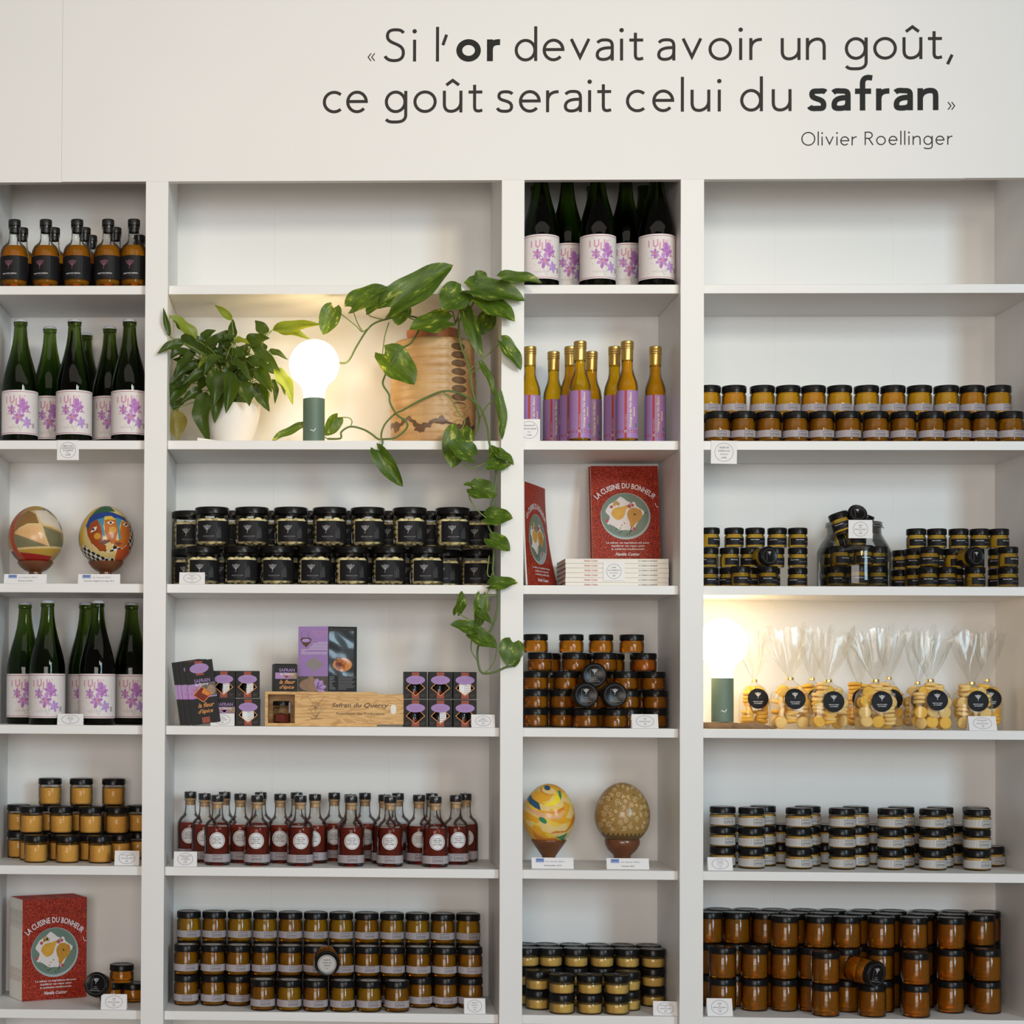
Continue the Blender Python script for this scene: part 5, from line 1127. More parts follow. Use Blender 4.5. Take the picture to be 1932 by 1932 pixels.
    for pts in ([(638.8, 589, .03), (670.5, 614, .03), (683.5, 626, .03), (698, 616, .04)], [(664, 580, -.03), (674, 608.6, 0), (683.5, 625, .03)], [(690, 585, -.03), (698, 596, 0), (718, 602, .03), (726, 603, .04)],
                [(721, 672, .01), (726, 634.7, .02), (733.8, 608.6, .04)], [(740, 580, -.03), (750, 590, 0), (765, 596, .06)], [(886.7, 697, .02), (924, 666, .0), (945, 645.5, -.03)], [(888.6, 703.6, .02), (905, 694, .005), (909, 688, .0)],
                [(904, 793, .018), (918, 767, .0), (937, 750, -.02), (940, 744, -.03)], [(836, 739, .02), (853, 756, .0), (864, 778, -.02), (877, 793, -.025), (870, 812, -.022)], [(891, 920, -.03), (885, 937, -.03), (898, 959.7, -.03), (917, 977, -.03)],
                [(923, 1048.5, -.028), (919.6, 1081.4, -.028), (926, 1088, -.028), (931, 1074, -.028)], [(875, 876, -.04), (890, 883.7, -.035), (916, 873.5, -.03), (933.6, 866, -.03)], [(861, 1155, -.02), (890.5, 1172.7, -.025), (908, 1185, -.028), (920, 1197, -.028)],
                [(890.5, 1200, -.035), (889, 1226, -.03), (900.6, 1246, -.028)], [(895, 1190, -.03), (902, 1215, -.03), (911, 1208, -.028)], [(937, 1217, -.06), (934, 1244, -.04), (921, 1264, -.03), (911, 1270, -.028)], [(960, 1250, -.045), (954, 1259, -.028)],
                [(926, 1104, -.03), (918, 1122, -.03), (908, 1140, -.03)], [(936, 1124, -.028), (920, 1124, -.03), (908, 1125, -.03)],
                [(872, 549, -.018), (869, 570, .0), (862, 606, .12)], [(889, 547, -.022), (882, 570, .0), (868, 606, .12)], [(897, 560, -.02), (888, 580, .04), (872, 606, .12)], [(846, 606, .01), (842, 592, .04), (853, 588, .09), (858, 606, .12)], [(909, 532, -.025), (897, 565, -.01), (876, 606, .13)],
                [(921, 595, .06), (900, 598, .09), (880, 607, .13)], [(879, 586, .02), (874, 580, .05), (868, 606, .12)], [(760, 583, .03), (770, 598, .08), (790, 606, .12)], [(900, 548, -.02), (930, 534, -.03), (948, 527, -.04)], [(571, 807, .078), (592, 810, .085), (612, 824, .08), (618, 828, .06)], [(637, 788, .09), (657, 788, .07), (664, 795, .055), (661, 805, .05)]):
        vine(t, pts, 0.0014, 'stem_green', 'petiole')
pothos()
def lily():
    xc = P(436, 790, 0.125).x; z0 = ZS[1] + 0.0004
    t = thing('potted_lily', 'bushy green potted plant with pointed leaves in white pot', 'plant', (xc, 0.128, z0))
    hp = 0.1015
    pr_ = [(0, 0), (0.040, 0), (0.047, 0.002), (0.056, 0.022), (0.0655, 0.052), (0.0715, 0.080), (0.0735, hp), (0.0705, hp), (0.0685, 0.085), (0, 0.085)]
    obj('pot', lathe('pot', pr_, 'pot_white', 56), t)
    obj('soil', lathe('soil', [(0.0, 0.0856), (0.0675, 0.0856), (0.066, 0.090), (0.02, 0.094), (0, 0.094)], 'soil', 24), t)
    px = FPX / 4.4; rnd = random.Random(11)
    zz = lambda p: (300 + p[0] / 6.9, 560 + p[1] / 6.9)
    Lv = [((480, 560), (130, 205), 150, 'L', .03, -.01), ((330, 620), (0, 662), 120, 'd', -.045, -.075), ((140, 520), (45, 155), 60, 'd', -.045, -.07), ((990, 530), (940, 290), 90, 'd', .10, .09), ((945, 300), (735, 108), 80, 'L', .09, .06),
          ((560, 560), (700, 405), 130, 'd', .13, .12), ((600, 700), (850, 425), 140, 'd', .09, .05), ((1000, 620), (690, 470), 130, 'd', .12, .08), ((980, 570), (1168, 585), 90, 'L', .06, .02), ((1370, 520), (1280, 275), 140, 'd', .12, .12),
          ((1480, 430), (2090, 335), 130, 'L', .10, .03), ((1500, 420), (1930, 470), 110, 'L', .10, .06), ((1130, 610), (1412, 520), 150, 'd', .08, .04), ((1200, 640), (1565, 895), 120, 'd', .07, .03), ((1430, 700), (1645, 740), 75, 'd', .10, .08),
          ((1500, 940), (1795, 1275), 160, 'L', .06, .03), ((1280, 930), (1455, 1205), 140, 'd', .05, .0), ((1160, 830), (1445, 890), 130, 'd', .06, .02), ((950, 830), (1172, 912), 120, 'd', .04, -.01), ((820, 780), (588, 940), 120, 'd', .03, -.02),
          ((650, 790), (508, 912), 70, 'L', .04, .0), ((480, 760), (190, 930), 140, 'd', .03, -.01), ((420, 730), (128, 700), 110, 'd', .07, .03), ((500, 900), (125, 1085), 150, 'd', .05, .01), ((660, 920), (305, 1122), 110, 'd', .03, .0),
          ((745, 960), (755, 1330), 215, 'd', .02, -.02), ((735, 1230), (768, 1522), 150, 'd', .035, .0), ((930, 980), (905, 1455), 170, 'd', .02, -.02), ((1075, 1110), (1186, 1392), 160, 'd', .03, .0), ((1300, 1130), (1395, 1455), 150, 'd', .06, .04),
          ((605, 1240), (505, 1755), 215, 'd', .02, -.02), ((320, 1130), (112, 1375), 180, 'd', .05, .02), ((215, 1470), (245, 1865), 210, 'y', .06, .05), ((205, 1360), (230, 1500), 90, 'd', .06, .06), ((1475, 1080), (1562, 1315), 80, 'd', .08, .06), ((1530, 1080), (1662, 1258), 65, 'd', .09, .08),
          ((420, 1080), (128, 1200), 130, 'd', .06, .03), ((560, 1220), (300, 1335), 110, 'd', .05, .02), ((330, 480), (470, 640), 150, 'd', .10, .06), ((300, 440), (200, 260), 110, 'd', .12, .12), ((700, 760), (640, 560), 130, 'd', .14, .14),
          ((860, 720), (800, 560), 120, 'd', .15, .15), ((1080, 760), (1120, 600), 120, 'd', .14, .14), ((540, 700), (450, 560), 130, 'd', .13, .13), ((380, 900), (200, 800), 110, 'd', .13, .10), ((470, 1030), (270, 960), 120, 'd', .11, .08),
          ((900, 1000), (1050, 1100), 120, 'd', .08, .05), ((1180, 960), (1080, 1120), 130, 'd', .06, .03), ((640, 1060), (520, 1200), 140, 'd', .06, .03), ((560, 880), (700, 1010), 130, 'd', .09, .06), ((1250, 780), (1100, 900), 120, 'd', .08, .05), ((1000, 880), (850, 980), 120, 'd', .06, .03),
          ((1390, 620), (1240, 760), 110, 'd', .12, .10), ((430, 600), (600, 660), 120, 'd', .12, .08), ((250, 650), (120, 780), 90, 'd', .09, .06), ((1330, 1180), (1440, 1330), 110, 'L', .07, .05), ((1200, 1130), (1310, 1230), 100, 'd', .07, .05),
          ((1380, 900), (1600, 1010), 90, 'd', .13, .12), ((330, 1330), (200, 1440), 80, 'd', .07, .06), ((850, 640), (980, 500), 110, 'd', .12, .11), ((760, 860), (900, 780), 110, 'd', .10, .07)]
    for k in range(46):
        a = rnd.uniform(0.0, PI); rr = rnd.uniform(0.25, 0.95); bx = 760 + 560 * rr * math.cos(a) * 0.8; by = 1010 - 480 * rr * math.sin(a) * 0.9
        ln = rnd.uniform(170, 320); an = a + rnd.uniform(-.7, .7); dn = rnd.uniform(0.0, 1.0)
        tx, ty = bx + ln * math.cos(an), by - ln * math.sin(an) * 0.8 + 170 * dn
        if tx < 140 or tx > 1560 or ty < 330: continue
        y0_ = rnd.uniform(.05, .15); Lv.append(((bx, by), (tx, ty), rnd.uniform(100, 160), 'L' if rnd.random() < .08 else 'd', y0_, y0_ - rnd.uniform(0, .04)))
    iv = parent_inv(t)
    for k, (b_, tp, w_, c, y0, y1) in enumerate(Lv):
        B_ = P(*zz(b_), y0 + 0.02); T_ = P(*zz(tp), y1 + 0.02)
        me = {'d': LANCE[k % 4], 'L': LIGHT[k % 2], 'y': YELL}[c]
        add_leaf(t, me, B_, T_, w_ / 6.9 / px * 1.45, (rnd.uniform(-.5, .5), -1, rnd.uniform(.15, .9)))
        a = rnd.uniform(0, 6.28); s0 = Vector((0.035 * math.cos(a), 0.035 * math.sin(a) - 0.005, 0.091)); b2 = iv @ B_
        mid = s0.lerp(b2, 0.55) + Vector((0, 0, 0.018 + max(0, (b2.z - 0.1)) * 0.12))
        obj('stem', tube('stem', [s0, mid, b2], 0.0015, 'stem_green', 6, 0.7, 5), t)
lily()
# slip of white paper under the pot's edge
def slip():
    bm = bmesh.new(); a = P(373, 829, 0.03); b_ = P(426, 829, 0.05); z = ZS[1] + 0.0004
    v = [bm.verts.new(c) for c in ((a.x, 0.020, z), (b_.x, 0.030, z), (b_.x + 0.004, 0.050, z), (a.x + 0.004, 0.040, z), (a.x, 0.020, z + 0.0095), (b_.x, 0.030, z + 0.0012), (b_.x + 0.004, 0.050, z + 0.0012), (a.x + 0.004, 0.040, z + 0.0095))]
    for q in ((0, 3, 2, 1), (4, 5, 6, 7), (0, 1, 5, 4), (1, 2, 6, 5), (2, 3, 7, 6), (3, 0, 4, 7)): bm.faces.new([v[i] for i in q])
    o = obj('folded_paper', finish(bm, 'folded_paper', 'paper_warm')); tag(o, 'small folded white paper lying beside the white plant pot', 'paper')
slip()

# ================================================================== painted eggs
for nm, c in dict(e_gold=(.40, .25, .04), e_brown=(.22, .12, .04), e_peach=(.62, .36, .16), e_olive=(.16, .15, .08), e_cream=(.60, .52, .42), e_red=(.30, .015, .012), e_rust=(.34, .055, .022), e_tan=(.34, .22, .09), e_dark=(.07, .045, .04), e_line=(.58, .42, .20), e_grey=(.13, .12, .11),
                  f_orange=(.42, .12, .02), f_rust=(.28, .055, .012), f_yellow=(.60, .40, .05), f_sand=(.58, .44, .18), f_green=(.03, .11, .05), f_blue=(.02, .05, .22), f_teal=(.06, .22, .30), f_black=(.012, .012, .012), f_white=(.62, .60, .55), f_lip=(.16, .055, .045), f_mauve=(.17, .12, .13), f_amber=(.50, .25, .03), f_redor=(.42, .07, .015),
                  s_yellow=(.70, .47, .05), s_amber=(.66, .33, .025), s_pale=(.68, .50, .19), s_bright=(.76, .60, .02), s_orange=(.56, .19, .03), s_peach=(.66, .36, .18), s_navy=(.02, .08, .15), s_green=(.03, .19, .10), s_blue=(.08, .28, .42),
                  g_gold=(.30, .18, .055), g_curl=(.60, .46, .24), g_dark=(.12, .07, .025)).items():
    mat(nm, tuple(min(1, x * 1.12) for x in c), 0.28, spec=0.4, coat=0.12, vary=0.14, vscale=45)
def inp(x, y, pts):
    n = len(pts); r = np.zeros(x.shape, bool)
    for i in range(n):
        x1, y1 = pts[i]; x2, y2 = pts[(i + 1) % n]
        if y1 == y2: continue
        r ^= ((y1 > y) != (y2 > y)) & (x < (x2 - x1) * (y - y1) / (y2 - y1) + x1)
    return r
def ell(x, y, cx, cy, rx, ry, rot=0.0):
    c, s = math.cos(rot), math.sin(rot); dx, dy = x - cx, y - cy
    return ((dx * c + dy * s) / rx) ** 2 + ((-dx * s + dy * c) / ry) ** 2 < 1
def layers(u, v, base, mats, items, q=None):
    """index of the paint at (u, v): the first item that covers a spot wins over the later ones and the base"""
    out = base
    for it in reversed(items):
        if it[1] == 'o': mk = ell(u, v, (it[2] - q[0]) / q[1], (q[2] - it[3]) / q[3], it[4] / q[1], it[5] / q[3], it[6] if len(it) > 6 else 0.0)
        else: mk = inp(u, v, it[1])
        out = np.where(mk, mats.index(it[0]), out)
    return out
def egg_r(v): return np.sqrt(np.maximum(0, 1 - v * v)) * (1 - 0.07 * v)
def painted_egg(label, px, py, hw, hh, y, paint, mats, stand, sh):
    c = P(px, py, y); s = (4.4 + y) / FPX; RX, RZ = hw * s, hh * s; z = ZS[sh] + 0.0004
    t = thing('decorated_egg', label, 'egg', (c.x, y, z)); zc = c.z - z
    nu, nv = 380, 240
    vv = -np.cos(PI * np.arange(nv + 1) / nv); vv[0], vv[-1] = -0.99995, 0.99995
    th = 2 * PI * np.arange(nu) / nu; rr = egg_r(vv)[:, None]
    co = np.stack([RX * rr * np.sin(th), -RX * rr * np.cos(th), np.broadcast_to(zc + RZ * vv[:, None], (nv + 1, nu))], -1).reshape(-1, 3)
    J, K = np.meshgrid(np.arange(nv), np.arange(nu), indexing='ij'); K2 = (K + 1) % nu
    F = np.stack([J * nu + K, J * nu + K2, (J + 1) * nu + K2, (J + 1) * nu + K], -1).reshape(-1, 4)
    me = bpy.data.meshes.new('egg_shell'); me.from_pydata(co.tolist(), [], F.tolist() + [list(range(nu))[::-1], list(range(nv * nu, nv * nu + nu))])
    for k in mats: me.materials.append(M[k])
    vc = -np.cos(PI * (J + .5) / nv); uc = egg_r(vc) * np.sin(2 * PI * (K + .5) / nu)
    ix = np.asarray(paint(uc, vc, mats)).astype(np.int32).reshape(-1)
    me.polygons.foreach_set('material_index', np.concatenate([ix, [0, 0]]).astype(np.int32)); me.polygons.foreach_set('use_smooth', np.ones(len(ix) + 2, bool)); me.update()
    e = obj('egg_shell', me, t)
    st = obj('stand', lathe('stand', [(a, b_) for a, b_ in stand(zc, RX, RZ)], 'bowl_wood', 48, angle=50), t)
    return t, e, RX, RZ, zc
def bowl_cup(zc, RX, RZ):
    zt = zc - RZ * 0.84; w_ = RX * 0.655; return [(0, 0), (w_ * 0.60, 0), (w_ * 0.64, 0.003), (w_ * 0.45, 0.007), (w_ * 0.34, 0.012), (w_ * 0.36, max(0.014, zt - 0.026)), (w_ * 0.62, zt - 0.021), (w_ * 0.84, zt - 0.013), (w_ * 0.97, zt - 0.005), (w_, zt), (w_ * 0.94, zt), (w_ * 0.5, zt - 0.012), (0, zt - 0.016)]
def funnel_cup(zc, RX, RZ):
    zt = zc - RZ * 0.82; w_ = RX * 0.68; return [(0, 0), (w_ * 0.52, 0), (w_ * 0.52, 0.004), (w_ * 0.40, zt * 0.22), (w_ * 0.38, zt * 0.34), (w_ * 0.62, zt * 0.58), (w_ * 0.90, zt * 0.85), (w_, zt * 0.97), (w_ * 0.99, zt), (w_ * 0.9, zt), (w_ * 0.4, zt * 0.6), (0, zt * 0.55)]
def turned_cup(zc, RX, RZ):
    zt = zc - RZ * 0.82; w_ = RX * 0.645; return [(0, 0), (w_ * 0.60, 0), (w_ * 0.62, 0.004), (w_ * 0.52, 0.010), (w_ * 0.46, zt * 0.28), (w_ * 0.50, zt * 0.40), (w_ * 0.80, zt * 0.58), (w_ * 0.97, zt * 0.78), (w_, zt * 0.93), (w_ * 0.96, zt), (w_ * 0.88, zt), (w_ * 0.4, zt * 0.65), (0, zt * 0.6)]
q1 = lambda *p: [((x - 464) / 362, (490 - y) / 385) for x, y in p]
E1 = [('e_rust', q1((300, 150), (350, 150), (270, 250), (230, 400), (225, 560), (290, 720), (420, 870), (310, 870), (200, 690), (150, 500), (165, 300), (240, 190))),
      ('e_line', q1((225, 470), (310, 400), (420, 350), (560, 350), (700, 370), (830, 430), (830, 455), (700, 395), (600, 380), (690, 640), (665, 630), (580, 390), (420, 375), (310, 425))), ('e_line', q1((420, 175), (470, 190), (600, 350), (560, 355), (500, 230))), ('e_line', q1((150, 665), (810, 630), (810, 655), (150, 690))),
      ('e_cream', q1((470, 180), (620, 170), (760, 290), (810, 420), (600, 350))), ('e_brown', q1((270, 250), (400, 180), (500, 230), (560, 350), (420, 350), (310, 400), (225, 460))), ('e_peach', q1((235, 475), (310, 425), (420, 372), (575, 385), (672, 632))), ('e_olive', q1((610, 390), (810, 455), (830, 650), (690, 635))),
      ('e_olive', q1((228, 485), (660, 632), (270, 660), (225, 560))), ('e_gold', q1((280, 690), (815, 650), (700, 755), (290, 705))), ('e_red', q1((290, 712), (705, 755), (620, 840), (420, 875))), ('e_grey', q1((560, 150), (640, 160), (830, 400), (830, 450), (740, 270))),
      ('e_gold', q1((300, 160), (460, 90), (620, 150), (330, 165))), ('e_dark', q1((120, 690), (205, 700), (300, 850), (240, 850)))]
def paint1(u, v, mats): return layers(u, v, np.zeros(u.shape, int), mats, E1)
painted_egg('patchwork egg of tan, peach and dark red segments on wooden cup', 67.3, 1012, 52.5, 57.5, 0.115, paint1, ['e_tan'] + sorted({m_ for m_, p in E1}), bowl_cup, 2)
q2 = lambda *p: [((x - 1383) / 360, (490 - y) / 385) for x, y in p]
def eye(cx, cy, s): return [('f_black', q2((cx - 52 * s, cy + 8), (cx, cy - 34), (cx + 52 * s, cy - 4), (cx, cy + 30)))]
E2 = [('f_black', 'o', 1255, 430, 14, 16), ('f_black', 'o', 1478, 343, 14, 16), ('f_black', 'o', 1660, 357, 12, 14),
      ('f_white', q2((1212, 470), (1255, 405), (1302, 392), (1290, 440), (1250, 460))), ('f_white', q2((1428, 348), (1475, 318), (1526, 340), (1480, 366))), ('f_white', q2((1622, 352), (1650, 335), (1688, 365), (1665, 388))),
      ('f_lip', q2((1335, 600), (1400, 560), (1480, 560), (1470, 590), (1400, 615), (1340, 622))), ('f_lip', q2((1530, 600), (1580, 585), (1628, 600), (1580, 630))),
      ('f_teal', q2((1300, 300), (1395, 275), (1390, 400), (1415, 520), (1380, 525), (1360, 400))), ('f_teal', q2((1530, 270), (1610, 290), (1590, 400), (1608, 545), (1585, 560), (1565, 400))),
      ('f_green', q2((1200, 250), (1270, 170), (1360, 100), (1430, 105), (1520, 190), (1440, 200), (1320, 210), (1240, 230))), ('f_blue', q2((1150, 380), (1190, 265), (1250, 230), (1330, 200), (1480, 200), (1640, 260), (1680, 330), (1600, 290), (1530, 290), (1480, 255), (1400, 260), (1390, 290), (1300, 300), (1220, 340), (1180, 430))),
      ('f_yellow', q2((1400, 265), (1460, 255), (1545, 300), (1400, 305))), ('f_amber', 'o', 1310, 515, 45, 40), ('f_amber', 'o', 1510, 435, 48, 42),
      ('f_orange', q2((1395, 305), (1540, 295), (1575, 440), (1545, 560), (1500, 615), (1440, 560), (1410, 480))), ('f_sand', q2((1420, 620), (1480, 595), (1520, 640), (1480, 690), (1425, 710))),
      ('f_rust', q2((1160, 430), (1230, 340), (1300, 305), (1355, 390), (1380, 520), (1345, 600), (1420, 625), (1420, 712), (1330, 690), (1230, 600), (1180, 510))), ('f_orange', q2((1600, 400), (1610, 310), (1690, 340), (1720, 480), (1690, 600), (1620, 660), (1540, 640), (1510, 610), (1545, 560), (1580, 570))),
      ('f_redor', q2((1560, 680), (1620, 665), (1710, 590), (1690, 720), (1600, 850), (1500, 850))), ('f_sand', q2((1100, 600), (1125, 400), (1150, 380), (1185, 520), (1240, 620), (1340, 700), (1440, 715), (1560, 690), (1530, 790), (1400, 780), (1230, 700))),
      ('f_yellow', q2((1050, 420), (1130, 230), (1240, 130), (1340, 100), (1200, 260), (1130, 400), (1100, 600), (1105, 690), (1050, 600))), ('f_mauve', q2((1020, 420), (1110, 220), (1240, 120), (1130, 230), (1055, 400), (1050, 600)))]
def paint2(u, v, mats):
    a = np.floor((np.arcsin(np.clip(u / np.maximum(.05, egg_r(v)), -1, 1)) + 0.5 * v) / 0.17); b_ = np.floor((v - 0.25 * u) / 0.115)
    ck = np.where((a + b_) % 2 == 1, mats.index('f_white'), mats.index('f_black'))
    base = np.where((v < -0.30) | (u > 0.8), ck, np.where(u < 0, mats.index('f_mauve'), mats.index('f_sand')))
    return layers(u, v, base, mats, E2, (1383, 360, 490, 385))
painted_egg('egg painted with colourful overlapping faces and a chequered hem on wooden cup', 200.3, 1012, 52.0, 57.5, 0.115, paint2, ['f_mauve', 'f_sand', 'f_white', 'f_black'] + sorted({i[0] for i in E2} - {'f_mauve', 'f_sand', 'f_white', 'f_black'}), bowl_cup, 2)
q3 = lambda *p: [((x - 378) / 333, (520 - y) / 395) for x, y in p]
E3 = [('s_navy', 'o', 340, 172, 38, 30, 0), ('s_pale', 'o', 355, 205, 88, 42, -.1), ('s_orange', 'o', 330, 215, 85, 42, -.2), ('s_navy', q3((95, 320), (130, 250), (150, 310), (220, 360), (240, 450), (170, 420), (110, 370))), ('s_green', q3((470, 200), (510, 210), (515, 260), (500, 320), (475, 260))), ('s_green', 'o', 265, 575, 55, 32, -.5),
      ('s_green', q3((425, 790), (490, 785), (595, 740), (545, 845))), ('s_blue', q3((560, 855), (640, 800), (700, 680), (680, 770), (600, 870))), ('s_bright', q3((280, 380), (380, 330), (470, 240), (490, 330), (420, 385), (330, 395))), ('s_orange', q3((310, 470), (400, 465), (540, 400), (545, 430), (460, 485), (350, 490))),
      ('s_orange', q3((350, 745), (430, 710), (560, 715), (620, 640), (650, 540), (710, 500), (700, 580), (640, 670), (570, 730), (450, 740))), ('s_orange', q3((140, 700), (210, 770), (300, 810), (430, 800), (520, 850), (420, 890), (280, 870), (170, 800))),
      ('s_peach', q3((60, 380), (140, 440), (260, 480), (420, 520), (560, 450), (500, 545), (380, 560), (240, 540), (120, 480))), ('s_pale', q3((230, 365), (340, 400), (430, 395), (330, 460), (240, 450))), ('s_pale', q3((60, 590), (160, 600), (140, 680), (90, 650))), ('s_pale', q3((220, 640), (400, 665), (560, 610), (600, 680), (480, 720), (330, 730), (270, 720))),
      ('s_pale', q3((560, 540), (640, 400), (690, 480), (640, 560))), ('s_amber', q3((150, 300), (200, 210), (420, 240), (340, 330), (230, 350))), ('s_amber', q3((30, 450), (130, 510), (240, 560), (200, 620), (60, 570))), ('s_amber', q3((130, 640), (220, 650), (270, 720), (330, 750), (250, 760), (150, 700))), ('s_amber', q3((540, 330), (620, 380), (600, 500), (500, 540)))]
def paint3(u, v, mats):
    k = np.sin(6.5 * v + 1.6 * np.sin(2.2 * u + 1.0) + 1.1 * u)
    base = np.where(k > 0.35, mats.index('s_amber'), np.where(k > -0.55, mats.index('s_yellow'), mats.index('s_pale')))
    return layers(u, v, base, mats, E3, (378, 333, 520, 395))
painted_egg('yellow egg with swirling orange bands and blue-green leaves on funnel-shaped cup', 1035.5, 1536.5, 48.3, 57.5, 0.130, paint3, ['s_amber', 's_yellow', 's_pale'] + sorted({i[0] for i in E3} - {'s_amber', 's_yellow', 's_pale'}), funnel_cup, 4)
t, e, RX, RZ, zc = painted_egg('golden-brown egg with small cream curls on turned wooden cup', 1174, 1535, 51.2, 58.0, 0.130, lambda u, v, mats: np.where(v < -0.62 + 0.05 * np.sin(40 * u), 1, 0), ['g_gold', 'g_dark'], turned_cup, 4)
pr = Print(); rnd = random.Random(21); spots = []
for _ in range(400):
    u, v = rnd.uniform(-.9, .9), rnd.uniform(-.45, .93); r0 = rnd.uniform(.05, .095)
    if abs(u) > egg_r(v) - r0 * 0.8 or any((u - a) ** 2 + (v - b_) ** 2 < (r0 + c + .02) ** 2 for a, b_, c in spots): continue
    spots.append((u, v, r0))
for u, v, r0 in spots:
    a0 = rnd.uniform(0, 6.28); sg = rnd.choice((-1, 1)); P_ = [(u + r0 * (0.15 + 0.85 * k / 22) * math.cos(a0 + sg * k * 0.50), v + r0 * (0.15 + 0.85 * k / 22) * math.sin(a0 + sg * k * 0.50)) for k in range(23)]
    lx, ly = P_[-1]; dx, dy = lx - P_[-2][0], ly - P_[-2][1]; P_ += [(lx + dx * 2.2, ly + dy * 2.2)]
    P_ = [(max(-.93, min(.93, a)), b_) for a, b_ in P_ if abs(a) < egg_r(b_) * 0.97]
    if len(P_) > 4: pr.stroke(P_, 0.016, 'g_curl', 1)
for _ in range(26):
    u, v = rnd.uniform(-.8, .8), rnd.uniform(-.45, .9)
    if abs(u) < egg_r(v) * 0.92: pr.disc(u, v, 0.018, 0.022, rnd.choice(('e_rust', 'f_green', 'f_black', 'f_white')), 2, 8)
obj('egg_print', pr.build('egg_print', lambda u, v, o: (RX * u * 1.002, -math.sqrt(max(1e-9, (RX * egg_r(v)) ** 2 - (RX * u) ** 2)) - 0.00025 - o, zc + RZ * v)), e)

# ================================================================== biscuit bags
BISC = [lathe('biscuit', [(0, 0), (0.0125, 0), (0.0148, 0.0016), (0.0152, 0.0045), (0.0138, 0.0076), (0.0115, 0.0085), (0, 0.0088)], m_, 18, angle=60) for m_ in ('biscuit', 'biscuit_gold')]
def bag_label():
    pr = Print(); R_ = 0.0250
    for i in range(-8, 8):
        for j in range(-8, 8):
            c_ = [(a * R_ / 8, b_ * R_ / 8) for a, b_ in ((i, j), (i + 1, j), (i + 1, j + 1), (i, j + 1))]
            c_ = [(x * min(1, R_ / max(1e-9, math.hypot(x, y))), y * min(1, R_ / max(1e-9, math.hypot(x, y)))) for x, y in c_]
            if min(math.hypot(a * R_ / 8, b_ * R_ / 8) for a, b_ in ((i, j), (i + 1, j), (i + 1, j + 1), (i, j + 1))) < R_ * 0.999: pr.poly(c_, 'label_black', 1)
    crocus(pr, 0.0, 0.008, 0.014, 'ink_white', 3, 0.0007)
    pr.text('BISCUIT SABLÉ', 0, -0.0085, 0.0026, 'ink_white', 3); pr.text('AU SAFRAN', 0, -0.0128, 0.0026, 'ink_white', 3)
    return pr
BL = bag_label()
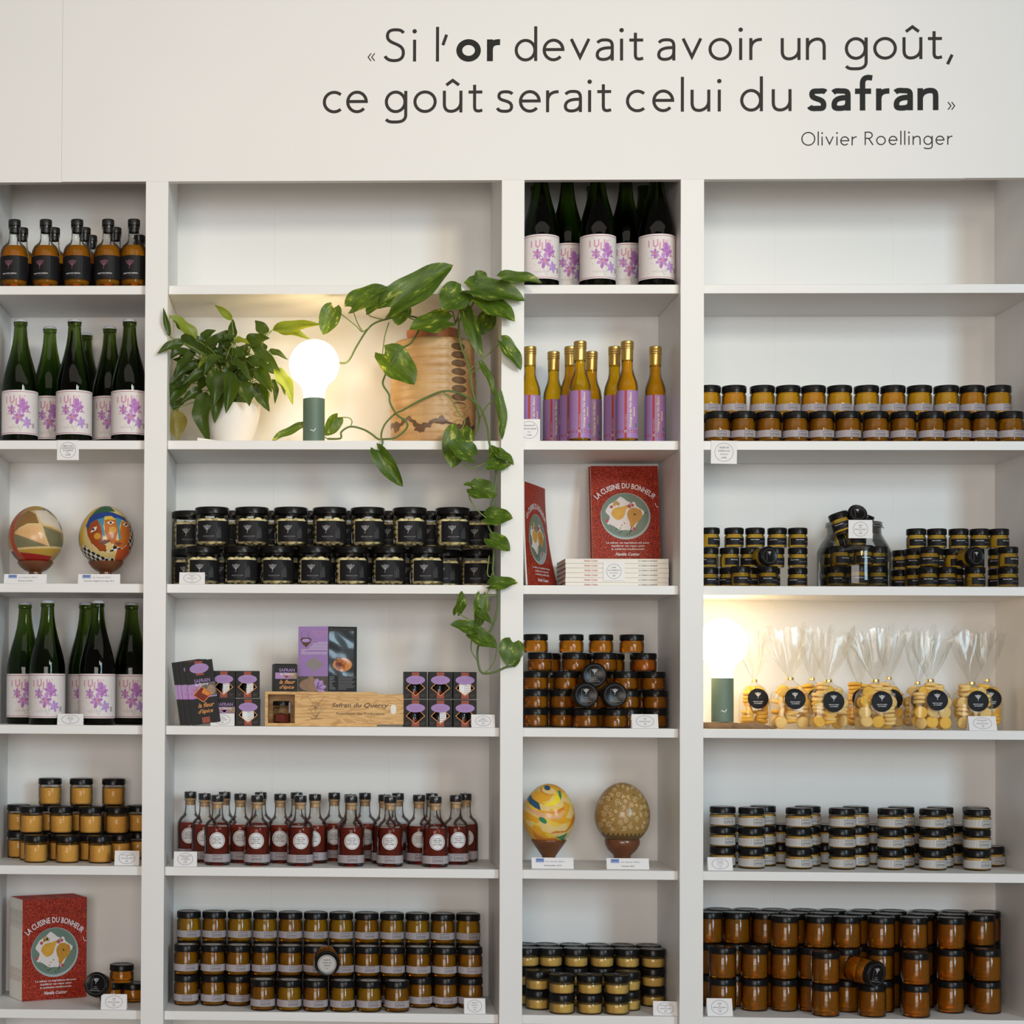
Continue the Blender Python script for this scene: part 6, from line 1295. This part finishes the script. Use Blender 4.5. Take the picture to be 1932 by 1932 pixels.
def bag(label, px, y, hw, hd, seed, htie=0.121, top=0.115, lab=0.0, lz=0.072, rz=0.0, gold=0):
    rnd = random.Random(seed); z = ZS[3] + 0.0008
    x = P(px, 1375, y).x
    t = thing('biscuit_bag', label, 'bag', (x, y, z), rz, 'bags of biscuits')
    # biscuits standing and lying inside
    k = 0; zz = 0.0172; sp = 0.028
    for lay in range(4):
        n = 3 if hw > 0.04 else 2
        for row_ in (0, 1):
            for i in range(n):
                s = 1.0 if lay < 3 else 0.62
                bx = (-hw + 0.0175 + (2 * hw - 0.035) * (i / (n - 1))) * s + rnd.uniform(-.002, .002); by = (-hd + 0.0160 if row_ == 0 else hd - 0.015) * s
                o = obj('biscuit', BISC[(k + gold + (rnd.random() < .25)) % 2 if gold < 2 else 1], t); o.location = (bx, by, zz + rnd.uniform(-.002, .003)); k += 1
                mode = rnd.random()
                if mode < 0.45: o.rotation_euler = (PI / 2 + rnd.uniform(-.45, .45), rnd.uniform(-.4, .4), rnd.uniform(-.5, .5))
                elif mode < 0.8: o.rotation_euler = (rnd.uniform(-.25, .25), rnd.uniform(-.25, .25), 0); o.location.z -= 0.004
                else: o.rotation_euler = (rnd.uniform(-.3, .3), PI / 2 + rnd.uniform(-.4, .4), rnd.uniform(-.4, .4))
                if mode >= 0.45 and mode < 0.8 and row_ == 0:
                    for e in range(2):
                        o2 = obj('biscuit', BISC[gold % 2 if gold < 2 else 1], t); o2.location = o.location + Vector((rnd.uniform(-.002, .002), rnd.uniform(-.002, .002), 0.009 * (e + 1))); o2.rotation_euler = (rnd.uniform(-.15, .15), rnd.uniform(-.15, .15), 0)
        zz += 0.0235
    # film: body, gathered neck, fanned top
    bm = bmesh.new(); n = 40; rings = []
    prof = [(0.0, .93, .93), (0.004, 1.03, 1.03), (0.03, 1.06, 1.08), (0.062, 1.05, 1.06), (0.084, .95, .95), (0.100, .66, .70), (htie - 0.008, .30, .38), (htie, .135, .20), (htie + 0.006, .16, .2), (htie + 0.025, .42, .34), (htie + 0.055, .78, .40), (htie + 0.085, 1.02, .42), (htie + top, 1.18, .45)]
    ph = rnd.uniform(0, 6)
    for zi, sx, sy in prof:
        rg = []
        for q in range(n):
            a = 2 * PI * q / n; c_, s_ = math.cos(a), math.sin(a); sq = 0.55 if zi < 0.09 else 1.0
            cx = math.copysign(abs(c_) ** sq, c_); sy_ = math.copysign(abs(s_) ** sq, s_)
            up = max(0.0, zi - htie) / top; wv = 1 + up * 0.10 * math.sin(13 * a + ph * 3 + zi * 60) + (0.02 if zi < 0.09 else 0.10) * math.sin(5 * a + ph + zi * 20) + up * 0.20 * math.sin(7 * a + ph * 2) + (0.0 if zi < 0.09 else 0.05 * math.sin(11 * a + ph))
            zt = zi + (up > 0.95) * (0.013 * math.sin(3 * a + ph) + 0.007 * math.sin(8 * a + 2 * ph)) + up * 0.006 * math.sin(7 * a)
            rg.append(bm.verts.new((hw * sx * cx * wv + up * 0.012 * math.sin(ph), hd * sy * sy_ * wv, zt + 0.0002)))
        rings.append(rg)
    for i in range(len(rings) - 1):
        for q in range(n): bm.faces.new((rings[i][q], rings[i][(q + 1) % n], rings[i + 1][(q + 1) % n], rings[i + 1][q]))
    bm.faces.new(rings[0][::-1])
    obj('film', finish(bm, 'film', 'bag_film', 75), t)
    tie = obj('tie', lathe('tie', [(hw * .16, htie - 0.0035), (hw * .185, htie - 0.0025), (hw * .185, htie + 0.0025), (hw * .16, htie + 0.0035)], 'gold_tie', 20), t); tie.scale = (1.12, 0.95, 1)
    obj('label', BL.build('label', lambda u, v, o: (u + lab, -hd * (1.10 + 0.02 * math.cos(u * 60)) * (1 - 0.30 * max(0, (lz + v - 0.072) / 0.03) ** 1.5) - 0.0006 - o, lz + v)), t)
zb_ = lambda v: 1310 + v / 3.106
bag('biscuit bag behind the bark slab, nearest the lamp', zb_(352), 0.155, 0.034, 0.027, 1, gold=2, lab=0.002, htie=0.116)
bag('biscuit bag second from the lamp, in the front row', zb_(560), 0.082, 0.0455, 0.031, 2, lab=0.004)
bag('small biscuit bag half hidden behind the second and third front bags', zb_(690), 0.165, 0.034, 0.026, 3, lab=0.006, gold=2)
bag('biscuit bag third from the lamp, with its label slanted', zb_(785), 0.046, 0.0440, 0.030, 4, lab=0.004, lz=0.066, htie=0.116)
bag('biscuit bag half hidden behind the middle front bag, on its lamp side', zb_(966), 0.140, 0.034, 0.026, 5, gold=2, htie=0.110)
bag('biscuit bag at the middle of the front row', zb_(1062), 0.046, 0.0460, 0.031, 6, lab=0.005, lz=0.067, htie=0.117)
bag('biscuit bag half hidden behind the middle front bag, on its far side', zb_(1140), 0.156, 0.034, 0.026, 7, htie=0.124)
bag('biscuit bag half hidden behind the wide front bag near the price card', zb_(1308), 0.140, 0.034, 0.026, 8, htie=0.113)
bag('wide biscuit bag next to last in the front row, large label showing', zb_(1382), 0.050, 0.0460, 0.031, 9, lab=0.006, lz=0.071, htie=0.118)
bag('biscuit bag behind the price card', zb_(1625), 0.060, 0.0440, 0.030, 10, lab=0.004, lz=0.069, htie=0.112)
bag('biscuit bag half hidden at the far end behind the price card bag', zb_(1715), 0.150, 0.034, 0.026, 11, gold=2, lz=0.075, htie=0.120)

# ================================================================== large glass jar filled with tiny jars
def big_jar():
    y = 0.112; x = P(1611, 1050, y).x; z = ZS[2] + 0.0004
    t = thing('glass_storage_jar', 'large clear glass jar filled with tiny jelly jars', 'jar', (x, y, z))
    R_ = 0.0872
    pf = [(0, 0.0032), (R_ - 0.006, 0.003), (R_ - 0.003, 0.0005), (R_ - 0.0005, 0.004), (R_, 0.010), (R_, 0.086), (R_ - 0.0015, 0.094), (R_ - 0.008, 0.108), (R_ - 0.017, 0.122), (0.0650, 0.131), (0.0640, 0.137), (0.0640, 0.149), (0.0668, 0.151), (0.0675, 0.1535), (0.0665, 0.1555), (0.0655, 0.157), (0.0668, 0.1595), (0.0655, 0.1615), (0.0630, 0.161), (0.0622, 0.150), (0.0620, 0.138), (0.0632, 0.131)]
    obj('glass', lathe('glass', pf, 'glass_jar', 64, angle=50), t)
    obj('wire_clasp', tube('wire_clasp', [(-0.060, -0.030, 0.1490), (-0.045, -0.0515, 0.1490), (0.0, -0.0690, 0.1490), (0.045, -0.0515, 0.1490), (0.060, -0.030, 0.1490), (0.070, 0.0, 0.1495), (0.074, 0.004, 0.150)], 0.0011, 'lid_ring', 6), t)
    k = 0
    pos = ['front', 'front right', 'back right', 'back', 'back left', 'front left']
    for lv in (0, 1):
        for i in range(6):
            a = math.radians((-4 if lv == 0 else 8) + 60 * i)
            r0 = 0.0570 if lv == 0 else 0.0545
            place(J3[(i + lv) % 4], 'jelly_jar', f"tiny dark-labelled jelly jar inside the large glass jar, {pos[i]}, {'lower' if lv == 0 else 'upper'} ring", 'jar', (x + r0 * math.sin(a), y - r0 * math.cos(a), z + 0.0040 + lv * (H3 + 0.0004)), random.uniform(-.2, .2), 'tiny jars in the large glass jar')
    for lv in (0, 1): place(J3[0], 'jelly_jar', f"tiny dark-labelled jelly jar inside the large glass jar, centre, {'lower' if lv == 0 else 'upper'} ring", 'jar', (x, y, z + 0.0040 + lv * (H3 + 0.0004)), 0.2, 'tiny jars in the large glass jar')
    zt = z + 0.0040 + 2 * (H3 + 0.0006)
    tj = place(J3[1], 'jelly_jar', 'tiny jelly jar standing in the mouth of the large glass jar', 'jar', (x - 0.002, y - 0.026, zt), 0.2, 'tiny jars in the large glass jar')
    tj = place(J3[2], 'jelly_jar', 'tiny jelly jar lying in the neck of the large glass jar', 'jar', (x - 0.042, y + 0.018, zt + 0.012), 0.0, 'tiny jars in the large glass jar', rot=(0.2, 1.25, 0.1)); 
    tj = place(J3[3], 'jelly_jar', 'tilted tiny jelly jar on the rim of the large glass jar, lamp side', 'jar', (0, 0, 0))
    tj.matrix_world = Matrix.Translation(P(1581.5, 974, 0.070)) @ Matrix.Rotation(-0.30, 4, 'Y') @ Matrix.Rotation(-0.10, 4, 'X') @ Matrix.Translation((0, 0, -0.041))
    lying(J3[0], 'jelly_jar', 'topmost tiny jelly jar with crocus lid facing out, on large glass jar', 1619, 967, 0.062, H3, 0.10, 0.45)
    tj = place(J3[1], 'jelly_jar', 'tiny jelly jar peeking out behind the topmost one on large glass jar', 'jar', (0, 0, 0))
    tj.matrix_world = Matrix.Translation(P(1631, 975, 0.145)) @ Matrix.Rotation(0.35, 4, 'Y') @ Matrix.Rotation(0.2, 4, 'X') @ Matrix.Translation((0, 0, -0.041))
big_jar()
flat_tag('white price tag on the neck of the large glass jar', 1600.7, 1645.8, 981, 1015.5, 0.0400, ['GELÉE', 'DE', 'SAFRAN DU QUERCY', '50G', '2,90€'], 1.0)

# ================================================================== saffron boxes, packets, wooden box, leaflet
BXW, BXH, BXD = 0.0556, 0.0655, 0.050
def front_box():
    w_ = BXW / 2; T, R_, B_, L_ = (0, 0.0485), (0.0222, 0.0262), (0, 0.0085), (-0.0222, 0.0262)
    bm = bmesh.new()
    def f(pts, y=0.0, mi=0):
        ff = bm.faces.new([bm.verts.new((a, y, b_)) for a, b_ in pts]); ff.material_index = mi
    c = [(-w_, 0), (w_, 0), (w_, BXH), (-w_, BXH)]
    f([c[0], c[1], B_]); f([c[1], R_, B_]); f([c[1], c[2], R_]); f([c[2], T, R_]); f([c[2], c[3], T]); f([c[3], L_, T]); f([c[3], c[0], L_]); f([c[0], B_, L_])
    v = lambda x, y, z: bm.verts.new((x, y, z))
    for q in (((-w_, 0, 0), (-w_, BXD, 0), (-w_, BXD, BXH), (-w_, 0, BXH)), ((w_, 0, 0), (w_, BXD, 0), (w_, BXD, BXH), (w_, 0, BXH)), ((-w_, BXD, 0), (w_, BXD, 0), (w_, BXD, BXH), (-w_, BXD, BXH)), ((-w_, 0, 0), (w_, 0, 0), (w_, BXD, 0), (-w_, BXD, 0)), ((-w_, 0, BXH), (w_, 0, BXH), (w_, BXD, BXH), (-w_, BXD, BXH))):
        bm.faces.new([v(*p) for p in q])
    bmesh.ops.remove_doubles(bm, verts=bm.verts, dist=1e-6); bmesh.ops.recalc_face_normals(bm, faces=bm.faces)
    carton = finish(bm, 'carton', 'box_black')
    pr = Print()
    pr.rect(-0.009, 0.0515, 0.009, 0.0640, 'ink_brick', 1); pr.rect(-0.009, 0.001, 0.009, 0.0085, 'ink_brick', 1); pr.poly([(-0.009, 0.0085), (0.009, 0.0085), (0.0085, 0.0155), (0, 0.0090), (-0.0085, 0.0155)], 'ink_brick', 1)
    pr.disc(0, 0.0455, 0.0228, 0.0105, 'label_violet', 3, 36); pr.disc(0, 0.0452, 0.0212, 0.0092, 'lilac_card', 4, 36)
    pr.text('Safran du Quercy', 0, 0.0460, 0.0024, 'ink_rose', 5); pr.text('100 % pistils', 0, 0.0420, 0.0020, 'ink_rose', 5)
    pr.stroke([(-0.0108, 0.0382), (-0.0222, 0.0262), (0, 0.0075), (0.0222, 0.0262), (0.0108, 0.0382)], 0.0015, 'ink_orange', 2)
    for sg in (-1, 1):
        for k in range(3): pr.rect(sg * 0.0185 - 0.006, 0.0100 - 0.0026 * k, sg * 0.0185 + 0.006 - 0.002 * k, 0.0108 - 0.0026 * k, 'ink_brown', 1)
    return carton, pr.build('carton_print', on_flat(-0.0001))
CART, CARTP = front_box()
VIAL = lathe('vial', [(0, 0.002), (0.012, 0.002), (0.0125, 0.004), (0.0125, 0.038), (0.010, 0.042), (0.010, 0.046), (0, 0.046)], 'glass_jar', 18)
VIALS = lathe('saffron', [(0, 0.003), (0.0112, 0.003), (0.0115, 0.016), (0, 0.019)], 'saffron', 16)
VIALP = box('paper_slip', -0.002, 0.014, -0.0165, -0.0160, 0.006, 0.048, 'paper')
VIALQ = box('paper_slip', -0.014, 0.014, -0.0165, -0.0160, 0.006, 0.046, 'paper')
_pt = Print()
for k in range(6): _pt.text(('Découvrez notre', 'safran pur', 'en pistils', 'Les Producteurs', 'du Quercy', 'Lot France')[k], 0.0055, 0.034 - 0.0052 * k, 0.0022, 'ink', 1, w=0.014)
SLIPT = _pt.build('slip_print', on_flat(-0.01655))
def side_box():
    pr = Print()
    pr.rect(-0.0265, 0.0305, 0.0265, 0.0455, 'label_violet', 1); pr.rect(0.006, 0.0310, 0.0265, 0.0450, 'photo_tan', 2)
    for a in (-.9, -.5, -.1, .3, .7, 1.1): pr.petal(0.001, 0.0325, PI / 2 + a * 1.1, 0.0135, 0.005, ('petal_a', 'saffron_orange', 'petal_b')[int(a * 10) % 3], 3)
    pr.text('SAFRAN', 0.002, 0.0480, 0.0078, 'lilac_card', 4, w=0.038); pr.text('du Quercy', 0.002, 0.0395, 0.0060, 'ink_white', 5, w=0.033)
    pr.text('la fleur', 0.003, 0.0185, 0.0098, 'ink_orange', 4, w=0.040, shear=0.45); pr.text("d'épice", 0.002, 0.0065, 0.0088, 'ink_orange', 4, w=0.036, shear=0.45)
    return pr.build('carton_print', on_flat(-0.0001))
SIDEP = side_box()
SOLID = box('carton', -BXW / 2, BXW / 2, 0, BXD, 0, BXH, 'box_black', 0.0006)
FLAP = box('flap', -BXW / 2 + 0.002, BXW / 2 - 0.002, 0.001, BXD - 0.002, BXH + 0.0003, BXH + 0.0016, 'box_black')
def vparts(kind):
    o = [('carton', CART, [('carton_print', CARTP)]), ('vial', None), ]
    return o
def saffron_box(label, px, y, z, front=True, paper=0, rz=0.0):
    x = P(px, 1335 - (z + 0.03 - 1.5) * 780, y).x
    t = thing('saffron_box', label, 'box', (x, y, z), rz, 'small black saffron boxes')
    if front:
        c = obj('carton', CART, t); obj('carton_print', CARTP, c)
        v = obj('vial', VIAL, t); v.location = (-0.003, 0.024, 0.002); s = obj('saffron', VIALS, v)
        if paper: p = obj('paper_slip', VIALP if paper == 1 else VIALQ, t); p.location = (0, 0.0185, 0.002); sp = obj('slip_print', SLIPT, p)
    else:
        c = obj('carton', SOLID, t); obj('carton_print', SIDEP, c); obj('flap', FLAP, t)
    return t
zq = lambda v: 290 + v / 2.76
z0 = ZS[3] + 0.0004; z1 = z0 + BXH + 0.0020
saffron_box('small black saffron box, lower of stack, mostly behind packets and price card', zq(366), 0.030, z0, False)
saffron_box('small black saffron box with diamond window, upper, half behind the packets', zq(364), 0.026, z1, True, 1)
saffron_box('small black saffron box with diamond window, lower, beside the wooden box', zq(491), 0.026, z0, True, 2)
saffron_box('small black saffron box with diamond window, upper, beside the wooden box', zq(488), 0.026, z1, True, 1)
for i, (c, nm) in enumerate(((1363, 'nearest the wooden box'), (1493, 'middle column'), (1621, 'nearest the price card'))):
    saffron_box(f"small black saffron box with diamond window, lower row of six, {nm}", zq(c), 0.020, z0, True, (0, 1, 0)[i])
    saffron_box(f"small black saffron box with diamond window, upper row of six, {nm}", zq(c), 0.020, z1, True, (0, 0, 2)[i])
def wooden_box():
    y0, y1 = 0.022, 0.112
    xa = P(500, 1340, y0).x; xb_ = P(711.4, 1340, y0).x; xl0 = P(556, 1340, y0).x; xl1 = P(762, 1340, y0).x; h = 0.0835
    t = thing('wooden_box', 'long pale wooden box with sliding lid printed with a crocus', 'box', (xa, y0, z0))
    W_ = xb_ - xa; D_ = y1 - y0; e = 0.0072
    obj('base_board', box('base_board', 0, W_, 0, D_, 0, e, 'pine', 0.0005), t); obj('top_board', box('top_board', 0, W_, 0, D_, h - e, h, 'pine', 0.0005), t)
    obj('end_board', box('end_board', 0, e, 0.0002, D_, e, h - e, 'pine'), t); obj('end_board', box('end_board', W_ - e, W_, 0.008, D_, e, h - e, 'pine'), t)
    obj('back_board', box('back_board', e, W_ - e, D_ - 0.006, D_, e, h - e, 'pine'), t)
    obj('divider', box('divider', xl0 - xa + 0.004, xl0 - xa + 0.010, 0.009, D_ - 0.006, e, h - e, 'pine'), t)
    ld = obj('sliding_lid', box('sliding_lid', xl0 - xa, xl1 - xa, 0.0015, 0.0070, e - 0.0022, h - e + 0.0022, 'pine', 0.0005), t)
    k = (4.42) / FPX / 6.9
    X = lambda v: (500 + v / 6.9 - 500) * 6.9 * k
    pr = Print()
    U = lambda px_: P(500 + px_ / 6.9, 1340, y0).x - xa
    V = lambda py_: (1385 - py_) / 6.9 * 4.42 / FPX
    for cx, cy, a, l_, w2 in ((655, 1150, 1.45, 95, 45), (655, 1150, 1.05, 85, 42), (655, 1150, 1.95, 90, 42), (650, 1160, 2.5, 70, 36), (665, 1160, 0.55, 70, 36)):
        c_, s_ = math.cos(a), math.sin(a)
        pr.stroke([(U(cx + (p * l_) * c_ - q_ * w2 * s_), V(cy - (p * l_ * s_ + q_ * w2 * c_))) for p, q_ in ((0, 0), (.35, .45), (.75, .4), (1, 0), (.75, -.4), (.35, -.45), (0, 0))], 0.0006, 'ink_brown', 1)
    for p in ([(655, 1150), (650, 1210), (665, 1275)], [(665, 1150), (680, 1210), (665, 1275)], [(665, 1270), (720, 1200), (805, 1130)], [(665, 1270), (710, 1190), (770, 1100)], [(660, 1270), (600, 1220), (550, 1215)], [(655, 1265), (600, 1190), (560, 1130)], [(690, 1100), (740, 1040), (775, 990)], [(620, 1080), (580, 1030), (545, 1000)], [(600, 1285), (660, 1275), (740, 1280)], [(580, 1270), (640, 1285), (720, 1290), (770, 1272)], [(600, 1292), (650, 1295), (700, 1285)]):
        pr.stroke([(U(a), V(b_)) for a, b_ in p], 0.0007, 'ink_brown', 1)
    pr.text('Safran du Quercy', U(1238), V(1135), (72 / 6.9) * 4.42 / FPX * 0.8, 'ink_brown', 1, w=U(1605) - U(865), shear=0.25)
    pr.text('Association des Producteurs', U(1238), V(1232), (34 / 6.9) * 4.42 / FPX, 'ink_brown', 1, w=U(1552) - U(922))
    cx, cy = U(1672), V(1150); pr.disc(cx, cy + 0.0030, 0.0066, 0.0066, 'paper_warm', 1, 20); pr.disc(cx, cy - 0.0065, 0.0066, 0.0066, 'paper_warm', 2, 20); pr.rect(cx - 0.0066, cy - 0.0065, cx + 0.0066, cy + 0.0030, 'paper_warm', 3)
    obj('lid_print', pr.build('lid_print', on_flat(0.0014)), ld)
    # six-sided saffron jar in the open compartment
    tj = thing('saffron_jar', 'small six-sided glass jar of red saffron in the wooden box', 'jar', (P(531, 1355, 0.062).x, 0.062, z0 + e + 0.0004), 0.25)
    obj('glass', lathe('glass', [(0, 0.001), (0.0205, 0.0005), (0.0222, 0.003), (0.0222, 0.034), (0.0205, 0.037), (0.0185, 0.038), (0.0185, 0.043)], 'glass_jar', 6, angle=30), tj)
    obj('contents', lathe('contents', [(0, 0.003), (0.0195, 0.003), (0.0195, 0.020), (0, 0.024)], 'saffron', 6), tj)
    obj('lid', lathe('lid', [(0.0205, 0.0415), (0.0212, 0.042), (0.0212, 0.0505), (0.020, 0.0525), (0, 0.0525)], 'lid_black', 28), tj)
    tg = obj('tag', box('tag', 0.0125, 0.0165, -0.0240, -0.0232, 0.024, 0.050, 'kraft_grey'), tj)
    # things standing on the box
    saffron_box('small black saffron box standing on the wooden box', 539.5, 0.040, z0 + h + 0.0005, False, rz=0.16)
    lz = z0 + h + 0.0005; yl = 0.058
    a, m2, c = P(562.5, 1300, yl + 0.018).x, P(618.6, 1300, yl).x, P(673, 1300, yl + 0.020).x; H = P(600, 1179.6, yl).z - P(600, 1302.5, yl).z
    lf = thing('leaflet', 'open folded leaflet with saffron sachet standing on the wooden box', 'leaflet', (m2, yl, lz))
    def panel(name, x0_, ya, x1_, yb, m_):
        bm = bmesh.new(); th = 0.0008
        q = [(x0_, ya), (x1_, yb), (x1_, yb + th), (x0_, ya + th)]
        lo = [bm.verts.new((p[0], p[1], 0)) for p in q]; hi = [bm.verts.new((p[0], p[1], H)) for p in q]
        bm.faces.new(lo[::-1]); bm.faces.new(hi)
        for i in range(4): bm.faces.new((lo[i], lo[(i + 1) % 4], hi[(i + 1) % 4], hi[i]))
        return obj(name, finish(bm, name, m_), lf)
    pl = panel('lilac_panel', a - m2, 0.018, 0, 0, 'lilac_card'); pb = panel('black_panel', 0, 0, c - m2, 0.020, 'box_black')
    wl_ = m2 - a; wr = c - m2
    ml = lambda u, v, o: (a - m2 + u, 0.018 - 0.018 * u / wl_ - o - 0.0001, v); mr = lambda u, v, o: (u, 0.020 * u / wr - o - 0.0001, v)
    pr = Print(); hh = H
    pr.rect(0, 0, wl_, hh * 0.235, 'photo_dark', 1, 3); pr.disc(wl_ * .45, hh * .10, wl_ * .42, hh * .10, 'photo_tan', 2, 20); pr.disc(wl_ * .42, hh * .17, wl_ * .12, hh * .07, 'photo_tan', 3, 14)
    for aa in (.2, .9, -.5, 1.5): pr.petal(wl_ * .62, hh * .05, aa, wl_ * .34, wl_ * .17, 'petal_c', 4)
    pr.poly([(wl_ * .22, hh * .42), (wl_ * .54, hh * .315), (wl_ * .86, hh * .42), (wl_ * .54, hh * .53)], 'kraft_grey', 1)
    pr.poly([(wl_ * .06, hh * .80), (wl_ * .16, hh * .72), (wl_ * .27, hh * .68), (wl_ * .40, hh * .75), (wl_ * .45, hh * .80), (wl_ * .38, hh * .83), (wl_ * .14, hh * .83)], 'ink_brown', 1); pr.disc(wl_ * .26, hh * .785, wl_ * .14, hh * .028, 'petal_c', 2, 14)
    pr.stroke([(wl_ * .11, hh * .82), (wl_ * .11, hh * .92)], 0.0007, 'ink_brown', 1); pr.stroke([(wl_ * .34, hh * .82), (wl_ * .34, hh * .93)], 0.0007, 'ink_brown', 1)
    for k in range(3): pr.text(('La fleur du safran', 'épice du Lot', 'en Quercy')[k], wl_ * .72, hh * (.91 - .035 * k), 0.0030, 'ink_pink', 1, w=wl_ * (.5, .4, .3)[k], shear=.3)
    for k in range(9): pr.rect(wl_ * (.66, .50, .46, .40, .36, .10, .10, .10, .10)[k], hh * (.755 - .0225 * k), wl_ * (.98, .98, .97, .98, .97, .98, .25, .97, .95)[k], hh * (.755 - .0225 * k) + 0.0009, 'ink_white', 1)
    obj('panel_print', pr.build('panel_print', ml), pl)
    pr = Print(); pr.text('Du safran à votre table', wr * .46, hh * .945, 0.0040, 'ink_brown', 1, w=wr * .8, shear=.4)
    for k in range(9): pr.rect(wr * .05, hh * (.225 - .0235 * k), wr * (.05 + (.16, .18, .13, .20, .11, .10, .13, .20, .22)[k]), hh * (.225 - .0235 * k) + 0.0010, 'ink_grey', 1); pr.rect(wr * .36, hh * (.225 - .0235 * k), wr * (.94 - .05 * (k % 3) - .2 * (k == 8)), hh * (.225 - .0235 * k) + 0.0008, 'ink_grey', 1)
    obj('panel_print', pr.build('panel_print', mr), pb)
    pr = Print(); pr.disc(wr * .50, hh * .415, wr * .33, hh * .105, 'saffron_orange', 1, 30)
    sf = obj('saffron_card', pr.build('saffron_card', lambda u, v, o: mr(u, v, 0.0006)), lf)
    bm = bmesh.new(); rnd = random.Random(8)
    for k in range(70):
        u, v = wr * (.40 + .16 * rnd.gauss(0, .55)), hh * (.415 + .055 * rnd.gauss(0, .6)); p = [Vector(mr(u + rnd.uniform(-.004, .004) * s, v + rnd.uniform(-.006, .006) * s, 0.0016 + .0008 * rnd.random())) for s in (0, 1, 1.8)]
        d = Vector((0.00035, 0, 0.0003))
        for i in (0, 1): bm.faces.new([bm.verts.new(q) for q in (p[i] - d, p[i] + d, p[i + 1] + d, p[i + 1] - d)])
    st = obj('saffron_threads', finish(bm, 'saffron_threads', 'saffron', smooth=False), lf, 'stuff')
    bm = bmesh.new(); nu, nv = 8, 14; G = [[bm.verts.new(mr(wr * (.03 + .86 * i / nu), hh * (.24 + .69 * j / nv), 0.0030 + 0.0004 * math.sin(i * 0.9 + j * 0.55) + 0.00025 * math.sin(j * 1.3 + i * .4))) for j in range(nv + 1)] for i in range(nu + 1)]
    for i in range(nu):
        for j in range(nv): bm.faces.new((G[i][j], G[i + 1][j], G[i + 1][j + 1], G[i][j + 1]))
    obj('sachet', finish(bm, 'sachet', 'bag_film', 180), lf)
wooden_box()
def packets():
    pw, ph = 0.068, 0.153
    pr = Print()
    pr.rect(-0.0095, 0.134, 0.0095, 0.152, 'ink_brick', 1); pr.rect(-0.0095, 0.118, 0.0095, 0.126, 'ink_brick', 1); pr.rect(-0.0095, 0.002, 0.0095, 0.016, 'ink_brick', 1)
    pr.disc(0, 0.1345, 0.0232, 0.0118, 'label_violet', 3, 36); pr.disc(0, 0.1342, 0.0215, 0.0104, 'lilac_card', 4, 36); pr.text('Safran du Quercy', 0, 0.135, 0.0026, 'ink_rose', 5); pr.text('100 % pistils', 0, 0.130, 0.0022, 'ink_rose', 5)
    pr.rect(-0.034, 0.063, 0.034, 0.098, 'label_violet', 1, 2); pr.rect(0.0, 0.066, 0.034, 0.0975, 'photo_dark', 2); pr.disc(0.022, 0.080, 0.010, 0.012, 'photo_tan', 3, 14)
    for a in (2.3, 2.8, 3.3, 1.9): pr.petal(-0.006, 0.068, a, 0.026, 0.007, 'petal_a' if a > 2.5 else 'ink_rose', 3)
    pr.text('SAFRAN', 0.003, 0.1005, 0.0088, 'lilac_card', 4, w=0.038); pr.text('du Quercy', 0.001, 0.0930, 0.0064, 'ink_white', 5, w=0.032)
    pr.text('la fleur', 0.005, 0.040, 0.0110, 'ink_orange', 4, w=0.040, shear=0.45); pr.text("d'épice", 0.002, 0.026, 0.0098, 'ink_orange', 4, w=0.036, shear=0.45)
    d0 = [(-0.0225, 0.0715), (0.0, 0.0525), (0.0225, 0.0715), (0.0, 0.0905)]
    pr.poly(d0, 'saffron', 5); pr.poly([(-0.002, 0.075), (0.012, 0.066), (0.0195, 0.0715), (0.004, 0.085)], 'saffron_orange', 6); pr.stroke(d0 + [d0[0]], 0.0015, 'ink_orange', 7)
    PP = pr.build('packet_print', on_flat(-0.0012)); BX = box('packet_card', -pw / 2, pw / 2, -0.0011, 0.0011, 0, ph, 'box_black')
    ln = 0.145
    for k, (bx, yy) in enumerate(((390.5, 0.0165), (379.5, 0.0195), (372, 0.0225), (366.5, 0.0255))):
        x = P(bx, 1367, yy).x
        t = thing('saffron_packet', ['foremost flat saffron packet leaning in front of small boxes', 'second flat saffron packet of the leaning fan', 'third flat saffron packet of the leaning fan', 'rearmost flat saffron packet of the leaning fan'][k], 'packet', (x, yy - 0.010, z0 + pw / 2 * math.sin(ln) + 0.0003), 0, 'fanned saffron packets')
        t.rotation_euler = (-0.03, -ln, 0)
        c = obj('packet_card', BX, t); obj('packet_print', PP, c)
packets()
